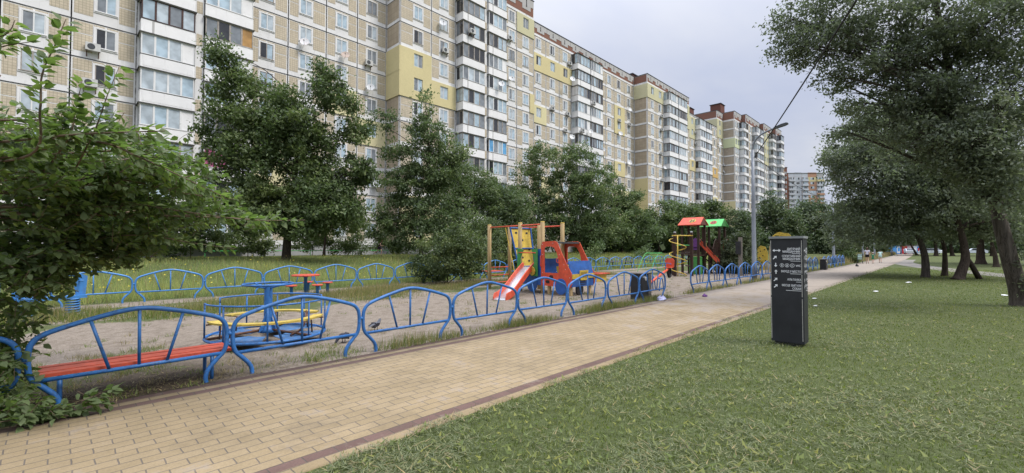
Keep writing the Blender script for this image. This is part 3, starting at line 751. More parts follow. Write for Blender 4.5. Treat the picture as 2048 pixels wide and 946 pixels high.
for s_ in (-1, 1):
    mb = MB(); m0 = len(prof) - 3
    for i in range(3, m0):
        a, b_ = prof[i] + sid * s_ * .21, prof[i + 1] + sid * s_ * .21
        up0 = .15; e_ = lambda q: max(.08, min(1, (m0 + 1 - q) / 3.))
        h0, h1 = up0 * e_(i) + .0, up0 * e_(i + 1)
        for o in (0,):
            th = sid * .018
            pts = [a - th + Vector((0, 0, -.07)), b_ - th + Vector((0, 0, -.07)), b_ - th + Vector((0, 0, h1)), a - th + Vector((0, 0, h0))]
            qts = [p + th * 2 for p in pts]; k = len(mb.v); mb.v += [tuple(p) for p in pts + qts]
            for f in ((0, 1, 2, 3), (7, 6, 5, 4), (3, 2, 6, 7), (1, 0, 4, 5), (0, 3, 7, 4), (2, 1, 5, 6)): mb.face([k + j for j in f])
    mb.build('slide_side', M['red'], tk)
# slide entrance boards
def ent(y0, y1, sgn):
    mb = MB(); c_ = y0 if sgn > 0 else y1; e = y1 if sgn > 0 else y0
    pr = [(c_, .62), (c_, 1.62)] + [(c_ + (e - c_) * .95 * math.cos(q), 1.55 + .06 * math.sin(q)) for q in (1.2, .8, .2)] + [(c_ + (e - c_) * f, z) for f, z in ((.75, 1.42), (.52, 1.28), (.48, 1.15), (.55, 1.02), (.75, .90), (1.0, .80), (1.0, .62))]
    mb.prism([(a - 9.0, z) for a, z in pr], -.055 - .14, -.03 - .14, 'yz'); return mb
ent(10.42, 10.74, 1).build('green_panel', M['green'], tk); ent(11.08, 11.42, -1).build('green_panel', M['green'], tk)
mb = MB(); mb.tube([L(12.05, 10.50, 1.46), L(12.05, 11.32, 1.46)], .020, 8); mb.build('grab_bar', M['red'], tk, True)
mb = MB(); mb.prism([(10.62 - 9 + .14 * math.cos(q), .80 + .16 * math.sin(q)) for q in np.linspace(0, 2 * PI, 9)[:-1]], -.27, -.235, 'yz'); mb.build('yellow_disc', M['yellow'], tk)
# blue side board between post and cab, blue rear skirts
mb = MB(); mb.prism([(10.30 - 9, .30), (10.62 - 9, .30), (10.62 - 9, 1.52), (10.55 - 9, 1.60), (10.30 - 9, 1.60)], -.09, -.06, 'yz'); mb.build('side_board', M['cab_blue'], tk)
mb = MB(); mb.prism([(10.60 - 9, .30), (11.45 - 9, .30), (11.45 - 9, .78), (10.60 - 9, .78)], .0, .025, 'yz'); mb.build('side_board', M['cab_blue'], tk)
mb = MB(); mb.prism([(10.75 - 9 + .25 * math.cos(q), .34 + .30 * math.sin(q)) for q in np.linspace(0, 2 * PI, 17)[:-1]], -.12, -.095, 'yz'); mb.build('wheel_board', M['cab_blue'], tk)
# cab side panels (near and far): plate with window
def cab_outline():
    o = [(10.33, .30), (10.33, 1.72), (10.26, 1.86), (9.72, 1.88), (9.60, 1.83), (9.38, 1.42), (9.15, 1.02), (8.99, .78), (8.97, .40), (9.04, .28)]
    i = [(10.17, .76), (10.17, 1.62), (10.12, 1.68), (9.88, 1.69), (9.74, 1.65), (9.62, 1.48), (9.56, 1.30), (9.53, 1.05), (9.53, .77), (9.80, .755)]
    return [(a - 9, z) for a, z in o], [(a - 9, z) for a, z in i]
o, i_ = cab_outline()
for nm, x0 in (('cab_side', -.10), ('cab_side', XF - XN + .075)):
    mb = MB(); mb.frameprism(o, i_, x0, x0 + .026, 'yz'); cs = mb.build(nm, M['red'], tk)
    xo = x0 - .004 if x0 < 0 else x0 + .03
    mb = MB()
    for y, z in ((10.26, 1.76), (10.26, 1.4), (10.26, .75), (10.26, .42), (9.78, 1.80), (9.50, 1.40), (9.30, 1.06), (9.24, .90), (9.06, .62), (9.10, .40), (9.75, .42), (9.62, .82)):
        mb.prism([(y - 9 + .014 * math.cos(q), z + .014 * math.sin(q)) for q in np.linspace(0, 2 * PI, 7)[:-1]], xo, xo + .005, 'yz')
    mb.build('bolt_cap', M['white'], cs)
    if x0 < 0:
        mb = MB()
        for y, z in ((9.86, .62), (10.02, .44)):
            mb.prism([(y - 9 + a, z + c_) for a, c_ in ((-.09, -.05), (-.02, -.06), (.08, -.04), (.10, .02), (.04, .06), (-.07, .05))], xo + .001, xo + .004, 'yz')
        mb.build('foot_hold', M['black'], cs)
        mb = MB(); mb.tube(catmull([(xo, 10.30 - 9, .98), (xo - .06, 10.30 - 9, 1.0), (xo - .06, 10.30 - 9, 1.20), (xo - .06, 10.30 - 9, 1.33), (xo, 10.30 - 9, 1.35)], 4), .014, 6)
        mb.tube(catmull([(xo, 9.50 - 9, 1.10), (xo - .06, 9.56 - 9, 1.15), (xo - .06, 9.56 - 9, 1.25), (xo, 9.50 - 9, 1.32)], 4), .014, 6); mb.build('handle', M['red'], cs, True)
mb = MB(); mb.prism([(9.42 - 9 + .24 * math.cos(q), .30 + .28 * math.sin(q)) for q in np.linspace(0, 2 * PI, 19)[:-1]], -.135, -.105, 'yz'); wb = mb.build('wheel_board', M['cab_blue'], tk)
# cab front: lower blue hood, bumper, grille; roof sheet, interior
mb = MB(); H0, H1 = (.10, 8.99 - 9), (.10, 9.18 - 9)
Wd = XF - XN + .07
mb.prism([(.02 - .02, .30), (.02 - .02, .72), (.14, 1.18), (.17, 1.18), (.03, .72), (.03, .30)], -.07, Wd, 'yz'); hood = mb.build('hood', M['cab_blue'], tk)
mb = MB(); mb.box(-.07, Wd, -.035, -.008, .58, .74); 
bp = mb.build('bumper', M['yellow'], tk)
gw = Wd / 2 - .035
mb = MB(); mb.prism([(gw - .26, .86), (gw + .26, .86), (gw + .20, .52), (gw - .20, .52)], -.055, -.037, 'xz'); mb.build('grille', M['yellow'], bp)
mb = MB()
for k in range(6): mb.box(gw - .185 + k * .066, gw - .169 + k * .066, -.0615, -.057, .60, .80)
mb.build('grille_slot', M['black'], bp)
mb = MB()
for k in range(3): mb.box(gw - .17, gw + .17, -.0075, -.003, .36 + k * .06, .385 + k * .06)
mb.build('vent_slot', M['black'], hood)
mb = MB(); mb.prism([(gw - .1 + .21 * math.cos(q), .20 + .21 * math.sin(q)) for q in np.linspace(0, 2 * PI, 17)[:-1]], .05, .10, 'xz'); mb.build('front_wheel', M['black'], tk)
mb = MB(); mb.box(-.07, Wd, 9.70 - 9, 10.28 - 9, 1.83, 1.85); mb.box(-.07, Wd, 9.62 - 9, 9.69 - 9, 1.79, 1.85); mb.build('roof', M['lamp_dark'], tk)
mb = MB(); mb.box(-.06, Wd - .01, 10.28 - 9, 10.30 - 9, .3, 1.25); mb.build('rear_board', M['cab_blue'], tk)
mb = MB(); mb.box(.10, Wd - .12, 9.95 - 9, 10.27 - 9, .62, .66); mb.build('cab_seat', M['grey_wood'], tk)
mb = MB(); mb.box(.02, Wd - .05, 9.30 - 9, 9.62 - 9, .98, 1.01); mb.build('dashboard', M['pine'], tk)
mb = MB(); mb.prism([(9.62 - 9, .98)] + [(9.62 - 9 + .33 * math.cos(q), .97 - .38 * math.sin(q)) for q in np.linspace(0, PI / 2, 8)], .30, .33, 'yz'); mb.build('inner_panel', M['yellow'], tk)
mb = MB(); mb.tube([(.36 + .14 * math.cos(q), 9.68 - 9, 1.12 + .14 * math.sin(q)) for q in np.linspace(0, 2 * PI, 17)[:-1]], .014, 6, closed=True); mb.tube([(.36, 9.45 - 9, 1.08), (.36, 9.68 - 9, 1.12)], .016, 6); mb.build('steering_wheel', M['cab_blue'], tk, True)
for x, y in ((XN + .03, 9.12), (XF - .02, 9.12), (XN + .03, 10.05), (XF - .02, 10.05)):
    mb = MB(); a = L(x, y); mb.box(a[0] - .05, a[0] + .05, a[1] - .05, a[1] + .05, -.04, .42); mb.build('leg', M['pine'], tk)

# sandbox behind the truck
s = thing('sandbox', 'low square sandbox with red rim boards and yellow sides behind the truck playhouse', 'sandbox', (18.6, 12.35, 0))
mb = MB(); mb.frameprism([(-.55, -.55), (.55, -.55), (.55, .55), (-.55, .55)], [(-.3, -.3), (.3, -.3), (.3, .3), (-.3, .3)], .36, .40, 'xy'); mb.build('rim', M['red_bench'], s)
mb = MB(); mb.frameprism([(-.42, -.42), (.42, -.42), (.42, .42), (-.42, .42)], [(-.38, -.38), (.38, -.38), (.38, .38), (-.38, .38)], -.02, .355, 'xy'); mb.build('side', M['yellow'], s)

# seesaw
ss = thing('seesaw', 'seesaw with a raised red seat and black tyre under it near the fence gap', 'seesaw', (16.2, 7.9, 0), R_(8))
tl = .19
def S(u, v, z): return (u * math.cos(tl) - z * math.sin(tl) * 0, v, .50 + u * math.sin(tl) + z)
mb = MB(); mb.tube([S(-1.7, 0, 0), S(1.75, 0, 0)], .045, 8); mb.build('beam', M['red'], ss, True)
for sg in (-1, 1):
    mb = MB(); mb.prism([(-.17, .03), (.17, .03), (.19, .30), (.12, .40), (-.12, .40), (-.19, .30)], sg * 1.62 - .015, sg * 1.62 + .015, 'yz', 0, Matrix.Translation((0, 0, .50 + sg * 1.62 * math.sin(tl)))); st = mb.build('backrest', M['red'], ss)
    mb = MB(); mb.box(sg * 1.62 - .36, sg * 1.62, -.15, .15, .0, .03, 0, Matrix.Translation((0, 0, .54 + sg * 1.45 * math.sin(tl)))); mb.build('seat', M['red'], ss)
    mb = MB(); xh = sg * 1.05; zh = .5 + xh * math.sin(tl); mb.tube(catmull([(xh, -.2, zh + .25), (xh, -.2, zh + .30), (xh, 0, zh + .32), (xh, .2, zh + .30), (xh, .2, zh + .25)], 4), .015, 6); mb.tube([(xh, 0, zh), (xh, 0, zh + .31)], .015, 6); mb.build('handle', M['blue'], ss, True)
    mb = MB(); zt = .5 + sg * 1.55 * math.sin(tl) - .16
    if sg > 0: mb.tube([(1.55 + .17 * math.cos(q), 0, zt + .17 * math.sin(q) - .02) for q in np.linspace(0, 2 * PI, 21)[:-1]], .055, 8, closed=True); mb.build('tyre', M['rubber'], ss, True)
mb = MB()
for y in (-.16, .16): mb.tube(catmull([(-.28, y, -.02), (-.14, y, .38), (0, y, .48), (.14, y, .38), (.28, y, -.02)], 4), .022, 8)
mb.tube([(0, -.2, .46), (0, .2, .46)], .025, 8); mb.build('stand', M['blue'], ss, True)

# litter bins
for loc, lab, sc_ in (((13.1, 6.95, 0), 'dark litter bin with timber slats behind the last fence hoop before the gap', 1), ((39.6, 6.3, 0), 'far litter bin with white rubbish on top standing in the break of the fence', .95)):
    s = thing('litter_bin', lab, 'litter bin', loc, R_(4)); s.scale = (sc_,) * 3
    mb = MB()
    for x in (-.33, .30): mb.box(x, x + .03, -.2, .2, -.02, .80)
    mb.box(-.30, .30, -.2, -.18, .06, .70); mb.box(-.30, .30, .18, .2, .06, .80); mb.box(-.30, .30, -.18, .18, .06, .09); mb.build('body', M['black'], s)
    mb = MB()
    for k in range(3): mb.box(.335, .36, -.19 + k * .128, -.075 + k * .128, .02, .82)
    for k in range(3): mb.box(.10 + k * .075, .165 + k * .075, -.225, -.204, .02, .80)
    mb.build('slat', M['grey_wood'], s)
    mb = MB(); mb.box(-.36, .37, -.23, .23, .82, .85); mb.build('lid', M['grey_wood'], s)
    mb = MB(); mb.lathe([(.16, .60), (.18, .68), (.12, .75), (.04, .77)], 9, (-.05, -.05, 0)); mb.build('rubbish', M['paper'], s)

# ------------------------------------------------------------------ play tower with spiral pole
tw = thing('play_tower', 'dark brown timber play tower with red and green roofs, yellow spiral and red slide', 'play tower', (26.8, 11.5, 0))
O = Vector((26.8, 11.5, 0))
def W(x, y, z=0): return (x - O.x, y - O.y, z)
def post(x, y, h, r=.06):
    mb = MB(); a = W(x, y); mb.box(a[0] - r, a[0] + r, a[1] - r, a[1] + r, -.05, h); return mb.build('post', M['brown'], tw)
T1c = (27.9, 11.18); T2c = (30.0, 10.68); hs = .50
for cx_, cy_, h in ((*T1c, 3.1), (*T2c, 3.05)):
    for dx in (-hs, hs):
        for dy in (-hs, hs): post(cx_ + dx, cy_ + dy, h)
for p, h in (((24.9, 11.05), 2.50), ((25.55, 10.35), 2.52), ((25.7, 11.5), 2.3)):
    q = post(*p, h, .07); mb = MB(); a = W(*p); mb.lathe([(.07, h + .003), (.07, h + .05), (.04, h + .06)], 10, (a[0], a[1], 0)); mb.build('cap', M['white'], q)
def roof(cx_, cy_, m, z0, z1, lim):
    hw_ = .70; mb = MB(); th = .04
    for s_ in (-1, 1):
        a = [W(cx_ + s_ * hw_, cy_ - hw_, z0), W(cx_ + s_ * hw_, cy_ + hw_, z0), W(cx_, cy_ + hw_ * .92, z1), W(cx_, cy_ - hw_ * .92, z1)]
        b_ = [(p[0], p[1], p[2] + th) for p in a]; k = len(mb.v); mb.v += a + b_
        for f in ((0, 1, 2, 3), (7, 6, 5, 4), (0, 4, 5, 1), (1, 5, 6, 2), (2, 6, 7, 3), (3, 7, 4, 0)): mb.face([k + j for j in f])
    r_ = mb.build('roof', m, tw)
    mb = MB()
    for yy in (cy_ - hw_ * .90, cy_ + hw_ * .90): mb.prism([(cx_ - O.x - hw_ * .88, z0 + .04), (cx_ - O.x + hw_ * .88, z0 + .04), (cx_ - O.x, z1 - .02)], yy - O.y - .012, yy - O.y + .012, 'xz')
    mb.build('gable', M['brick2'] if lim else M['green'], r_)
    # round badge on the slope facing the path's start
    nrm = Vector((-(z1 - z0), 0, hw_)).normalized(); up = Vector((hw_, 0, z1 - z0)).normalized(); si = Vector((0, 1, 0)); c_ = Vector(W(cx_ - hw_ * .5, cy_ - .1, (z0 + z1) / 2 + th)) + nrm * .012
    mb = MB(); mb.poly([c_ + (si * math.cos(q) + up * math.sin(q)) * .20 for q in np.linspace(0, 2 * PI, 21)[:-1]]); bd = mb.build('badge', M['yellow'] if lim else M['red'], r_)
    mb = MB()
    for q in range(4):
        a0 = q * PI / 2 + .25; mb.poly([c_ + nrm * .004 + (si * math.cos(a) + up * math.sin(a)) * rr for a, rr in ((a0, .04), (a0 - .0, .15), (a0 + .5, .165), (a0 + 1.05, .15), (a0 + 1.05, .04))])
    mb.build('badge_mark', M['black'], bd)
roof(*T1c, M['red'], 3.02, 3.50, True); roof(*T2c, M['green_bright'], 2.98, 3.46, False)
for cx_, cy_ in (T1c, T2c):
    mb = MB(); a = W(cx_, cy_); mb.box(a[0] - .55, a[0] + .55, a[1] - .55, a[1] + .55, 1.14, 1.20); mb.build('deck', M['brown'], tw)
    mb = MB(); s_ = hs
    for k in range(8):
        u = -s_ + .09 + k * .117; mb.box(a[0] - s_ - .02, a[0] - s_ + .012, a[1] + u - .04, a[1] + u + .04, 1.22, 1.72)
    mb.box(a[0] - s_ - .04, a[0] - s_ - .022, a[1] - s_, a[1] + s_, 1.30, 1.37); mb.box(a[0] - s_ - .04, a[0] - s_ - .022, a[1] - s_, a[1] + s_, 1.60, 1.66)
    mb.build('railing', M['brown'], tw)
mb = MB(); mb.tube([W(24.70, 10.80, -.05), W(24.70, 10.80, 2.33)], .03, 8); mb.tube([W(24.70, 10.80 + .33, 2.33), W(24.70 + .02, 10.80 - .05, 2.33), W(25.55, 10.28, 2.33)], .03, 8)
mb.tube([W(24.70 + .45 * math.cos(a) * min(1, .35 + a), 10.80 + .45 * math.sin(a) * min(1, .35 + a), 2.30 - 2.28 * a / (2 * PI * 2.9)) for a in np.linspace(0, 2 * PI * 2.9, 90)], .026, 8)
mb.build('spiral_pole', M['yellow'], tw, True)
mb = MB()
for z in (.55, .95, 1.35): mb.tube([W(25.55, 10.35, z), W(26.85, 11.25, z)], .04, 6)
mb.tube([W(24.9, 11.05, 1.15), W(26.85, 12.2, 1.15)], .045, 6); mb.tube([W(25.55, 10.35, 1.3), W(25.7, 11.5, 1.3)], .03, 6); mb.build('ladder_bar', M['brown'], tw)
mb = MB(); mb.tube([W(24.9, 11.05, 1.78), W(25.6, 10.4, 1.78)], .022, 6); mb.build('green_bar', M['green_bright'], tw)
# red ramp slide running down towards the path
a, b_ = Vector(W(28.62, 11.16, 2.12)), Vector(W(28.75, 10.0, .80))
dv_ = (b_ - a); sdv = Vector((-dv_.y, dv_.x, 0)).normalized()
for s_ in (-.33, .33):
    mb = MB(); p = a + sdv * s_; q = b_ + sdv * s_; u = Vector((0, 0, .085)); th = sdv * .02
    k = len(mb.v); mb.v += [tuple(v) for v in (p - th - u, q - th - u, q - th + u, p - th + u, p + th - u, q + th - u, q + th + u, p + th + u)]
    for f in ((0, 1, 2, 3), (7, 6, 5, 4), (3, 2, 6, 7), (1, 0, 4, 5), (0, 3, 7, 4), (2, 1, 5, 6)): mb.face([k + j for j in f])
    mb.build('ramp_side', M['red'], tw)
mb = MB()
mb.poly([a - sdv * .25 - Vector((0, 0, .06)), b_ - sdv * .25 - Vector((0, 0, .06)), b_ + sdv * .25 - Vector((0, 0, .06)), a + sdv * .25 - Vector((0, 0, .06))])
mb.build('ramp', M['brown'], tw)
mb = MB()
for f in (.25, .6, .95):
    p = a.lerp(b_, f)
    for s_ in (-.24, .24): mb.tube([p + sdv * s_ - Vector((0, 0, .08)), Vector((p.x + sdv.x * s_, p.y + sdv.y * s_, -.05))], .045, 5)
mb.tube([a - Vector((0, 0, .9)), b_.lerp(a, .2) - Vector((0, 0, .5))], .045, 5); mb.tube([a.lerp(b_, .5) - Vector((0, 0, .1)), a.lerp(b_, .1) - Vector((0, 0, 1.6))], .045, 5); mb.build('brace', M['brown'], tw)
# arched bridge rail between the two roofs
for yy in (10.20, 11.12):
    mb = MB()
    mb.tube([W(28.4 + 1.2 * f, yy, 1.55 + .62 * math.sin(PI * f)) for f in np.linspace(0, 1, 12)], .03, 6)
    for f in np.linspace(.08, .92, 9): mb.tube([W(28.4 + 1.2 * f, yy, 1.18), W(28.4 + 1.2 * f, yy, 1.55 + .62 * math.sin(PI * f))], .02, 5)
    mb.build('bridge_rail', M['brown'], tw)
mb = MB(); mb.lathe([(.36, -.03), (.38, .2), (.36, .95), (.38, 1.06), (.34, 1.08)], 16, W(27.65, 10.95)); mb.build('barrel', M['green'], tw)
mb = MB(); mb.prism([(10.3 - O.y, 1.25), (10.3 - O.y, 2.2), (9.9 - O.y, 2.2), (9.95 - O.y, 1.9), (10.12 - O.y, 1.7), (10.02 - O.y, 1.3)], 30.55 - O.x, 30.59 - O.x, 'yz'); mb.build('red_panel', M['red'], tw)
mb = MB(); mb.box(*[v for p in zip(W(29.0, 10.9), W(29.3, 10.94)) for v in p][:4], 1.3, 1.95); mb.build('orange_panel', M['ochre'], tw)
mb = MB(); mb.prism([(10.72 - O.y, 1.5), (11.0 - O.y, 1.5), (11.05 - O.y, 2.1), (10.85 - O.y, 2.25), (10.7 - O.y, 2.1)], 27.36 - O.x, 27.39 - O.x, 'yz'); mb.build('purple_panel', M['purple'], tw)

# green climbing arch behind the seesaw
ca = thing('climbing_arch', 'thin green arched climbing frame behind the seesaw', 'climbing frame', (27.5, 13.6, 0))
mb = MB(); A_ = []
for y in (-.45, .45):
    A = [(-1.5 + 3.0 * f, y, 1.62 * math.sin(PI * (.06 + .88 * f)) - .3) for f in np.linspace(0, 1, 14)]; A_.append(A); mb.tube(A, .016, 6)
for i in range(0, 14): mb.tube([A_[0][i], A_[1][i]], .011, 6)
mb.build('frame', M['green_bright'], ca, True)

# black post with box behind the middle fence
s = thing('post', 'grey timber post with a black box fixed near its top beside the leafy bush', 'post', (27.9, 8.45, 0))
mb = MB(); mb.box(-.09, .09, -.09, .09, -.05, 2.25); mb.build('pole', M['grey_wood'], s)
mb = MB(); mb.box(-.22, -.09, -.05, .20, 1.25, 2.0); mb.box(-.23, -.22, -.03, .18, 1.62, 1.66); mb.build('box', M['black'], s)

# yellow climbing panel with timber ladder
s = thing('climber', 'yellow climbing panel with dark holds and a pale timber ladder left of the black sign', 'climbing frame', (33.6, 8.55, 0))
mb = MB(); mb.prism([(-.10, .15), (.42, .05), (.50, .5), (.55, 1.0), (.52, 1.6), (.35, 1.78), (.05, 1.70), (-.1, 1.3)], -.02, .02, 'yz'); pn = mb.build('panel', M['yellow'], s)
mb = MB()
for y, z in ((.1, 1.5), (.35, 1.4), (.2, 1.1), (.4, .95), (.05, .75), (.25, .45), (.38, .3)):
    mb = MB(); mb.prism([(y + .05 * math.cos(q), z + .04 * math.sin(q)) for q in np.linspace(0, 2 * PI, 8)[:-1]], -.027, -.022, 'yz'); mb.build('hand_hold', M['black'], pn)
mb = MB()
for y in (-.22, -.62): mb.box(-.04, .04, y - .035, y + .035, -.05, 1.75)
for z in (.4, .75, 1.1, 1.45): mb.box(-.025, .025, -.60, -.24, z - .025, z + .025)
mb.build('ladder', M['pine'], s)
s = thing('round_sign', 'round yellow cut-out board on a tall pole showing just above the black sign', 'board', (37.66, 8.55, 0))
mb = MB(); mb.tube([(0, 0, -.05), (0, 0, 2.2)], .04, 8); mb.build('pole', M['galv'], s)
mb = MB(); mb.frameprism([(.62 * math.cos(q), 2.42 + .36 * math.sin(q) * (1 + .12 * math.cos(5 * q))) for q in np.linspace(0, 2 * PI, 25)[:-1]], [(.10 + .34 * math.cos(q), 2.42 + .22 * math.sin(q)) for q in np.linspace(0, 2 * PI, 25)[:-1]], -.02, .02, 'yz'); mb.tube([(0, -.26, 2.52), (0, .45, 2.6)], .05, 6); mb.tube([(0, .1, 2.3), (0, .12, 2.75)], .05, 6); mb.build('board', M['yellow'], s)

# park tables with benches behind the back fence
for i, (x, y, lab) in enumerate(((32.2, 19.0, 'weathered grey picnic bench behind the back fence, straight behind the truck playhouse'), (39.3, 19.3, 'weathered grey picnic bench behind the back fence, partly hidden by the yellow spiral pole'))):
    s = thing('picnic_bench', lab, 'bench', (x, y, gz(x, y)), R_(-35), 'grey picnic benches behind the back fence'); s.scale = (1.12, 1.12, 1.15)
    mb = MB()
    for k in range(4): mb.box(-.95, .95, -.28 + k * .145, -.15 + k * .145, .70, .74)
    mb.build('tabletop', M['grey_wood'], s)
    for yy in (-.70, .58):
        mb = MB(); mb.box(-.95, .95, yy, yy + .12, .42, .455); mb.box(-.95, .95, yy + .13, yy + .25, .42, .455); mb.build('seat', M['grey_wood'], s)
    for xx in (-.72, .72):
        mb = MB(); mb.tube([(xx, -.62, -.02), (xx, -.30, .70)], .035, 6); mb.tube([(xx, .62, -.02), (xx, .30, .70)], .035, 6); mb.tube([(xx, -.72, .40), (xx, .84, .40)], .03, 6); mb.build('leg', M['black'], s)

# green hand rail in the meadow by the runner
s = thing('hand_rail', 'long low green rail at the far side of the meadow', 'rail', (12, 41, gz(12, 41)))
mb = MB(); mb.tube([(-4, 0, .52), (12.0, 0, .52)], .03, 6); mb.build('rail', M['green_bright'], s)
for x in (-3.9, .1, 4.1, 8.1, 11.9):
    mb = MB(); mb.tube([(x, 0, -.05), (x, 0, .52)], .03, 6); mb.build('upright', M['green_bright'], s)
# ------------------------------------------------------------------ black wayfinding column on the lawn
sg = thing('info_sign', 'black wayfinding column with white arrows and Ukrainian lettering standing on the lawn', 'sign', (8.60, 1.885, 0))
SW, SD, SH = .485, .30, 1.80
mb = MB(); mb.box(0, SD, -SW / 2, SW / 2, .055, SH); mb.build('body', M['sign'], sg)
mb = MB(); mb.box(.03, SD - .03, -SW / 2 + .05, SW / 2 - .05, -.02, .055); mb.build('foot', M['black'], sg)
mb = MB(); mb.box(-.018, SD + .012, -SW / 2 - .012, SW / 2 + .018, SH + .002, SH + .040); mb.build('cap', M['signcap'], sg)
for y in (SW / 2 - .010, -SW / 2 + .022):
    mb = MB(); mb.box(-.006, .0, y - .005, y + .005, .10, .80); mb.box(-.006, .0, y - .005, y + .005, .83, 1.20); mb.box(-.006, .0, y - .005, y + .005, 1.215, SH - .03); mb.build('edge_strip', M['signedge'], sg)
def textmesh(body, size):
    cu = bpy.data.curves.new('lettering', 'FONT'); cu.body = body; cu.size = size; cu.align_x = 'RIGHT'; cu.extrude = .0
    o = bpy.data.objects.new('lettering', cu); COL.objects.link(o)
    dg = bpy.context.evaluated_depsgraph_get(); me = bpy.data.meshes.new_from_object(o.evaluated_get(dg)); bpy.data.objects.remove(o)
    vs_ = [tuple(v.co) for v in me.vertices]; fs_ = [tuple(p.vertices) for p in me.polygons]; n_ = len(vs_); k_ = size * .020
    m2 = bpy.data.meshes.new('lettering'); m2.from_pydata([(x - k_, y, z) for x, y, z in vs_] + [(x + k_, y, z + .0006) for x, y, z in vs_], [], fs_ + [tuple(i + n_ for i in f) for f in fs_]); me = m2
    me.name = 'lettering'; me.materials.clear(); me.materials.append(M['signtext']); return me
TW = {'ДИТЯЧИЙ': 165, 'МАЙДАНЧИК': 220, 'СПОРТИВНИЙ': 228, 'WC': 65, 'ВИХІД У МІСТО': 247, 'АЛЬТАНКА': 172, 'МІСЦЕ ВИГУЛУ': 242, 'СОБАК': 112}
KX = 415.; KZ = 1 / 7.01 / 119.
def fu(x): return SW / 2 - (x - 55) / KX * SW                     # sign face coordinates: across
def fz(y): return SH - (y - 60) * KZ                              # and up
ARW = [(-.5, .10), (.08, .10), (.08, .36), (.52, 0), (.08, -.36), (.08, -.10), (-.5, -.10)]
DBL = [(-.75, 0), (-.38, .32), (-.38, .09), (.38, .09), (.38, .32), (.75, 0), (.38, -.32), (.38, -.09), (-.38, -.09), (-.38, -.32)]
def put_side(mk, front):
    """front face: plane x=-.004 facing -X; right side: plane y=-SW/2-.004 facing -Y, compressed"""
    def P(u, z, off=.004):
        if front: return (-off, u, z)
        return (SD / 2 - u * (SD - .03) / SW, -SW / 2 - off, z)
    for body, xr, yb, sz in (('ДИТЯЧИЙ', 437, 221, .052), ('МАЙДАНЧИК', 437, 258, .052), ('СПОРТИВНИЙ', 438, 321, .052), ('МАЙДАНЧИК', 438, 360, .052), ('WC', 442, 453, .050), ('ВИХІД У МІСТО', 443, 535, .050), ('АЛЬТАНКА', 443, 647, .050), ('МІСЦЕ ВИГУЛУ', 445, 730, .050), ('СОБАК', 445, 772, .050)):
        me = textmesh(body, sz); wx = max(v.co.x for v in me.vertices) - min(v.co.x for v in me.vertices); fit = TW[body] / KX * SW / wx
        lines.setdefault(front, []).append((me, xr, yb))
        k = fit * (1 if front else (SD - .03) / SW)
        o = link('lettering', me, sg); o.scale = (k, 1, 1)
        o.location = P(fu(xr), fz(yb))
        o.rotation_euler = (PI / 2, 0, -PI / 2) if front else (PI / 2, 0, 0)
    mb = MB()
    for x0, x1, y in ((330, 437, 270), (315, 438, 374), (308, 441, 552), (380, 443, 664), (252, 445, 786)):
        q = [P(fu(x0), fz(y + 3.2)), P(fu(x1), fz(y + 3.2)), P(fu(x1), fz(y - 2.2)), P(fu(x0), fz(y - 2.2))]; mb = MB(); mb.poly(q); mb.build('small_print', M['signtext'], sg)
    for cx_, cy_, a, s_, sh in ((139, 227, 0, 70, DBL), (116, 328, PI / 4, 64, ARW), (126, 433, -PI / 2, 58, ARW), (128, 531, PI / 2, 60, ARW), (121, 640, PI / 4, 64, ARW), (123, 732, PI / 4, 64, ARW)):
        mb = MB(); pts = []
        for px, py in sh:
            qx, qy = px * math.cos(a) - py * math.sin(a), px * math.sin(a) + py * math.cos(a)
            pts.append(P(fu(cx_ + qx * s_), fz(cy_ - qy * s_)))
        if sh is ARW: mb.poly([pts[i] for i in (0, 1, 5, 6)]); mb.poly([pts[i] for i in (2, 3, 4)])
        else: mb.poly([pts[i] for i in (2, 3, 7, 8)]); mb.poly([pts[i] for i in (0, 1, 9)]); mb.poly([pts[i] for i in (4, 5, 6)])
        mb.build('arrow', M['signtext'], sg)
    for cx_, kind in ((205, 0), (270, 1), (335, 2)):
        mb = MB(); n = 24; r0, r1 = 27, 23
        for k in range(n):
            a, b_ = 2 * PI * k / n, 2 * PI * (k + 1) / n
            mb.poly([P(fu(cx_ + r * math.cos(t_)), fz(437 + r * math.sin(t_))) for r, t_ in ((r0, a), (r0, b_), (r1, b_), (r1, a))])
        def disc(x, y, r): mb.poly([P(fu(x + r * math.cos(t_)), fz(y + r * math.sin(t_))) for t_ in np.linspace(0, 2 * PI, 9)[:-1]])
        if kind < 2:
            disc(cx_, 423, 4.5)
            mb.poly([P(fu(cx_ + a), fz(437 + b_)) for a, b_ in (((-6, -9), (6, -9), (4, 16), (-4, 16)) if kind == 0 else ((-3, -9), (3, -9), (9, 8), (3, 16), (-3, 16), (-9, 8)))])
        else:
            disc(cx_ - 3, 424, 4); mb.poly([P(fu(cx_ + a), fz(437 + b_)) for a, b_ in ((-5, -8), (-1, -8), (0, 2), (9, 2), (14, 13), (10, 14), (7, 6), (-4, 6))])
            for k in range(10):
                a, b_ = .4 + k * .42, .4 + (k + 1) * .42
                mb.poly([P(fu(cx_ - 2 + r * math.cos(t_)), fz(446 + r * math.sin(t_))) for r, t_ in ((11, a), (11, b_), (8.5, b_), (8.5, a))])
        mb.build('pictogram', M['signtext'], sg)
lines = {}
put_side(None, True); put_side(None, False)

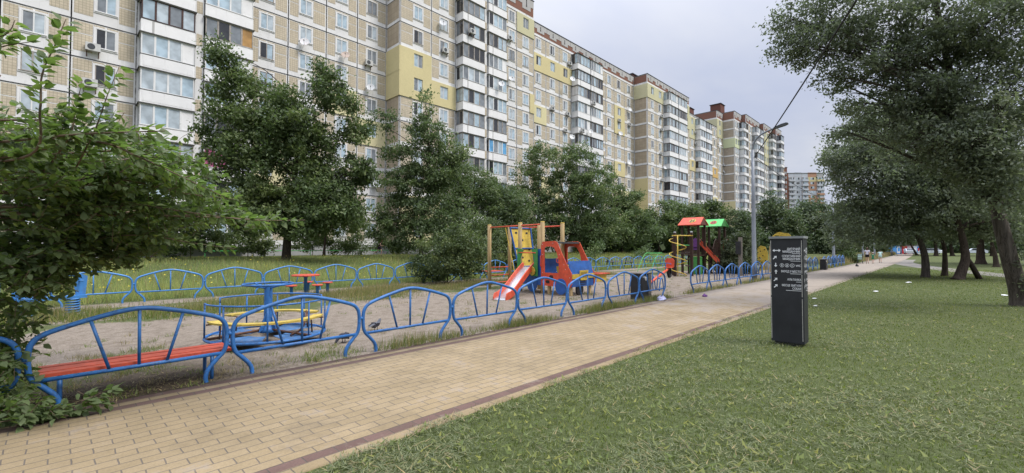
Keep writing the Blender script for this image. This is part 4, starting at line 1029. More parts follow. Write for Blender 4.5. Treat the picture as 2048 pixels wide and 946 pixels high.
# ------------------------------------------------------------------ street lamps and cables
def lamp(x, y, lab, h=7.0, detail=True):
    t = thing('street_lamp', lab, 'street lamp', (x, y, 0), 0, 'street lamps along the path')
    mb = MB(); mb.tube([(0, 0, -.05), (0, 0, .9), (0, 0, .92), (0, 0, h * .62), (0, 0, h * .63), (0, 0, h)], [.125, .125, .115, .100, .085, .070], 12); mb.build('pole', M['galv'], t, True)
    d = Vector((0, -1, 0))
    arm = catmull([(0, 0, h - .1), (0, -.03, h + .22), (0, -.15, h + .50), (0, -.42, h + .74), (0, -.85, h + .90), (0, -1.05, h + .95)], 5)
    mb = MB(); mb.tube(arm, .048, 8); mb.build('arm', M['galv'], t, True)
    mb = MB(); Mx = Matrix.Translation((0, -1.0, h + .94)) @ Matrix.Rotation(R_(-14), 4, 'X')
    pr = [(0, -.03), (-.15, -.05), (-.48, -.07), (-.62, -.05), (-.64, 0), (-.58, .045), (-.36, .065), (-.08, .05), (0, .03)]
    mb.prism(pr, -.10, .10, 'yz', 0, Mx); mb.build('lamp_head', M['lamp_dark'], t)
    return t
LX = [atY(1508, 495, 7.0).x, atY(1667, 495, 7.0).x, atY(1727.5, 495, 7.2).x, atY(1750.5, 495, 7.2).x, 118., 146.]
for i, (x, l) in enumerate(zip(LX, ('nearest grey street lamp with a curved arm, behind the leafy bush', 'grey street lamp standing behind the farthest run of blue fence', 'slim street lamp just behind the walking family', 'slim street lamp between the family and the far kiosks, taller looking of the pair', 'distant street lamp above the roadside bushes, nearer of the last two', 'most distant street lamp beside the kiosk end of the path'))):
    lamp(x, 7.0 + (.3 if i > 1 else 0), l, 6.75 if i == 0 else 6.3)
def cable(a, b, sag, lab, r=.012):
    a, b = Vector(a), Vector(b); mb = MB()
    mb.tube([a.lerp(b, f) - Vector((0, 0, sag * 4 * f * (1 - f))) for f in np.linspace(0, 1, 18)], r, 5); o = mb.build('cable', M['cable'], None, True); tag(o, lab, 'cable')
P1 = Vector((LX[0] + .05, 6.93, 6.38)); q_ = atY(1703, 4, 1.12); dd = q_ - P1
cable(P1, P1 + dd * 1.6, .12, 'thick black overhead cable from the nearest lamp up out of the picture', .020)
cable(P1 + Vector((.1, 0, 0)), (LX[1], 7, 5.8), .35, 'thin overhead cable sagging between the first two street lamps', .016)
mb = MB()

# ------------------------------------------------------------------ people
def skin_mesh(name, joints, edges, mat, lv=2):
    names = list(joints); me = bpy.data.meshes.new(name)
    me.from_pydata([joints[k][0] for k in names], [(names.index(a), names.index(b)) for a, b in edges], [])
    o = bpy.data.objects.new(name, me); COL.objects.link(o)
    md = o.modifiers.new('s', 'SKIN'); md.use_smooth_shade = True
    for i, k in enumerate(names):
        r = joints[k][1]; me.skin_vertices[0].data[i].radius = r if isinstance(r, tuple) else (r, r)
    me.skin_vertices[0].data[0].use_root = True
    sb = o.modifiers.new('u', 'SUBSURF'); sb.levels = lv; sb.render_levels = lv
    dg = bpy.context.evaluated_depsgraph_get(); m2 = bpy.data.meshes.new_from_object(o.evaluated_get(dg)); bpy.data.objects.remove(o)
    m2.materials.clear(); m2.materials.append(mat); m2.name = name; m2.polygons.foreach_set('use_smooth', [True] * len(m2.polygons)); return m2
def person(lab, loc, rz, H, J, top, bottom, hair, hat=None, skirt=False, sleeve=True, group=None, hair_len=.0):
    """J: joint positions for a 1.7 m figure facing +X"""
    root = thing('person', lab, 'person', loc, rz, group); s = H / 1.7
    base = dict(pelvis=((0, 0, .93), (.13, .11)), waist=((0, 0, 1.08), (.115, .09)), chest=((.01, 0, 1.28), (.14, .10)), neck=((.01, 0, 1.46), .05), headl=((.025, 0, 1.53), .062), head=((.03, 0, 1.60), .092), top=((.02, 0, 1.67), .065),
        nose=((.125, 0, 1.585), .016),
        lsh=((0, .17, 1.40), .052), lel=((-.03, .21, 1.13), .038), lwr=((.05, .21, .90), .027), lha=((.08, .205, .83), .030), lf1=((.10, .20, .755), .014),
        rsh=((0, -.17, 1.40), .052), rel=((-.03, -.21, 1.13), .038), rwr=((.05, -.21, .90), .027), rha=((.08, -.205, .83), .030), rf1=((.10, -.20, .755), .014),
        lhip=((0, .09, .88), .085), lkn=((.02, .10, .49), .055), lan=((-.01, .10, .09), .036), lto=((.14, .11, .035), .033),
        rhip=((0, -.09, .88), .085), rkn=((.02, -.10, .49), .055), ran=((-.01, -.10, .09), .036), rto=((.14, -.11, .035), .033))
    for k, v in J.items(): base[k] = (v, base[k][1])
    base = {k: (tuple(c * s for c in p), tuple(c * s for c in r) if isinstance(r, tuple) else r * s) for k, (p, r) in base.items()}
    E = [('pelvis', 'waist'), ('waist', 'chest'), ('chest', 'neck'), ('neck', 'headl'), ('headl', 'head'), ('head', 'top'), ('head', 'nose')]
    for q in 'lr': E += [('chest', q + 'sh'), (q + 'sh', q + 'el'), (q + 'el', q + 'wr'), (q + 'wr', q + 'ha'), (q + 'ha', q + 'f1'), ('pelvis', q + 'hip'), (q + 'hip', q + 'kn'), (q + 'kn', q + 'an'), (q + 'an', q + 'to')]
    bm_ = skin_mesh('body', base, E, M['skin']); link('body', bm_, root)
    co = np.empty(len(bm_.vertices) * 3, np.float32); bm_.vertices.foreach_get('co', co); co = co.reshape(-1, 3)
    no = np.empty(len(bm_.vertices) * 3, np.float32); bm_.vertices.foreach_get('normal', no); no = no.reshape(-1, 3)
    D_ = []; Tt = []
    for a_, b_ in E:
        p, q = np.array(base[a_][0]), np.array(base[b_][0]); v = q - p; tt = np.clip(((co - p) @ v) / (v @ v), 0, 1)
        D_.append(np.linalg.norm(co - (p + tt[:, None] * v), axis=1) - .5 * (np.mean(base[a_][1]) * (1 - tt) + np.mean(base[b_][1]) * tt)); Tt.append(tt)
    near = np.argmin(np.array(D_), 0); tn = np.array(Tt)[near, np.arange(len(co))]
    def garment(nm, limits, mat, grow):                                # cloth cut from the body's own surface, a little larger
        ok = np.zeros(len(co), bool)
        for i, e_ in enumerate(E):
            if e_ in limits: lo, hi = limits[e_]; ok |= (near == i) & (tn >= lo) & (tn <= hi)
        idx = {}; vv = []; ff = []
        for p in bm_.polygons:
            if sum(ok[v] for v in p.vertices) * 2 > len(p.vertices):
                f_ = []
                for v in p.vertices:
                    if v not in idx: idx[v] = len(vv); vv.append(tuple(co[v] + no[v] * grow * s))
                    f_.append(idx[v])
                ff.append(f_)
        g_ = MB(); g_.v = vv
        for f_ in ff: g_.face(f_)
        g_.build(nm, mat, root, True)
    b = base; V_ = lambda k: Vector(b[k][0])
    def grown(ks, g): return {k: (b[k][0], tuple(c + g * s for c in b[k][1]) if isinstance(b[k][1], tuple) else b[k][1] + g * s) for k in ks}
    sl = .6 if sleeve else .12
    garment('shirt', {('pelvis', 'waist'): (0, 1), ('waist', 'chest'): (0, 1), ('chest', 'neck'): (0, .55), ('chest', 'lsh'): (0, 1), ('chest', 'rsh'): (0, 1), ('lsh', 'lel'): (0, sl), ('rsh', 'rel'): (0, sl)}, top, .014)
    if not skirt: garment('shorts', {('pelvis', 'waist'): (0, .35), ('pelvis', 'lhip'): (0, 1), ('pelvis', 'rhip'): (0, 1), ('lhip', 'lkn'): (0, .55), ('rhip', 'rkn'): (0, .55)}, bottom, .020)
    bj = grown(['pelvis', 'lhip', 'rhip'], .024); be = [('pelvis', 'lhip'), ('pelvis', 'rhip')]
    for q in 'lr':
        p = V_(q + 'hip').lerp(V_(q + 'kn'), .55); bj[q + 'th'] = (tuple(p), (.105 if skirt else .082) * s); be.append((q + 'hip', q + 'th'))
    if skirt: link('skirt', skin_mesh('skirt', bj, be, bottom), root)
    h = V_('head'); mb = MB(); Mx = Matrix.Translation(h + Vector((-.018, 0, .028)) * s)
    mb.lathe([(.02 * s, -.10 * s - hair_len * s), (.085 * s, -.085 * s - hair_len * s * .7), (.108 * s, -.02 * s), (.108 * s, .05 * s), (.075 * s, .10 * s), (.02 * s, .118 * s)], 12, (0, 0, 0), 0, Mx); mb.build('hair', hair, root, True)
    if hat:
        mb = MB(); Mx = Matrix.Translation(h + Vector((0, 0, .06)) * s); mb.lathe([(.15 * s, -.01), (.15 * s, .0), (.115 * s, .005), (.105 * s, .07 * s), (.03 * s, .09 * s)], 14, (0, 0, 0), 0, Mx); mb.build('hat', hat, root, True)
    for q in 'lr':
        a, t_ = V_(q + 'an'), V_(q + 'to'); sj = dict(a=(tuple(a + Vector((-.03, 0, -.03)) * s), .042 * s), b=(tuple(t_), .040 * s)); link('shoe', skin_mesh('shoe', sj, [('a', 'b')], M['shoe'], 1), root)
        # eyes, ear on each side of the head
        sgn = 1 if q == 'l' else -1
        mb = MB(); mb.lathe([(.004 * s, -.012 * s), (.012 * s, 0), (.004 * s, .012 * s)], 6, tuple(h + Vector((.088, sgn * .034, .005)) * s)); mb.build('eye', M['cloth_dark'], root, True)
    return root
run = dict(waist=(.05, 0, 1.07), chest=(.14, 0, 1.26), neck=(.20, 0, 1.43), headl=(.235, 0, 1.49), head=(.26, 0, 1.56), top=(.26, 0, 1.63), nose=(.355, 0, 1.55),
    lsh=(.13, .17, 1.38), lel=(-.10, .22, 1.20), lwr=(.02, .20, 1.02), lha=(.07, .19, .98), lf1=(.13, .18, .95), rsh=(.16, -.17, 1.38), rel=(.16, -.22, 1.10), rwr=(.38, -.16, 1.05), rha=(.46, -.14, 1.06), rf1=(.53, -.13, 1.06),
    lhip=(0, .09, .88), lkn=(.22, .09, .52), lan=(.14, .09, .10), lto=(.29, .09, .05), rhip=(0, -.09, .88), rkn=(-.16, -.09, .52), ran=(-.50, -.09, .30), rto=(-.54, -.09, .17))
person('person in a dark patterned summer dress running to the right beside the green rail', (20.70, 37.0, gz(20.7, 37.0) + .02), R_(-46), 1.52, run, M['cloth_dark'], M['cloth_pattern'], M['hair_red'], None, True, False, hair_len=.05)
wk = dict(lkn=(.10, .09, .50), lan=(.12, .09, .09), lto=(.27, .09, .04), rkn=(-.02, -.09, .49), ran=(-.20, -.09, .13), rto=(-.10, -.09, .04))
gp = 'family walking away along the path'
person('woman in a pale blouse and black shorts walking away beside the child in green', (57.2, 5.42, .02), R_(4), 1.62, {**wk, 'lel': (.05, .24, 1.16), 'lwr': (.20, .16, 1.10), 'lha': (.24, .12, 1.10), 'lf1': (.28, .10, 1.10)}, M['cloth_white'], M['cloth_dark'], M['hair'], None, False, True, gp, .10)
person('small child in green with a pale sun hat walking beside the woman', (57.3, 4.98, .02), R_(3), 1.12, wk, M['cloth_green'], M['cloth_green'], M['hair'], M['cloth_cream'], False, True, gp)
person('bent over person in a pale mint top, rightmost of the walking family', (61.0, 4.70, .02), R_(2), 1.45, {**wk, 'waist': (.06, 0, 1.07), 'chest': (.20, 0, 1.22), 'neck': (.30, 0, 1.33), 'headl': (.36, 0, 1.36), 'head': (.43, 0, 1.37), 'top': (.49, 0, 1.38), 'nose': (.46, 0, 1.28), 'lsh': (.20, .17, 1.33), 'lel': (.24, .30, 1.10), 'lwr': (.36, .22, .95), 'lha': (.40, .2, .90), 'lf1': (.44, .19, .86), 'rsh': (.20, -.17, 1.33), 'rel': (.24, -.30, 1.10), 'rwr': (.36, -.22, .95), 'rha': (.40, -.2, .90), 'rf1': (.44, -.19, .86)}, M['cloth_mint'], M['cloth_mint'], M['hair'], None, False, True, gp)
person('person in a pale cream dress half hidden behind the leaning tree trunk', (62.0, 1.25, 0), R_(-120), 1.60, wk, M['cloth_cream'], M['cloth_cream'], M['hair'], None, True, True)
# kick scooter and pushchair near the family
s = thing('pushchair', 'small dark framed pushchair with a mint hood on the left of the family', 'pushchair', (57.6, 6.05, .012), R_(5))
mb = MB()
for y in (-.2, .2): mb.tube([(-.38, y, .98), (.30, y, .12)], .022, 6); mb.tube([(-.30, y, .12), (.10, y, .62)], .022, 6)
mb.tube([(-.38, -.2, .98), (-.38, .2, .98)], .022, 6); mb.build('frame', M['black'], s)
mb = MB(); mb.prism([(-.25, .42), (.28, .42), (.30, .50), (-.18, .56), (-.30, .95), (-.10, 1.0), (.05, .92), (.02, .88), (-.20, .88), (-.34, .7)], -.17, .17, 'xz'); mb.build('seat', M['cloth_mint'], s)
for x in (-.30, .30):
    for y in (-.22, .22):
        mb = MB(); mb.tube([(x + .10 * math.cos(q), y, .12 + .10 * math.sin(q)) for q in np.linspace(0, 2 * PI, 13)[:-1]], .025, 6, closed=True); mb.build('wheel', M['rubber'], s)

# ------------------------------------------------------------------ pigeons
def pigeon(lab, loc, rz, m, peck):
    r = thing('pigeon', lab, 'pigeon', loc, rz, 'pigeons pecking on the sand')
    hd = (.155, 0, .05) if peck else (.13, 0, .21); nk = (.115, 0, .105) if peck else (.105, 0, .17)
    J = dict(b=((0, 0, .115), (.058, .055)), c=((.065, 0, .125), (.05, .048)), n=(nk, .030), h=(hd, .026), k=((hd[0] + .035, 0, hd[2] - (.035 if peck else .005)), .007), t=((-.09, 0, .115), (.036, .022)), u=((-.19, 0, .10), (.028, .009)))
    link('body', skin_mesh('body', J, [('b', 'c'), ('c', 'n'), ('n', 'h'), ('h', 'k'), ('b', 't'), ('t', 'u')], m), r)
    for y in (-.035, .035):
        mb = MB(); mb.tube([(.01, y, .09), (.015, y, .005)], .006, 5); mb.tube([(-.01, y, .006), (.045, y, .006)], .005, 4); mb.build('leg', M['pigeon_dark'], r)
        mb = MB(); sgn = 1 if y > 0 else -1; mb.prism([(.07, .145), (.0, .16), (-.12, .125), (-.16, .11), (-.06, .095), (.04, .10)], sgn * .050, sgn * .058, 'xz'); mb.build('wing', M['pigeon_dark'], r)
pigeon('dark pigeon pecking on the sand right behind the second fence hoop', (3.52, 7.46, 0), R_(190), M['pigeon_dark'], True)
pigeon('grey pigeon walking on the sand behind the third fence hoop', (4.46, 8.10, 0), R_(20), M['pigeon'], False)

# ------------------------------------------------------------------ litter
def scrap(name, lab, cat, loc, m, sz, flat=.35, seed=0, n=9, rz=0):
    q = random.Random(seed); mb = MB()
    mb.lathe([(.02 * sz, 0), (.5 * sz, .03 * sz), (.42 * sz, flat * sz * .6), (.12 * sz, flat * sz)], n)
    mb.v = [(x * (1 + q.uniform(-.35, .35)), y * .6 * (1 + q.uniform(-.35, .35)), z * (1 + q.uniform(-.4, .4))) for x, y, z in mb.v]
    o = mb.build(name, m); o.location = loc; o.rotation_euler = (0, 0, rz); tag(o, lab, cat)
scrap('toy', 'small purple toy dropped on the brick path', 'toy', (15.1, 5.70, .012), M['purple'], .24, .35, 1)
scrap('plastic_bag', 'lavender plastic film on the kerb by the end fence hoop', 'plastic bag', (13.2, 6.30, .012), M['lavender'], .42, .28, 2, 11)
for i, (x, y, l, sz) in enumerate(((27.6, 1.12, 'white paper scrap on the lawn near the leaning tree trunk, farthest from the sign', .34), (21.2, 1.78, 'white paper scrap on the lawn right of the sign, nearer than the leaning trunk', .26), (22.5, -1.50, 'white paper scrap on the lawn left of the thick ivy covered trunk', .32), (16.95, 2.95, 'pale crumpled paper at the path edge just right of the sign, farther of two', .20), (14.8, 2.56, 'pale crumpled paper on the grass just right of the sign, nearer of two', .2))):
    scrap('paper_scrap', l, 'litter', (x, y, .02), M['paper'], sz, .10, 5 + i)
scrap('plastic_bottle_scrap', 'small white litter on the sand left of the dark bin', 'litter', (11.3, 7.2, 0), M['paper'], .17, .5, 20)
scrap('stone', 'dark clod lying on the far side of the path', 'stone', (48.5, 5.3, .012), M['rubber'], .45, .4, 21)

# ------------------------------------------------------------------ far kiosks and cars
KZX = 158
for i, (x0, x1, m, l) in enumerate(((1786, 1803, 'kiosk_blue', 'distant blue and white kiosk at the end of the path, left of the red one'), (1804, 1814.5, 'kiosk_red', 'distant red kiosk at the end of the path'), (1828, 1841, 'kiosk_white', 'distant blue and white kiosk right of the red one, behind the leaning trunk'))):
    a, b_ = atD(x0, 500, KZX * .72), atD(x1, 500, KZX * .72)
    s = thing('kiosk', l, 'kiosk', (a.x, a.y, 0), math.atan2(b_.y - a.y, b_.x - a.x), 'kiosks at the end of the path'); wd = (b_ - a).length
    mb = MB(); mb.box(0, wd, 0, 2.4, -.05, 2.15 if i != 1 else 2.0); mb.build('wall', M[m], s)
    mb = MB(); mb.box(-.15, wd + .15, -.2, 2.5, 2.16, 2.36); mb.build('roof', M['roof_dark'], s)
    mb = MB(); mb.box(wd * .45, wd * .92, -.03, -.005, .25, 1.9) if i != 1 else mb.box(wd * .3, wd * .75, -.03, -.005, .8, 1.3); mb.build('panel', M['kiosk_white' if i < 2 else 'kiosk_blue'], s)
    mb = MB(); mb.box(wd * .55, wd * .80, -.045, -.032, .7, 1.6) if i != 1 else mb.box(wd * .1, wd * .9, -.02, -.005, .05, .3); mb.build('poster', M['kiosk_blue' if i < 1 else 'kiosk_red'], s)
def car(x, y, rz, m, lab):
    s = thing('parked_car', lab, 'car', (x, y, 0), rz)
    mb = MB(); mb.prism([(-2.1, .30), (2.1, .30), (2.15, .62), (2.0, .80), (1.15, .92), (.55, 1.40), (-1.2, 1.42), (-1.9, .98), (-2.15, .85)], -.85, .85, 'xz'); mb.build('body', m, s)
    mb = MB(); mb.prism([(.98, .95), (.50, 1.34), (-1.12, 1.36), (-1.65, .98)], -.86, .86, 'xz'); mb.prism([(-1.95, .98), (-1.24, 1.38), (-1.26, 1.40), (-1.99, 1.0)], -.7, .7, 'xz'); mb.build('window', M['glass_car'], s)
    for xx in (-1.35, 1.35):
        for yy in (-.80, .80):
            mb = MB(); mb.tube([(xx + .24 * math.cos(q), yy, .32 + .24 * math.sin(q)) for q in np.linspace(0, 2 * PI, 15)[:-1]], .09, 6, closed=True); mb.build('wheel', M['rubber'], s)
p = atD(1819, 500, 108); car(p.x, p.y, R_(8), M['kiosk_white'], 'distant white car parked between the red kiosk and the tree trunks')
p = atD(1860, 500, 110); car(p.x, p.y, R_(70), M['kiosk_white'], 'distant pale car seen between the dark trunks on the right, left one')
p = atD(1950, 497, 112); car(p.x, p.y, R_(100), M['kiosk_white'], 'distant pale car seen between the dark trunks on the right, right one')
# ------------------------------------------------------------------ apartment blocks
def LV(k): return 1.9 + 2.8 * k
WW, WH = 1.14, 1.48
def frame_mesh(mat, surround=True):
    mb = MB(); w, h = WW / 2, WH
    def fr(x0, x1, z0, z1, b, y0, y1, m=0):
        mb.box(x0, x1, y0, y1, z0, z0 + b, m); mb.box(x0, x1, y0, y1, z1 - b, z1, m)
        mb.box(x0, x0 + b, y0, y1, z0 + b, z1 - b, m); mb.box(x1 - b, x1, y0, y1, z0 + b, z1 - b, m)
    if surround: fr(-w - .13, w + .13, -.13, h + .10, .125, -.055, 0, 1)
    fr(-w, w, 0, h, .055, -.040, -.004)
    mb.box(-.04, .04, -.040, -.004, .055, h - .055)
    mb.box(-w - .10, w + .10, -.10, -.04, -.035, -.002, 0)
    return mb.mesh('window', [mat, M['conc']])
FRM = [frame_mesh(M['frame']), frame_mesh(M['frame_grey']), frame_mesh(M['frame'], False)]
PANES = []
for a, b in (('gl_blue', 'gl_light'), ('gl_mid', 'gl_mid'), ('gl_dark', 'gl_blue'), ('gl_light', 'gl_light'), ('gl_mid', 'gl_light'), ('gl_dark', 'gl_mid'), ('gl_blue', 'gl_mid'), ('gl_blue', 'gl_blue'), ('gl_light', 'gl_blue'), ('gl_mid', 'gl_blue')):
    mb = MB(); w = WW / 2
    mb.poly([(-w + .05, -.012, .05), (-.03, -.012, .05), (-.03, -.012, WH - .05), (-w + .05, -.012, WH - .05)], 0)
    mb.poly([(.03, -.012, .05), (w - .05, -.012, .05), (w - .05, -.012, WH - .05), (.03, -.012, WH - .05)], 1)
    PANES.append(mb.mesh('pane', [M[a], M[b]]))
BAL = {}
GLM = ['frame', 'frame_brown', 'frame_grey', 'gl_light', 'gl_blue', 'gl_mid', 'gl_dark', 'gl_pink', 'gl_cyan', 'ply', 'para', 'seam', 'conc_grey']
def bal_mesh(wd, dp, right):
    key = ('b', round(wd, 1), round(dp, 1), right)
    if key not in BAL:
        out = []
        for v in range(3):
            mb = MB(); q = random.Random(v + int(wd * 10))
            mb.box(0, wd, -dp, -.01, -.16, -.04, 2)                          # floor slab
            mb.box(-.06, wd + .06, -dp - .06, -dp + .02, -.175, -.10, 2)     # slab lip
            c = .03
            mb.box(c, wd - c, -dp + .0, -dp + .09, -.04, .93, 0)
            mb.box(c, c + .09, -dp + .09, -.01, -.04, .93, 0); mb.box(wd - c - .09, wd - c, -dp + .09, -.01, -.04, .93, 0)
            mb.box(0.0, wd, -dp - .025, -dp + .115, .93, .975, 1 if v else 2)
            if v == 1: mb.box(wd * .2, wd * .24, -dp - .008, -dp, -.04, .93, 2)
            if v == 2: mb.box(wd * .04, wd * .96, -dp - .012, -dp, .05, .85, 3)
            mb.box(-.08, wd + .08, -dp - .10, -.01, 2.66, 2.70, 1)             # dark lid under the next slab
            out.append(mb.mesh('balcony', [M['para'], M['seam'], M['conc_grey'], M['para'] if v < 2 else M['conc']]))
        BAL[key] = out
    return BAL[key]
def glaze_mesh(wd, dp, kind):
    mb = MB(); q = rnd
    f = dict(white=0, brown=1, grey=2, open=2, dark=2, pink=0, cyan=0, ply=2)[kind]
    z0, z1 = .975, 2.66; n = max(3, int(round(wd / .85))); y = -dp + .03; c = .05
    mb.box(c, wd - c, y, y + .05, z0, z0 + .07, f); mb.box(c, wd - c, y, y + .05, z1 - .10, z1, f)
    step = (wd - 2 * c) / n
    solid = q.random() < .35 and kind == 'white'
    for i in range(n):
        xa, xb = c + i * step, c + (i + 1) * step
        mb.box(xa, xa + .075, y - .012, y + .05, z0, z1, f); mb.box(xb - .06, xb, y - .012, y + .05, z0, z1, f)
        if kind == 'white': g = q.choice([3, 3, 4, 5, 3, 4, 6, 3, 4, 5])
        elif kind == 'brown': g = q.choice([3, 4, 5, 3])
        elif kind == 'pink': g = [7, 7, 6, 5, 6][i % 5]
        elif kind == 'cyan': g = [8, 5, 4, 8, 8][i % 5]
        elif kind == 'ply': g = [5, 6, 5, 9, 9][i % 5]
        elif kind == 'open': g = q.choice([6, 6, 5, 6, 4])
        else: g = q.choice([5, 5, 4, 6, 3])
        if solid and i == n - 1: g = 10
        yy = y + .02
        mb.poly([(xa + .07, yy, z0 + .06), (xb - .05, yy, z0 + .06), (xb - .05, yy, z1 - .09), (xa + .07, yy, z1 - .09)], g)
    for sx in (c, wd - c - .05):                                             # side glazing
        x = sx + .02
        mb.box(sx, sx + .05, -dp + .08, -.02, z0, z0 + .07, f); mb.box(sx, sx + .05, -dp + .08, -.02, z1 - .08, z1, f)
        mb.box(sx, sx + .05, -dp * .55, -dp * .55 + .07, z0, z1, f); mb.box(sx, sx + .05, -.09, -.02, z0, z1, f)
        g = q.choice([10, 3, 5, 5, 4]) if kind in ('white', 'grey') else q.choice([5, 6, 3])
        g2 = g if g == 10 else q.choice([5, 4, 6, 3])
        mb.poly([(x, -dp + .08, z0), (x, -dp * .55, z0), (x, -dp * .55, z1 - .05), (x, -dp + .08, z1 - .05)], g)
        mb.poly([(x, -dp * .55 + .06, z0), (x, -.05, z0), (x, -.05, z1 - .05), (x, -dp * .55 + .06, z1 - .05)], g2)
    return mb.mesh('glazing', [M[k] for k in GLM])
WM = ['conc', 'tile', 'seam', 'brick', 'yel', 'olive', 'yel2', 'tile_brown', 'lime', 'plinth', 'para', 'ochre', 'conc_grey', 'brick2', 'tile_far', 'roof_dark', 'streak']
WI = {k: i for i, k in enumerate(WM)}
def block(label, X0, X1, Yf, Yb, cols, balcs=(), patches=(), nfl=12, zroof=37.7, side=True, side_patches=(), tile='tile', side_tile='tile_brown', dp=1.35, group='sections of the long panel apartment building', fh=2.8, side_to=None, attic=True, kinds=None, wingrey=.15, end=False):
    base = gz(X0, Yf)
    root = thing('apartment_block', label, 'apartment block', (X0, Yf, base), 0, group)
    z_ = lambda k: 1.9 + fh * k - base
    mb = MB(); W_ = X1 - X0; D_ = Yb - Yf; zt = z_(nfl); zr = zroof - base
    mb.box(0, W_, 0, D_, -.6, zr, 0)
    mb.box(-.02, W_ + .02, -.04, D_, -.6, z_(0) - .05, WI['plinth'])
    mb.box(-.08, W_ + .08, -.10, D_ + .1, zr - .02, zr + .10, WI['roof_dark'])
    pr = .014
    def skip(k, xa, xb):
        for p in patches:
            if p[2] <= k < p[3] and p[0] < (xa + xb) / 2 < p[1]: return True
        return False
    bz = [(b[0], b[1]) for b in balcs]
    inb = lambda x: any(a - .05 < x < b + .05 for a, b in bz)
    for (c0, c1, xw) in cols:                                                # facade modules: pale bands, tiled panels beside each window
        for k in range(nfl):
            if skip(k, c0, c1): continue
            z0 = z_(k)
            if not (seen(((c0 + c1) / 2, Yf, z0 + base + 1.4), 160)): continue
            segs = [(c0 + .13, c1 - .13)] if xw is None else [(c0 + .13, xw - WW / 2 - .17), (xw + WW / 2 + .17, c1 - .13)]
            for a, b in segs:
                if b - a < .12: continue
                mb.box(a - X0, b - X0, -pr, .01, z0 + .47, z0 + 1.76, WI[tile]); mb.box(a - X0, b - X0, -pr, .01, z0 + 1.84, z0 + 2.68, WI[tile])
            if xw is not None:
                mb.box(xw - X0 - WW / 2 - .13, xw - X0 - .05, -pr, .01, z0 + 2.585, z0 + 2.68, WI[tile]); mb.box(xw - X0 + .05, xw - X0 + WW / 2 + .13, -pr, .01, z0 + 2.585, z0 + 2.68, WI[tile])
        for xx in (c0, c1):
            mb.box(xx - X0 - .035, xx - X0 + .035, -.021, .005, z_(0), zt, WI['streak'])
    for k in range(nfl + 1): mb.box(-.01, W_ + .01, -.030, .004, z_(k) - .045, z_(k) + .02, WI['seam'])
    for xx in (.08, W_ - .08): mb.box(xx - .07, xx + .07, -.026, .003, z_(0), zt, WI['conc_grey'])
    # insulated patches stand proud of the wall and leave the windows recessed
    for x0, x1, k0, k1, m in patches:
        ws = sorted([c[2] for c in cols if c[2] is not None and x0 < c[2] < x1])
        t = .12; a, b = x0 - X0, x1 - X0; mi = WI[m]
        for k in range(k0, k1):
            za, zb = z_(k) + (0 if k > k0 else -.02), z_(k + 1) + (0 if k < k1 - 1 else .02); wa, wb = z_(k) + .98, z_(k) + .98 + WH
            if not ws: mb.box(a, b, -t, .0, za, zb, mi); continue
            mb.box(a, b, -t, 0, za, wa, mi); mb.box(a, b, -t, 0, wb, zb, mi); x = a
            for w in ws:
                l, r = w - X0 - WW / 2 - .02, w - X0 + WW / 2 + .02
                mb.box(x, l, -t, 0, wa, wb, mi); x = r
            mb.box(x, b, -t, 0, wa, wb, mi)
    if side:
        yb = (side_to if side_to is not None else Yb) - Yf
        for k in range(nfl):
            m = None
            for k0, k1, mm in side_patches:
                if k0 <= k < k1: m = mm
            z0 = z_(k)
            if m: mb.box(-.12, 0.005, -.12 if any(p[0] <= X0 + .3 and p[2] <= k < p[3] for p in patches) else .0, yb, z0 - .02, z0 + fh + .02, WI[m])
            else: mb.box(-pr, .005, .22, yb - .1, z0 + .42, z0 + fh - .04, WI[side_tile])
            mb.box(-.03, .003, -.01, yb, z0 - .045, z0 + .02, WI['seam'])
        if attic: mb.box(-.03, .003, .15, yb, zt + .45, zr - .10, WI['brick'])
    if attic:                                                                # red attic with a pale stepped frieze
        mb.box(.1, W_ - .1, -.016, .004, zt + .42, zr - .06, WI['brick'])
        H_ = zr - zt; n = max(1, int(round(W_ / 3.1))); s = W_ / n
        for i in range(n):
            x = i * s; h1 = zt + H_ * .60
            mb.box(x + .04, x + s - .04, -.05, .003, h1, zr - .05, WI['conc_grey'])
            mb.box(x + s * .22, x + s * .46, -.05, .003, zt + H_ * .36, h1, WI['conc_grey']); mb.box(x + s * .54, x + s * .78, -.05, .003, zt + H_ * .36, h1, WI['conc_grey'])
            mb.box(x + s * .46, x + s * .54, -.05, .003, zt + H_ * .36, zt + H_ * .50, WI['conc_grey'])
            mb.box(x + s * .47, x + s * .53, -.054, -.048, zt + H_ * .50, zr - .3, WI['seam'])
    # piers between paired balconies
    for i in range(len(balcs) - 1):
        a, b = balcs[i][1], balcs[i + 1][0]
        if b - a > 1.2: continue
        mb.box(a - X0 + .03, b - X0 - .03, -dp + .30, 0, z_(0), zt - .1, WI['conc'])
        for k in range(nfl): mb.box(a - X0 + .12, b - X0 - .12, -dp + .28, -dp + .302, z_(k) + .05, z_(k) + 1.05, WI[tile])
    mats = [M[k] for k in WM]
    mb.build('wall', mats, root)
    # windows: one part each
    for c in cols:
        if c[2] is None: continue
        for k in range(nfl):
            if not seen((c[2], Yf, z_(k) + base + 1.7), 100): continue
            p = skip(k, c[0], c[1]); w = link('window', FRM[2] if p else rnd.choice([FRM[0]] * 6 + [FRM[1]] * (1 if wingrey else 0)), root)
            w.location = (c[2] - X0, 0, z_(k) + .98)
            link('pane', rnd.choice(PANES), w)
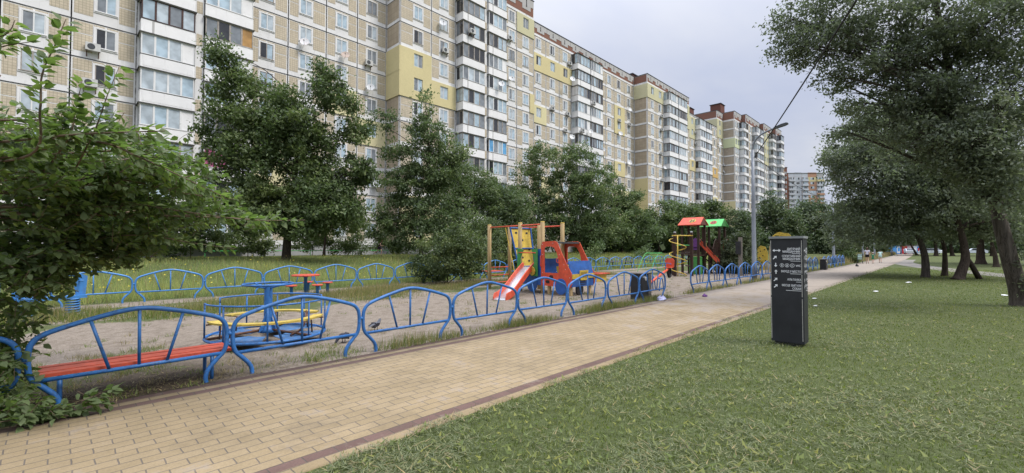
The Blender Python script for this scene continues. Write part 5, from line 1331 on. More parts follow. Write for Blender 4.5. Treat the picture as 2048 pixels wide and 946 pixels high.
    for j, (a, b) in enumerate(balcs):
        for k in range(nfl):
            if not seen(((a + b) / 2, Yf - 1, z_(k) + base + 1.4), 130): continue
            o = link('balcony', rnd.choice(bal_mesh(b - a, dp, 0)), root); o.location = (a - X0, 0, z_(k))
            kd = (kinds or {}).get((j, k))
            kd = kd or rnd.choice(['white'] * 9 + ['brown', 'grey', 'grey', 'dark', 'open'])
            key = (round(b - a, 1), kd, 0 if kd in ('pink', 'cyan', 'ply') else rnd.randrange(4))
            if key not in BAL: BAL[key] = glaze_mesh(b - a, dp, kd)
            link('glazing', BAL[key], o)
    return root
def cl(edges, wins):
    out = []
    for a, b in zip(edges[:-1], edges[1:]):
        w = [x for x in wins if a < x < b]; out.append((a, b, w[0] if w else None))
    return out
A_ = block('leftmost beige tiled apartment section with paired white balconies behind the big dark tree', -9.5, 26.45, 46, 58,
    cl([-9.5, -6.1, -2.9, .54, 4.25], [-7.8, -4.5, -1.33, 2.45]) + cl([12.35, 15.67, 19.43, 22.87, 26.45], [13.75, 17.35, 21.1, 24.6]), [(4.35, 7.9), (8.55, 12.25)],
    [(19.43, 22.87, 5, 6, 'yel2'), (22.87, 26.3, 4, 5, 'yel2'), (12.4, 15.6, 2, 4, 'yel2')], side=False, kinds={(1, 2): 'pink', (0, 5): 'white', (0, 6): 'brown', (0, 7): 'grey', (1, 5): 'white', (1, 6): 'ply', (1, 7): 'white', (0, 8): 'open'})
B_ = block('beige tiled apartment section stepping forward with a yellow insulated corner and paired white balconies', 26.5, 49.2, 43.2, 58,
    cl([26.5, 30.75, 34.4], [28.9, 32.6]) + cl([43.3, 45.5, 49.2], [44.5, 47.4]), [(34.5, 38.2), (38.85, 42.2)],
    [(26.5, 30.75, 6, 8, 'yel'), (30.75, 34.4, 6, 7, 'yel'), (48.25, 49.2, 7, 8, 'yel'), (45.5, 49.2, 11, 12, 'olive'), (26.5, 34.4, 0, 2, 'yel2')], zroof=38.4, side_patches=[(6, 8, 'yel')], side_to=46, kinds={(0, 4): 'open', (1, 4): 'cyan', (0, 9): 'dark', (1, 9): 'dark'})
C_ = block('middle recessed apartment section with a red attic frieze and a yellow storey band', 49.3, 84.3, 46, 58,
    cl([49.3, 52.3, 55.4, 58.9, 62.3], [50.8, 53.5, 57.05, 60.55]) + cl([70.6, 73.2, 76.4, 80.3, 84.3], [71.6, 74.6, 78.2, 82.1]), [(62.4, 66.2), (66.5, 70.4)],
    [(49.3, 62.3, 10, 11, 'yel'), (49.3, 55.4, 7, 8, 'yel2'), (76.4, 80.3, 8, 10, 'ochre' if False else 'yel'), (76.4, 80.3, 5, 6, 'yel'), (76.4, 84.3, 0, 4, 'yel2'), (49.3, 58.9, 2, 4, 'yel2')], side=False, zroof=37.6)
D_ = block('apartment section stepping forward with plain brown end wall panels and a pale olive top storey', 84.4, 105.4, 43, 58,
    cl([84.4, 88.2, 91.6], [86.5, 90.0]) + cl([102.4, 105.4], [103.8]), [(91.8, 96.2), (96.6, 101.2)],
    [(84.4, 91.6, 11, 12, 'olive'), (102.4, 105.4, 10, 12, 'olive')], side_patches=[(11, 12, 'olive'), (0, 5, 'yel')], side_to=46, zroof=37.5)
E_ = block('recessed apartment section between the two brown end walls, with narrow balconies and an ochre patch', 105.5, 132.4, 46, 58,
    cl([105.5, 109, 112.5, 116.5], [107.2, 110.8, 114.6]) + cl([125.2, 128.4, 132.4], [126.8, 130.4]), [(116.6, 120.6), (121.0, 125.0)],
    [(112.5, 116.5, 10, 12, 'olive'), (112.5, 116.5, 7, 8, 'yel'), (125.2, 128.4, 7, 8, 'yel'), (128.4, 132.4, 7, 8, 'ochre'), (125.2, 132.4, 4, 5, 'yel2')], side=False, zroof=36.3)
g2 = 'sections of the stepped farther apartment building'
F_ = block('narrow taller section with a long dark red attic wall rising behind the recessed roof', 132.5, 137.3, 46, 62, cl([132.5, 137.3], [134.6]), [], [(132.5, 137.3, 12, 14, 'olive')], nfl=14, zroof=41.3, side_patches=[(12, 14, 'olive')], group=g2, fh=2.64, side_tile='tile_far')
G_ = block('taller stepped section with a brown end wall and one pale lime storey', 137.4, 143.6, 42.8, 58, cl([137.4, 139.6, 141.4], [138.5, 140.5]), [(141.5, 145.6)], [(137.4, 141.4, 11, 12, 'lime'), (137.4, 141.4, 0, 4, 'yel2')], nfl=14, zroof=41.5, side_patches=[(11, 12, 'lime'), (0, 5, 'yel2')], side_to=46, group=g2, fh=2.64, side_tile='tile_far')
H_ = block('second step of the farther building, all balconies with a small red attic side', 143.7, 157.2, 41.5, 58, cl([146, 149.5], [148]), [(149.6, 153.0), (153.3, 156.8)], [], nfl=14, zroof=41.6, side_to=42.8, group=g2, fh=2.64, side_tile='tile_far')
I_ = block('third step of the farther building, narrow with a yellowish top', 157.3, 166.5, 40.2, 58, cl([157.3, 159.6, 162], [158.4, 160.8]), [(162.2, 166.0)], [(157.3, 162, 10, 14, 'olive')], nfl=14, zroof=41.3, side_to=41.5, group=g2, fh=2.64, side_tile='tile_far')
J_ = block('last step of the farther building with a pale yellow right edge and one orange balcony', 166.6, 173, 38.9, 58, cl([170.8, 173], [171.9]), [(166.8, 170.6)], [(170.8, 173, 0, 14, 'yel2')], nfl=14, zroof=41.5, side_to=40.2, group=g2, fh=2.64, side_tile='tile_far', kinds={(0, 9): 'ply'})
# roof-top vents
def vent(root, x, y, z, w, d, h):
    mb = MB(); mb.box(x, x + w, y, y + d, z, z + h, 0); mb.box(x - .2, x + w + .2, y - .2, y + d + .2, z + h, z + h + .15, 1); mb.build('roof_vent', [M['brick2'], M['roof_dark']], root)
vent(D_, 1.2, 4, 37.5 - .85 + .1, 2.6, 2.2, 1.3); vent(F_, .6, 8, 41.3 - .85 + .1, 3, 3, 2.6); vent(G_, .6, 4, 41.5 - .85 + .1, 3.4, 3, 3.2); vent(F_, 1.5, 13, 41.3 - .85 + .1, 2, 2, 1.2); vent(H_, 5, 3, 41.6 - .85 + .1, 1.2, 1.2, .8)

# ------------------------------------------------------------------ far blocks facing the path
def far_block(label, px0, px1, dist, top, colspec, fh, side_m, side_w, floors=15):
    a, b = atD(px0, 495, dist), atD(px1, 495, dist); a.z = b.z = 0
    wd = (b - a).length; rz = math.atan2(b.y - a.y, b.x - a.x)
    root = thing('apartment_block', label, 'apartment block', (a.x, a.y, 0), rz, 'apartment towers far behind the path')
    mb = MB(); mats = ['greyb', 'orange', 'yel', 'brick2', 'seam', 'conc_grey', 'brick', 'white']; mi = {k: i for i, k in enumerate(mats)}
    mb.box(0, wd, 0, 14, 0, top, mi[side_m])
    if side_w: mb.box(wd, wd + .02, 0, 14, 0, top, mi[side_m])
    wins = []
    nf = int((top - 1.5) / fh)
    for (u0, u1, kind, m, special) in colspec:
        x0, x1 = u0 * wd, u1 * wd
        for k in range(floors):
            z1 = top - 2.2 - k * fh; z0 = z1 - fh
            if z0 < 3: break
            mm = special.get(k, m); pr = .9 if kind == 'b' else .06
            mb.box(x0 + .03, x1 - .03, -pr, 0, z0 + .06, z0 + (1.15 if kind == 'b' else fh), mi[mm])
            if kind == 'b': mb.box(x0 + .1, x1 - .1, -.5, 0, z0 + 1.15, z0 + fh, mi['conc_grey'])
            mb.box(x0, x1, -pr - .02, 0, z0 - .05, z0 + .05, mi['seam'])
            wins.append((kind, (x0 + x1) / 2, x1 - x0, z0, pr))
        mb.box(x0 + .05, x1 - .05, -.05, 0, top - 2.1, top + (.5 if kind == 'w' else 0), mi['greyb' if m == 'greyb' else ('conc_grey' if special.get('att') is None else special['att'])])
    mb.box(-.2, wd + .2, -.2, 14, top + .0, top + .25, mi['seam'])
    mb.build('wall', [M[k] for k in mats], root)
    for kind, x, w, z0, pr in wins:
        m2 = MB(); ww = w * (.80 if kind == 'b' else .42)
        y = -.55 if kind == 'b' else -.09
        m2.box(x - ww / 2, x + ww / 2, y - .04, y + .03, z0 + 1.1, z0 + 2.45, 0)
        o = m2.build('window', M['frame'], root); n = 4 if kind == 'b' else 2; m3 = MB(); s = ww / n; mm = [rnd.choice(['gl_light', 'gl_mid', 'gl_dark', 'gl_dark', 'gl_blue']) for _ in range(n)]
        for i in range(n): m3.poly([(x - ww / 2 + i * s + .07, y - .05, z0 + 1.18), (x - ww / 2 + (i + 1) * s - .05, y - .05, z0 + 1.18), (x - ww / 2 + (i + 1) * s - .05, y - .05, z0 + 2.38), (x - ww / 2 + i * s + .07, y - .05, z0 + 2.38)], i)
        m3.build('pane', [M[k] for k in mm], o)
    return root
far_block('far pale grey and orange apartment tower left of the right-hand tree crowns', 1578.5, 1649.5, 255, 44.5,
    [(0, .165, 'b', 'greyb', {}), (.165, .38, 'w', 'greyb', {}), (.38, .555, 'b', 'greyb', {}), (.555, .80, 'w', 'orange', {0: 'yel', 3: 'greyb', 'att': 'orange'}), (.80, 1, 'b', 'orange', {0: 'yel', 1: 'greyb', 2: 'greyb', 'att': 'conc_grey'})], 2.62, 'orange', 1, 14)
far_block('far dark red apartment tower just left of the grey and orange one', 1561, 1576.5, 250, 46.8, [(0, .72, 'b', 'brick2', {'att': 'brick2'}), (.72, 1, 'w', 'brick', {'att': 'brick'})], 2.62, 'brick', 1, 14)
far_block('pale far tower glimpsed between the roadside trees at the end of the path', 1716, 1728, 330, 27, [(0, .5, 'w', 'orange', {}), (.5, 1, 'b', 'greyb', {})], 2.7, 'greyb', 1, 9)

# ------------------------------------------------------------------ air conditioners and satellite dishes hung on the walls
mb = MB(); mb.box(-.42, .42, -.46, -.14, 0, .58); ME_AC = mb.mesh('air_conditioner', simple('air_conditioner_casing', (.50, .50, .48), .5, .12, 3))
mb = MB(); mb.prism([(-.10 + .22 * math.cos(q), .29 + .22 * math.sin(q)) for q in np.linspace(0, 2 * PI, 17)[:-1]], -.475, -.461, 'xz'); ME_FAN = mb.mesh('fan', M['lamp_dark'])
mb = MB(); mb.box(-.36, -.31, -.44, -.02, -.06, -.005); mb.box(.31, .36, -.44, -.02, -.06, -.005); mb.box(-.36, -.31, -.06, -.02, -.4, -.06); mb.box(.31, .36, -.06, -.02, -.4, -.06); ME_BR = mb.mesh('bracket', M['rust'])
prof = [(0.001, 0)] + [(r, .28 * r * r) for r in (.12, .24, .36, .45)] + [(.455, .065), (.36, .02), (.001, -.025)]
mb = MB(); mb.lathe(prof, 20); ME_DISH = mb.mesh('reflector', M['white'], True)
mb = MB(); mb.tube([(0, -.44, .05), (0, -.20, .40)], .014, 5); mb.box(-.04, .04, -.24, -.14, .36, .46); mb.tube([(0, 0, -.02), (0, .05, -.32), (0, .30, -.40)], .022, 6); ME_ARM = mb.mesh('feed_arm', M['lamp_dark'], True)
def on_wall(px, py, Yf):
    return atY(px, py, Yf)
def ac(px, py, Yf, lab):
    p = on_wall(px, py, Yf - .3); o = thing('air_conditioner', lab, 'air conditioner', (p.x, Yf, p.z - .28), 0, 'air conditioners on the facades')
    link('casing', ME_AC, o); link('fan', ME_FAN, o); link('bracket', ME_BR, o)
def dish(px, py, Yf, lab, s=1., mat=None, rz=-28):
    p = on_wall(px, py, Yf - .5); o = thing('satellite_dish', lab, 'satellite dish', (p.x, Yf - .5, p.z), 0, 'satellite dishes on the facades')
    me = ME_DISH
    if mat: me = ME_DISH.copy(); me.materials[0] = mat
    r = link('reflector', me, o); r.rotation_euler = (R_(68), 0, R_(rz)); r.scale = (s, s, s)
    a = link('feed_arm', ME_ARM, o); a.rotation_euler = (R_(68), 0, R_(rz)); a.scale = (s, s, s)
M['rusty_dish'] = simple('rusty_white_dish', (.50, .42, .36), .6, .3, 5, .2, dirt=(.30, .10, .04), dirt_amt=.95)
ac(186, 95, 46, 'white air conditioner below the upper left window, with its cable looping towards the nearest balcony')
ac(180, 166, 46, 'white air conditioner with a dark round fan, half behind the foreground twig at the left')
ac(738, 126, 46, 'white air conditioner under a window of the recessed section, just left of the yellow corner')
ac(891, 101, 43.2, 'white air conditioner under a window left of the balcony stack with the blue film panes')
ac(945, 63, 41.8, 'white air conditioner hung on a balcony front near the top of the picture')
ac(1020, 76, 43.2, 'white air conditioner right of the uppermost grey balcony of the forward section')
ac(1140, 127, 46, 'small air conditioner beside the top left corner of the middle balcony stack')
ac(1105.5, 217, 46, 'air conditioner two storeys below the yellow band, second window column of the middle section')
ac(1136, 228, 46, 'air conditioner close left of the middle balcony stack, upper of two')
ac(1131.5, 261, 46, 'air conditioner close left of the middle balcony stack, lower of two')
ac(1165.5, 261, 44.6, 'air conditioner on a brown framed balcony of the middle stack')
ac(1188, 206, 44.6, 'air conditioner on an open dark balcony in the right half of the middle stack')
ac(1239, 241, 46, 'air conditioner on the right hand yellow patch below a window')
ac(1259.5, 249, 46, 'air conditioner in the corner beside the brown end wall')
ac(1324, 232, 43, 'air conditioner left of the olive topped balcony stack, highest of four')
ac(1324, 259, 43, 'air conditioner left of the olive topped balcony stack, second from the top')
ac(1323, 307, 43, 'air conditioner left of the olive topped balcony stack, third from the top')
ac(1325, 360, 43, 'air conditioner left of the olive topped balcony stack, lowest of four')
ac(1391, 265, 46, 'tiny air conditioner on the far recessed section, upper one')
ac(1392, 287, 46, 'tiny air conditioner on the far recessed section, lower one')
dish(609, 84, 46, 'white satellite dish with an orange patch and dark scrawl below a tiled window, farthest left', 1.0, simple('marked_white_dish', (.62, .62, .62), .5, .1, 4, .3, dirt=(.40, .14, .06), dirt_amt=.6))
dish(691, 110, 46, 'rust stained satellite dish, right of the scrawled white one', .95, M['rusty_dish'])
dish(741, 175, 46, 'white satellite dish below the window immediately left of the yellow corner')
dish(754, 368, 46, 'low white satellite dish beside the runner side window in the inner corner', 1.0)
dish(886, 46, 43.2, 'white satellite dish on the topmost window left of the forward balcony stack')
dish(1003, 168, 41.8, 'white satellite dish on a balcony front of the forward section', .95)
dish(1023, 157, 43.2, 'white satellite dish on the wall just right of the forward balcony stack', .95)
dish(1145, 158, 44.7, 'white satellite dish at the end of the yellow storey band', 1.1)
dish(1181, 263, 44.6, 'satellite dish on the middle balcony stack beside an air conditioner', 1.0)
dish(1144, 274, 45.2, 'satellite dish at the lower left corner of the middle balcony stack', 1.1)
dish(1206, 299, 45.4, 'satellite dish at the lower right corner of the middle balcony stack', 1.0)
dish(1260, 219, 46, 'satellite dish in the corner beside the brown end wall, upper one', 1.0)
dish(1241, 267, 46, 'satellite dish on the lower part of the right hand yellow patch', 1.1)
dish(1259, 325, 46, 'large satellite dish in the corner beside the brown end wall, lower one', 1.3)
dish(1330, 335, 43, 'satellite dish left of the olive topped balcony stack, low down', 1.0)
dish(1440, 287, 46, 'satellite dish near the top of the wall before the farther building', 1.3)
dish(1449, 329, 46.2, 'satellite dish against the farther brown end wall, upper of two', 1.3)
dish(1449, 343, 46.2, 'satellite dish against the farther brown end wall, lower of two', 1.3)
# ------------------------------------------------------------------ trees
VIEW = Vector((math.cos(AZ), math.sin(AZ), 0)); RIGHT = Vector((math.sin(AZ), -math.cos(AZ), 0)); UP = Vector((0, 0, 1))
AXM = np.array([list(RIGHT), list(VIEW), list(UP)])
def leaf_quads(C, size, rs, droop=.3, wide=.5, O=None):
    n = len(C)
    N = rs.normal(0, .55, (n, 3)); N[:, 2] += .75                           # blades face up and out of their clump
    if O is not None: N += .8 * O / (np.linalg.norm(O, axis=1)[:, None] + 1e-6)
    d = rs.normal(0, 1, (n, 3)); d[:, 2] -= droop; d /= np.linalg.norm(d, axis=1)[:, None]
    w_ = np.cross(d, N); w_ /= np.linalg.norm(w_, axis=1)[:, None] + 1e-9
    l = (size * rs.uniform(.65, 1.3, n))[:, None]
    b = C; t = C + d * l; m = C + d * l * .42; hw = w_ * l * wide * .5
    V = np.stack([b, m + hw, t, m - hw], 1).reshape(-1, 3); F = np.arange(4 * n).reshape(-1, 4); return V, F
DENS = 1.75; CL = 1.0
def tree(label, cat, trunk, blobs, leaf, size, mat, r0, barkm='bark', seed=0, per=50, sig=.35, twigs=.6, name='tree', group=None, extra=None, droop=.3, wood=True, wide=.5, limb_lo=.30, tips=True):
    """trunk: world points from the ground up; blobs: (px, py, depth, rx_px, ry_px, rdepth_m, clusters)"""
    rs = np.random.RandomState(seed); T = [Vector(p) for p in trunk]; base = T[0].copy()
    root = thing(name, label, cat, base, 0, group)
    Tc = catmull(T, 5); n = len(Tc); mb = MB(); o = lambda p: Vector(p) - base
    rad = [r0 * (1.25 if i == 0 else 1.0) * (1 - .74 * (i / (n - 1)) ** .8) for i in range(n)]
    if n > 3: rad[1] = r0 * 1.05
    if wood: mb.tube([o(p) for p in Tc], rad, 9)
    Cs = []; Os = []; tint = []
    for (px, py, d, rx, ry, rd, nc) in blobs:
        c = atD(px, py, d); R3 = np.array([rx * d / FPX, rd, ry * d / FPX]); nc = int(nc * CL)
        q = rs.normal(0, 1, (nc, 3)); q /= np.linalg.norm(q, axis=1)[:, None]; q *= rs.uniform(.25, 1, nc)[:, None] ** .55
        P = np.array(c)[None] + (q * R3) @ AXM
        P[:, 2] = np.maximum(P[:, 2], base.z + .12 + .4 * sig)
        # limb
        best, bi = 1e9, n - 1
        for i in range(int(n * limb_lo), n):
            p = Tc[i]; hd = math.hypot(p.x - c.x, p.y - c.y); e = abs((c.z - p.z) - .55 * hd) + .35 * hd
            if e < best: best, bi = e, i
        s = Tc[bi]; mid = s.lerp(c, .5) + Vector((rs.normal(0, .06), rs.normal(0, .06), .10)) * (c - s).length
        limb = catmull([s, mid, c], 6); lr = max(.010, min(rad[bi] * .5, .030 * (c - s).length + .015))
        if wood: mb.tube([o(p) for p in limb], [lr * (1 - .78 * i / (len(limb) - 1)) for i in range(len(limb))], 6)
        ctint = np.clip(rs.normal(.5, .13), .2, .8)
        for k in range(nc):
            cp = Vector(P[k])
            if rs.uniform() < twigs and wood:
                a = limb[int(len(limb) * rs.uniform(.35, .99))]
                m_ = a.lerp(cp, .55) + Vector(rs.normal(0, .07, 3)) * (cp - a).length
                tr = lr * .22; mb.tube([o(a), o(m_), o(cp)], [tr, tr * .7, tr * .3], 3, cap=False)
            m = int(per * DENS * rs.uniform(.5, 1.5)); ss = sig * rs.uniform(.5, 1.15)
            L_ = P[k][None] + rs.normal(0, 1, (m, 3)) * np.array([ss, ss, ss * .62])
            Cs.append(L_); Os.append(L_ - P[k][None]); tint.append(np.clip(rs.normal(ctint + rs.normal(0, .2), .15, m), 0, 1))
    if extra is not None:
        for f in extra(rs, mb, o): Cs.append(f); Os.append(f * 0 + rs.normal(0, 1, f.shape)); tint.append(np.clip(rs.normal(.55, .2, len(f)), 0, 1))
    C = np.concatenate(Cs) - np.array(base)[None]; tint = np.concatenate(tint)
    keep = C[:, 2] > .04; C, tint = C[keep], tint[keep]; O_ = np.concatenate(Os)[keep]
    V, F = leaf_quads(C, size * 1.12, rs, droop, wide, O_)
    if wood: mb.build('trunk', M[barkm], root, True)
    link('crown', np_mesh('crown', V, F, M[leaf], None, tint), root)
    return root
def tp(*pts): return [atD(*p) for p in pts]
def onground(px, Y):                                                      # ground point under a picture column at distance Y from the path axis
    p = atY(px, 495, Y); return Vector((p.x, Y, gz(p.x, Y) - .05))
def upto(px, py, d): return atD(px, py, d)
def dep(p): return (Vector(p) - Vector((0, 0, HCAM))).dot(_F)

# big dark tree in front of the left section
b = onground(573, 32.5); d = dep(b)
tree('big dark green tree with a thick trunk left of the running person', 'tree', [b, upto(574, 490, d), upto(578, 445, d), upto(588, 370, d), upto(598, 290, d), upto(600, 210, d)],
    [(575, 330, d, 85, 70, 2.6, 70), (490, 300, d, 60, 65, 2.2, 48), (600, 235, d - .5, 62, 60, 2, 44), (535, 215, d, 62, 50, 2, 40), (455, 215, d + .5, 45, 50, 1.6, 26), (452, 140, d, 30, 42, 1.2, 16), (438, 100, d, 16, 24, .8, 6), (655, 180, d, 34, 40, 1.4, 20), (640, 150, d, 16, 28, .8, 7), (700, 265, d + .3, 38, 26, 1.3, 14), (690, 205, d, 20, 24, .9, 6), (690, 345, d, 52, 34, 1.6, 22), (735, 335, d, 22, 16, .9, 6), (640, 405, d - .6, 80, 50, 2.4, 52), (545, 415, d - .8, 80, 45, 2.4, 52), (470, 385, d, 55, 48, 2, 34), (505, 440, d, 50, 28, 2, 26), (600, 452, d - 1, 74, 26, 2, 36), (440, 270, d + .5, 36, 36, 1.4, 14), (560, 260, d, 60, 50, 2, 34), (620, 300, d, 50, 50, 2, 30), (660, 390, d, 60, 40, 2, 30), (430, 330, d, 36, 40, 1.4, 16), (690, 430, d, 45, 40, 1.8, 24), (500, 160, d, 34, 24, 1, 10)],
    'leaf_big', .23, None, .34, 'bark', 1, 58, .42, .5)
# lighter two-topped tree and its neighbours in front of the yellow corner
b = onground(842, 31.5); d = dep(b)
tree('loose light green tree with a leaning side stem below the yellow insulated corner', 'tree', [b, upto(842, 480, d), upto(846, 430, d), upto(858, 370, d), upto(858, 300, d), upto(853, 235, d)],
    [(852, 215, d, 22, 34, .9, 12), (858, 262, d, 42, 34, 1.3, 22), (845, 315, d, 62, 38, 1.7, 34), (890, 345, d, 50, 38, 1.6, 28), (835, 375, d, 66, 36, 1.9, 40), (800, 425, d - .6, 62, 40, 1.8, 36), (870, 425, d - .8, 70, 42, 2, 56), (770, 455, d, 50, 30, 1.8, 28), (850, 470, d - 1, 76, 30, 2, 46), (925, 450, d - .5, 50, 34, 1.8, 30), (880, 300, d, 34, 30, 1.2, 14), (860, 345, d - .3, 60, 36, 1.6, 26), (770, 232, d, 24, 26, .9, 9), (785, 290, d, 22, 30, .9, 9), (745, 250, d, 14, 14, .6, 4), (812, 330, d, 24, 22, 1, 9), (905, 310, d, 34, 30, 1.2, 18), (800, 375, d, 44, 40, 1.6, 28), (835, 260, d, 26, 26, 1, 10)],
    'leaf_mid', .20, None, .20, 'bark', 2, 46, .36, .6)
b = onground(934, 34.5); d = dep(b)
tree('dense feathery green tree behind the pale timber posts, left of the truck playhouse', 'tree', [b, upto(934, 470, d), upto(940, 430, d), upto(948, 380, d), upto(950, 350, d)],
    [(945, 360, d, 58, 40, 2, 46), (985, 392, d, 52, 36, 2, 42), (905, 395, d, 54, 44, 2, 44), (960, 400, d - 1, 70, 44, 2, 50), (920, 345, d, 34, 26, 1.4, 18), (1010, 400, d, 44, 30, 1.8, 30), (960, 425, d, 70, 38, 2.4, 44), (1020, 430, d, 46, 26, 1.8, 24), (900, 455, d, 55, 34, 2, 30), (1005, 462, d, 60, 28, 2, 40), (945, 470, d - 1, 76, 30, 2.2, 44), (1030, 410, d, 34, 30, 1.8, 20), (870, 390, d, 40, 36, 1.8, 22)],
    'leaf_mid', .24, None, .2, 'bark', 3, 46, .42, .4, wide=.36)
b = onground(1068, 35); d = dep(b)
b2 = onground(1160, 34); d2 = dep(b2)
tree('broad green tree behind the red truck cab, its crown reaching the middle balcony stack', 'tree', [b2, upto(1160, 480, d2), upto(1150, 440, d2), upto(1128, 390, d2), upto(1115, 340, d2)],
    [(1100, 330, d2, 58, 38, 3, 46), (1058, 355, d2, 34, 36, 2.2, 22), (1078, 305, d2, 30, 20, 1.6, 12), (1160, 335, d2, 52, 36, 2.8, 40), (1152, 300, d2, 20, 20, 1.2, 7), (1190, 375, d2, 44, 42, 2.6, 34), (1128, 400, d2, 66, 44, 3.4, 60), (1165, 450, d2, 70, 36, 3.4, 56), (1075, 425, d2, 52, 40, 3, 40), (1090, 468, d2, 60, 34, 2.6, 46), (1150, 380, d2 - 1, 70, 44, 3, 50), (1210, 450, d2, 60, 40, 3, 44), (1040, 400, d2, 34, 34, 2.2, 20), (1110, 440, d2 - 1, 80, 40, 3, 50)],
    'leaf_mid', .27, None, .26, 'bark', 4, 46, .5, .5)
b = onground(1245, 33.5); d = dep(b)
tree('narrow green tree before the end wall with the yellow base', 'tree', [b, upto(1243, 480, d), upto(1240, 440, d), upto(1228, 390, d), upto(1222, 355, d)],
    [(1222, 352, d, 18, 26, 1.4, 9), (1226, 392, d, 36, 32, 2.2, 28), (1255, 405, d, 30, 30, 2, 22), (1240, 440, d, 52, 36, 3, 46), (1275, 442, d, 30, 32, 2.2, 22), (1225, 472, d, 50, 24, 2.6, 32), (1268, 395, d, 16, 14, 1, 5), (1290, 465, d, 40, 30, 2.4, 30), (1250, 470, d, 60, 30, 2.6, 40), (1240, 410, d, 40, 36, 2.4, 30)],
    'leaf_mid', .29, None, .2, 'bark', 5, 42, .5, .4)
for i, (px, Y, bl, lab, lf) in enumerate((
    (1318, 33, [(1318, 440, 34, 36), (1345, 425, 26, 24), (1300, 462, 30, 26), (1350, 462, 36, 28)], 'round bushy tree straight behind the yellow spiral pole', 'leaf_mid'),
    (1372, 31, [(1380, 440, 26, 28), (1372, 470, 34, 24), (1395, 465, 26, 24)], 'small tree directly behind the red play tower roof', 'leaf_big'),
    (1412, 36, [(1408, 415, 26, 18), (1395, 430, 30, 22), (1430, 432, 26, 22), (1410, 460, 40, 26)], 'dark tree behind the green play tower roof', 'leaf_big'),
    (1478, 30, [(1478, 440, 26, 26), (1465, 470, 30, 28), (1500, 465, 26, 30)], 'leafy tree behind the nearest street lamp, left side', 'leaf_far'),
    (1545, 27, [(1545, 400, 18, 20), (1535, 425, 30, 26), (1560, 440, 34, 34), (1520, 460, 34, 34), (1575, 470, 36, 34)], 'pointed green tree right of the nearest street lamp', 'leaf_far'),
    (1612, 24, [(1605, 425, 30, 22), (1630, 420, 28, 20), (1600, 455, 40, 34), (1645, 450, 34, 34), (1620, 485, 46, 30)], 'wide dark hedge tree below the far grey and orange tower', 'leaf_far'),
    (1668, 19, [(1672, 440, 22, 34), (1692, 430, 20, 30), (1655, 470, 26, 34), (1690, 480, 26, 36)], 'dark tree crowding the second street lamp', 'leaf_big'))):
    b = onground(px, Y); d = dep(b); k = d / FPX
    tree(lab, 'tree', [b, upto(px, bl[-1][1], d), upto(bl[0][0], bl[0][1], d)], [(x, y, d + (j % 2) * 1.5, rx, ry, 2.4, max(8, int(rx * ry * .034))) for j, (x, y, rx, ry) in enumerate(bl)], lf, .0045 * d + .03, None, .16, 'bark', 20 + i, 44, .0085 * d, .3, group=None)
# shrubs and bushes
def bush(lab, Y, blobs, leaf, size, seed, per=44, sig=.25, cat='shrub', name='shrub', rd=1.0, dens=.03, droop=.2, base_px=None, twigs=.5, wide=.5):
    px = base_px or blobs[0][0]; b = onground(px, Y); d = dep(b)
    return tree(lab, cat, [b, b + Vector((.05, .05, .35)), upto(px, blobs[0][1], d)], [(x, y, d + (j % 3 - 1) * rd * .4, rx, ry, rd, max(6, int(rx * ry * dens))) for j, (x, y, rx, ry) in enumerate(blobs)], leaf, size, None, .05, 'twig', seed, per, sig, twigs, name, limb_lo=0, wide=wide, droop=droop)
bush('large spreading dark shrub overhanging the back fence left of the timber posts', 16.3, [(895, 520, 60, 34), (940, 500, 42, 36), (850, 528, 36, 24), (900, 482, 40, 22), (945, 540, 34, 22), (870, 548, 34, 16), (918, 456, 16, 10), (850, 486, 18, 10)], 'leaf_shrub', .105, 40, 42, .17, rd=1.1, dens=.032)
bush('olive green shrub mass between the timber posts and the truck playhouse', 19.5, [(1010, 510, 44, 40), (1050, 490, 36, 40), (985, 470, 36, 34), (1060, 530, 34, 30), (1020, 545, 40, 22), (968, 520, 26, 36)], 'leaf_shrub', .12, 41, 56, .24, rd=1.2)
bush('small sapling on the grass just right of the truck playhouse', 20.5, [(1190, 490, 18, 12), (1180, 512, 24, 14)], 'leaf_mid', .14, 42, 40, .22)
bush('rounded shrub in the meadow between the two picnic benches', 24, [(1283, 508, 18, 12), (1296, 500, 12, 10), (1276, 516, 16, 8)], 'leaf_mid', .16, 43, 40, .28)
bush('leafy pale green bush around the grey post with the black box', 9.6, [(1470, 520, 26, 34), (1494, 505, 16, 30), (1450, 530, 22, 26), (1485, 490, 22, 24), (1455, 500, 18, 22), (1488, 545, 24, 16)], 'leaf_olive', .13, 44, 46, .24, rd=1.0, dens=.04)
bush('dark rounded bush closing the far end of the blue fence', 7.3, [(1696, 508, 11, 18), (1706, 519, 9, 12), (1690, 495, 12, 18)], 'leaf_big', .13, 45, 70, .22, dens=.10, rd=.8)
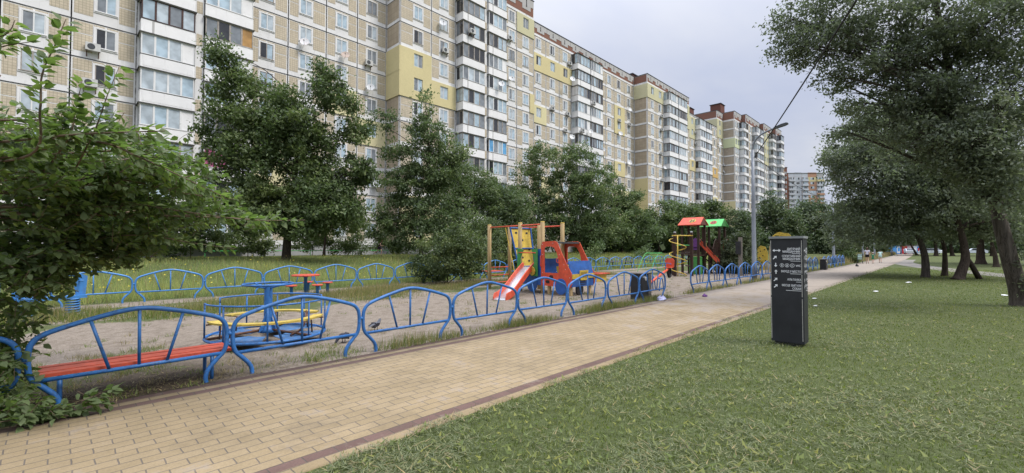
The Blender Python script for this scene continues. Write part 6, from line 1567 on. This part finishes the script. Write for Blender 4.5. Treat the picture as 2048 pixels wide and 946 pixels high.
for i, (px, Y, bl, lab) in enumerate((
    (700, 41.5, [(690, 480, 34, 26), (715, 492, 30, 20), (660, 490, 26, 20)], 'dark hedge bush under the ground floor windows, left of the runner'),
    (790, 41.8, [(785, 478, 32, 30), (815, 486, 34, 26), (770, 496, 24, 14)], 'dark hedge bush right behind the runner'),
    (500, 40.5, [(495, 480, 36, 24), (520, 492, 34, 16), (465, 478, 26, 26)], 'dark hedge bush left of the big tree trunk'),
    (635, 42.5, [(625, 470, 26, 26), (600, 486, 22, 18), (648, 470, 18, 24)], 'dark hedge bush right of the big tree trunk'),
    (385, 38, [(380, 450, 42, 44), (350, 480, 40, 26), (420, 480, 32, 26)], 'grey green bush glimpsed under the foreground branches, nearer the big tree'),
    (270, 36, [(250, 450, 60, 50), (310, 470, 44, 36), (190, 465, 50, 40)], 'grey green bush glimpsed under the foreground branches, farther left'),
    (880, 40.5, [(880, 480, 40, 30), (850, 492, 30, 18), (915, 488, 34, 22)], 'dark hedge bush behind the loose light green tree'))):
    bush(lab, Y, bl, 'leaf_big', .19, 50 + i, 46, .34, rd=1.4, dens=.026)
b = onground(648, 40); d = dep(b)
tree('slim dark tree with a bare forked trunk between the big tree and the runner', 'tree', [b, upto(652, 470, d), upto(664, 440, d), upto(672, 410, d)], [(665, 425, d, 38, 26, 1.6, 22), (640, 430, d, 26, 22, 1.4, 14), (700, 440, d, 30, 24, 1.4, 16)], 'leaf_big', .22, None, .13, 'bark', 60, 42, .4, .5, limb_lo=.55)
# roadside bushes along the far path
for i, (x, y, bl, lab, lf) in enumerate((
    (70, 11.5, [(1722, 470, 20, 22), (1735, 455, 20, 20), (1750, 480, 16, 18)], 'roadside tree left of the walking woman', 'leaf_far'),
    (92, 11.0, [(1752, 460, 18, 22), (1765, 475, 16, 16), (1748, 490, 12, 12)], 'roadside bush between the two slim lamps', 'leaf_mid'),
    (105, 9.6, [(1768, 492, 14, 10), (1776, 484, 12, 12), (1766, 470, 14, 14)], 'dark roadside bush right of the walking family', 'leaf_big'),
    (128, 11.5, [(1785, 486, 10, 10), (1776, 470, 14, 14)], 'farthest roadside bush near the kiosks', 'leaf_far'),
    (84, 16, [(1725, 430, 26, 20), (1700, 425, 22, 22), (1745, 440, 20, 18)], 'tall roadside tree rising behind the second street lamp', 'leaf_far'))):
    b = onground(bl[0][0], y); b.z = -.05; d = dep(b)
    tree(lab, 'tree' if 'tree' in lab else 'shrub', [b, b + Vector((0, 0, .8)), atD(bl[0][0], bl[0][1], d)], [(q[0], q[1], d + (j % 2) * 2, q[2], q[3], 2.6, max(12, int(q[2] * q[3] * .085))) for j, q in enumerate(bl)], lf, .0042 * d, None, .12, 'bark', 70 + i, 40, .0075 * d, .2, name='tree' if 'tree' in lab else 'shrub', limb_lo=0)

# ---- the grove on the right lawn
def gp_(px, py): r = ray(px, py); t = -HCAM / r.z; return Vector((r.x * t, r.y * t, -.06))
b = gp_(2042, 612); d = dep(b)
R1 = [b, upto(2036, 575, d), upto(2020, 520, d), upto(2003, 455, d + .1), upto(1991, 400, d + .2), upto(1972, 330, d + .3), upto(1935, 255, d + .4), upto(1908, 180, d + .3), upto(1882, 60, d + .2), upto(1860, -60, d)]
def ivy(rs, mb, o):
    out = []
    for k in range(22):
        v_ = rs.uniform(); p = atD(2044 + 22 * rs.uniform() - 20 * (1 - v_) * .6, 455 + 140 * v_, d - .22); out.append(np.array(p)[None] + rs.normal(0, .07, (26, 3)))
    return out
tree('nearest right-hand tree with a thick ivy covered trunk and long overhanging limbs', 'tree', R1,
    [(1585, 85, d + .6, 34, 34, .8, 34), (1575, 35, d + .8, 30, 26, .8, 24), (1640, 95, d + .4, 50, 40, 1, 52), (1650, 30, d + .6, 56, 34, 1.1, 50), (1710, 70, d + .3, 52, 40, 1.1, 52), (1725, 130, d, 46, 26, .9, 34), (1770, 40, d, 60, 44, 1.2, 60), (1660, 150, d + .3, 26, 14, .6, 12), (1690, 170, d + .6, 30, 14, .7, 14), (1800, 110, d, 52, 34, 1.1, 44), (1790, 170, d + .4, 46, 28, 1, 34), (1870, 40, d - .4, 70, 50, 1.3, 70), (1870, 130, d + .6, 66, 44, 1.2, 62), (1950, 60, d - .8, 74, 60, 1.4, 90), (2020, 60, d - 1, 64, 70, 1.4, 90), (1960, 150, d - .4, 66, 50, 1.3, 70), (2030, 180, d - .8, 50, 70, 1.3, 70), (1850, 215, d + .4, 60, 36, 1.1, 50), (1930, 235, d + .4, 70, 40, 1.2, 62), (2020, 280, d - .4, 50, 50, 1.2, 54), (1790, -40, d, 110, 40, 1.6, 70), (1960, -50, d - .6, 110, 50, 1.8, 90), (1640, -30, d + .6, 70, 30, 1.2, 46), (1960, 330, d - .9, 52, 46, .9, 44), (2030, 380, d - .8, 34, 46, .9, 30), (1720, 205, d + .8, 44, 26, 1, 24), (1780, 250, d + .6, 60, 34, 1.1, 40), (1690, 262, d + 1, 26, 14, .7, 9), (1830, 290, d + .8, 60, 40, 1.2, 46), (1905, 320, d, 56, 40, 1.1, 44), (1900, 180, d - .6, 46, 30, .9, 30), (1940, 290, d - 1, 60, 50, 1, 56), (1990, 230, d - 1.2, 60, 60, 1, 60), (1860, 270, d - .4, 60, 44, 1, 44), (2010, 330, d - 1.3, 50, 50, .8, 46), (1975, 400, d - 1, 44, 36, .8, 30), (1830, 180, d - .4, 44, 36, .9, 34)],
    'leaf_pop', .088, None, .235, 'bark_grey', 80, 24, .17, .75, extra=ivy, limb_lo=.45)
b = gp_(1851, 555); d = dep(b)
tree('right-hand tree with a single slim trunk leaning left, nearest the brick path', 'tree', [b, upto(1851, 530, d), upto(1848, 505, d), upto(1838, 478, d), upto(1822, 448, d), upto(1808, 418, d), upto(1795, 370, d), upto(1785, 320, d)],
    [(1668, 318, d, 28, 18, 1.2, 18), (1705, 300, d, 40, 34, 1.8, 40), (1690, 355, d, 36, 34, 1.6, 34), (1745, 260, d + 1, 44, 34, 2, 40), (1735, 330, d, 52, 46, 2.2, 62), (1790, 230, d + 1, 50, 36, 2, 46), (1800, 300, d, 60, 50, 2.4, 76), (1720, 395, d, 44, 30, 1.8, 38), (1780, 390, d, 60, 42, 2.4, 66), (1690, 420, d + 1, 30, 20, 1.4, 18), (1850, 370, d, 50, 46, 2.2, 58), (1755, 435, d, 46, 24, 1.8, 34), (1730, 220, d + 1, 26, 22, 1.2, 14), (1815, 440, d + 1, 46, 26, 1.8, 40), (1730, 280, d, 60, 44, 2, 50), (1770, 350, d - 1, 70, 50, 2, 70), (1830, 250, d + 1, 60, 44, 2, 50), (1860, 330, d - 1, 60, 50, 2, 60), (1700, 450, d, 34, 22, 1.4, 22), (1790, 465, d, 50, 16, 1.6, 26), (1690, 475, d + 2, 30, 18, 1.6, 20), (1740, 482, d + 3, 40, 12, 1.8, 20), (1660, 440, d + 2, 24, 20, 1.4, 14)],
    'leaf_pop', .15, None, .21, 'bark_grey', 81, 26, .31, .5, limb_lo=.6)
b = gp_(1916, 559); d = dep(b)
def prop(rs, mb, o):
    mb.tube([o(gp_(1960, 558)), o(atD(1942, 528, d + .3)), o(atD(1922, 498, d + .2))], [.13, .11, .08], 8)
    return []
tree('right-hand tree with a bent thick trunk and a bare limb propped beside it', 'tree', [b, upto(1924, 540, d), upto(1931, 515, d), upto(1926, 480, d), upto(1915, 440, d), upto(1905, 390, d), upto(1900, 330, d)],
    [(1880, 300, d, 60, 50, 2, 66), (1930, 330, d, 60, 52, 2.2, 70), (1870, 250, d, 50, 36, 1.8, 44), (1945, 400, d, 60, 40, 2.2, 60), (1880, 400, d + 1, 56, 40, 2.2, 54), (1985, 350, d + .6, 50, 50, 2, 54), (1990, 430, d + 1, 50, 30, 2, 40), (1900, 450, d + 2, 50, 28, 2, 44), (1960, 460, d + 1, 60, 22, 2, 40), (1850, 440, d + 1, 50, 30, 2, 40), (1930, 400, d - 1, 70, 44, 1.8, 60), (2020, 450, d, 50, 30, 2, 40)],
    'leaf_pop', .14, None, .26, 'bark', 82, 26, .29, .5, extra=prop, limb_lo=.6)
b = gp_(1889, 552); d = dep(b)
tree('right-hand tree with a dark forked trunk just left of the bent one', 'tree', [b, upto(1890, 520, d), upto(1887, 490, d), upto(1875, 455, d), upto(1865, 410, d)], [(1850, 400, d + 1, 50, 40, 2, 44), (1900, 390, d + 1.4, 50, 36, 2, 40), (1870, 440, d + 1, 40, 20, 1.8, 24), (1830, 340, d + 1, 44, 36, 2, 36)], 'leaf_pop', .15, None, .16, 'bark', 83, 44, .32, .4, limb_lo=.6)
for i, (px, py, tops, bl, r0, lab) in enumerate((
    (1962, 528, [(1961, 500), (1963, 460), (1970, 420)], [(1960, 430, 50, 40), (1990, 400, 44, 40), (1935, 400, 40, 36), (1965, 462, 40, 16)], .42, 'thick straight tree trunk standing beyond the pale side path'),
    (1993, 534, [(1990, 510), (1982, 480), (1976, 440)], [(1985, 440, 40, 30), (2010, 420, 40, 40), (1990, 380, 44, 40)], .22, 'dark tree leaning left beyond the side path, partly behind the ivy trunk'),
    (2030, 530, [(2028, 500), (2026, 470), (2022, 430)], [(2030, 430, 40, 40), (2045, 380, 40, 50), (2050, 460, 30, 26)], .25, 'dark tree at the right picture edge behind the ivy trunk'),
    (1834, 508.5, [(1828, 500), (1822, 490), (1816, 474)], [(1812, 468, 26, 14), (1835, 462, 26, 16), (1795, 470, 16, 12), (1815, 445, 30, 20)], .28, 'distant leaning tree in front of the kiosks'),
    (1872, 512, [(1872, 500), (1870, 480), (1866, 450)], [(1866, 462, 30, 22), (1890, 455, 26, 22), (1850, 450, 26, 20)], .40, 'distant tree between the leaning trunk and the forked one'),
    (1905, 512, [(1903, 500), (1900, 480), (1900, 450)], [(1905, 458, 30, 24), (1925, 450, 26, 26), (1890, 440, 26, 24)], .40, 'distant tree behind the bent trunk'),
    (1985, 512, [(1984, 500), (1984, 480), (1980, 450)], [(1980, 455, 34, 26), (2015, 455, 30, 26), (1950, 450, 30, 26)], .40, 'distant tree seen between the straight trunk and the ivy trunk'))):
    b = gp_(px, py); d = min(dep(b), 95)
    if dep(b) > 95: b = Vector((0, 0, 0)) + atD(px, py, 95); b.z = -.06
    tree(lab, 'tree', [b] + [upto(x, y, d) for x, y in tops], [(x, y, d + (j % 2) * 2, rx, ry, 2.6, max(14, int(rx * ry * .042))) for j, (x, y, rx, ry) in enumerate(bl)], 'leaf_pop', .0058 * d, None, r0, 'bark', 90 + i, 42, .0105 * d, .3, limb_lo=.6)
# far wood closing the horizon
rs = np.random.RandomState(5); C = []; tt = []
for k in range(420):
    a = rs.uniform(R_(-14), R_(9)); r = rs.uniform(185, 260); h = rs.uniform(5, 11) * (1 if a < R_(-.5) else .8); n = 60
    P = np.stack([r * math.cos(a) + rs.normal(0, 2.4, n), r * math.sin(a) + rs.normal(0, 2.4, n), h * rs.uniform(.02, 1, n)], 1); C.append(P); tt.append(np.clip(rs.normal(rs.uniform(.3, .6), .15, n), 0, 1))
for k in range(160):
    a = rs.uniform(R_(8), R_(34)); r = rs.uniform(175, 200) if a < R_(14) else rs.uniform(36, 38) / math.sin(a); h = rs.uniform(3, 7); n = 60
    P = np.stack([r * math.cos(a) + rs.normal(0, 1.6, n), r * math.sin(a) + rs.normal(0, 1.2, n), .6 + h * rs.uniform(.02, 1, n)], 1); C.append(P); tt.append(np.clip(rs.normal(rs.uniform(.3, .6), .15, n), 0, 1))
C = np.concatenate(C); V, F = leaf_quads(C, 1.5, rs, .2, .7)
tag(link('far_wood', np_mesh('far_wood', V, F, M['leaf_far'], None, np.concatenate(tt))), 'far line of trees closing the horizon beyond the lawn and below the blocks', 'wood', kind='stuff')

# ---- foreground mulberry branches entering from the left
LEAF = np.array([(0, 0, 0), (.30, -.36, .05), (.62, -.30, .03), (1.05, 0, -.10), (.62, .30, .03), (.30, .36, .05), (.30, 0, -.02), (.65, 0, -.03)])
LF = np.array([(0, 6, 1, 1), (6, 7, 2, 1), (7, 3, 2, 2), (0, 5, 6, 6), (6, 5, 4, 7), (7, 4, 3, 3)])
LT = [(0, 6, 1), (6, 7, 2), (6, 2, 1), (7, 3, 2), (0, 5, 6), (6, 5, 4), (6, 4, 7), (7, 4, 3)]
def big_leaves(C, D, size, rs, flat=.6):
    n = len(C); d = D / (np.linalg.norm(D, axis=1)[:, None] + 1e-9)
    up = np.stack([rs.normal(0, flat, n), rs.normal(0, flat, n), np.ones(n)], 1)
    s = np.cross(up, d); s /= np.linalg.norm(s, axis=1)[:, None] + 1e-9
    u = np.cross(d, s); sz = size * rs.uniform(.55, 1.2, n); cup = rs.uniform(.2, 2.2, n)
    V = C[:, None, :] + (LEAF[None, :, 0:1] * d[:, None, :] + LEAF[None, :, 1:2] * s[:, None, :] * rs.uniform(.7, 1.05, n)[:, None, None] + LEAF[None, :, 2:3] * cup[:, None, None] * u[:, None, :]) * sz[:, None, None]
    F = (np.arange(n)[:, None, None] * 8 + np.array(LT)[None]).reshape(-1, 3)
    return V.reshape(-1, 3), F
rs = np.random.RandomState(21)
mroot_p = Vector((-2.3, 6.9, -.05))
mul = thing('mulberry_bush', 'large mulberry bush with big glossy leaves hanging over the fence from the left edge', 'bush', mroot_p)
mb = MB(); o = lambda p: Vector(p) - mroot_p
LC, LD, LS, LTi = [], [], [], []
def shoot(pts, r, leaf_sz, step, spread=.05, n_each=1, tint=.5, tip=True):
    P = catmull(pts, 6); mb.tube([o(p) for p in P], [r * (1 - .75 * i / (len(P) - 1)) for i in range(len(P))], 5)
    acc = 0
    for i in range(len(P) - 1):
        L_ = (P[i + 1] - P[i]).length; acc += L_
        while acc > step:
            acc -= step
            for _ in range(n_each):
                t = (P[i + 1] - P[i]).normalized(); side = Vector(rs.normal(0, 1, 3)); side = (side - t * side.dot(t)).normalized()
                dr = (t * .55 + side * .8 + Vector((.25, -.12, -.25)))
                LC.append(P[i] + side * spread * rs.uniform(.2, 1)); LD.append(dr); LS.append(leaf_sz); LTi.append(np.clip(rs.normal(tint, .18), 0, 1))
main = [mroot_p, Vector((-2.2, 6.8, .9)), Vector((-2.0, 6.5, 1.7))]
mb.tube([o(p) for p in catmull(main, 5)], .09, 8)
hub = main[-1]
# named branches seen in the picture: (picture column, row, depth)
br = [
    ([(-200, 300, 4.0), (0, 284, 3.7), (165, 268, 3.6), (330, 262, 3.7)], .016),
    ([(60, 300, 4.0), (190, 283, 3.9), (280, 315, 4.0), (360, 352, 4.2), (450, 395, 4.5)], .013),
    ([(-100, 330, 4.2), (60, 310, 3.5), (80, 220, 3.3), (84, 150, 3.3), (110, 90, 3.35), (132, 38, 3.4)], .011),
    ([(100, 330, 4.0), (140, 270, 3.7), (150, 225, 3.7), (165, 160, 3.75)], .009),
    ([(150, 340, 4.0), (190, 260, 3.8), (215, 190, 3.8), (240, 130, 3.9)], .008),
    ([(-160, 200, 3.4), (-60, 130, 3.2), (0, 95, 3.1), (60, 84, 3.1)], .009),
    ([(-160, 220, 3.3), (-60, 90, 3.1), (10, 70, 3.0), (30, 40, 3.0)], .008),
    ([(120, 420, 4.6), (260, 410, 4.7), (380, 425, 4.9), (500, 440, 5.2), (610, 440, 5.5)], .012),
    ([(160, 480, 4.8), (280, 470, 4.8), (380, 485, 5.0), (470, 498, 5.2)], .009),
    ([(100, 380, 4.4), (240, 360, 4.5), (360, 385, 4.8), (480, 400, 5.1)], .011)]
for pts, r in br:
    w_ = [atD(*p) for p in pts]; shoot(w_, r, .086, .024, .03, 2, .5)
# leafy mass
mass = [(60, 355, 4.3, 110, 66, .5, 74), (180, 360, 4.5, 110, 70, .5, 105), (300, 370, 4.8, 100, 66, .5, 84), (100, 440, 4.6, 130, 75, .6, 150), (230, 430, 4.9, 120, 70, .6, 100), (360, 420, 5.3, 80, 55, .5, 40), (440, 430, 5.6, 60, 32, .4, 22), (520, 440, 5.7, 40, 14, .3, 8), (60, 510, 4.5, 100, 46, .5, 110), (190, 495, 4.9, 90, 40, .5, 84), (310, 478, 5.2, 70, 28, .4, 20), (30, 268, 3.9, 70, 40, .4, 22), (110, 240, 3.7, 46, 40, .3, 10), (190, 255, 3.9, 56, 36, .3, 14), (260, 300, 4.3, 70, 40, .4, 18), (330, 300, 4.8, 50, 36, .4, 14), (30, 560, 4.3, 70, 56, .4, 70), (-12, 640, 4.4, 40, 70, .4, 46), (-60, 720, 4.4, 50, 90, .4, 34), (95, 555, 4.6, 40, 30, .3, 14), (390, 350, 5.4, 50, 36, .4, 14), (0, 150, 3.6, 30, 24, .3, 2), (60, 300, 5.8, 110, 46, .4, 60), (190, 305, 6.0, 110, 44, .4, 54), (300, 345, 6.2, 90, 40, .4, 40), (120, 380, 5.8, 130, 60, .4, 60), (330, 410, 6.2, 100, 46, .4, 44)]
for (px, py, d, rx, ry, rd, nc) in mass:
    c = atD(px, py, d); R3 = np.array([rx * d / FPX, rd, ry * d / FPX])
    sc_pt = hub.lerp(c, .35) + Vector((0, 0, .15))
    shootline = catmull([sc_pt, sc_pt.lerp(c, .6) + Vector(rs.normal(0, .12, 3)), c], 4); mb.tube([o(p) for p in shootline], [.016, .015, .014, .013, .012, .011, .010, .009, .008][:len(shootline)], 5)
    for k in range(nc):
        q = rs.normal(0, 1, 3); q /= np.linalg.norm(q); q *= rs.uniform(.1, 1) ** .5
        e = Vector(np.array(c) + (q * R3) @ AXM); dr = Vector((rs.normal(.45, .45), rs.normal(-.15, .45), rs.normal(.12, .32))).normalized(); ln = rs.uniform(.16, .36)
        shoot([e - dr * ln * .5 - Vector((0, 0, .03)), e, e + dr * ln * .5 + Vector((0, 0, -.02))], .0035, .074, .032, .028, 2, np.clip(rs.normal(.46, .2), 0, 1))
# low sprigs by the nearest fence foot
for (px, py, d, rx, ry, rd, nc) in ((-5, 755, 4.2, 44, 50, .3, 34), (110, 825, 4.3, 60, 20, .25, 12), (40, 820, 4.1, 80, 30, .25, 30), (-10, 690, 4.3, 34, 40, .3, 22), (195, 800, 4.35, 30, 16, .2, 5)):
    c = atD(px, py, d); R3 = np.array([rx * d / FPX, rd, ry * d / FPX])
    for k in range(nc):
        q = rs.normal(0, 1, 3); q /= np.linalg.norm(q); q *= rs.uniform(.1, 1) ** .5
        e = Vector(np.array(c) + (q * R3) @ AXM); e.z = max(e.z, .06); dr = Vector((rs.normal(.45, .4), rs.normal(-.3, .4), rs.normal(.05, .25))).normalized(); ln = rs.uniform(.16, .34)
        shoot([e - dr * ln * .5, e, e + dr * ln * .5 + Vector((0, 0, -.01))], .0035, .078, .034, .03, 2, np.clip(rs.normal(.5, .16), 0, 1))
LC = np.array([list(p) for p in LC]) - np.array(mroot_p); LD = np.array([list(p) for p in LD])
V, F = big_leaves(LC, LD, np.array(LS), rs)
mb.build('stem', M['twig'], mul, True)
link('foliage', np_mesh('foliage', V, F, M['leaf_mul'], None, np.repeat(np.array(LTi), 8)), mul)
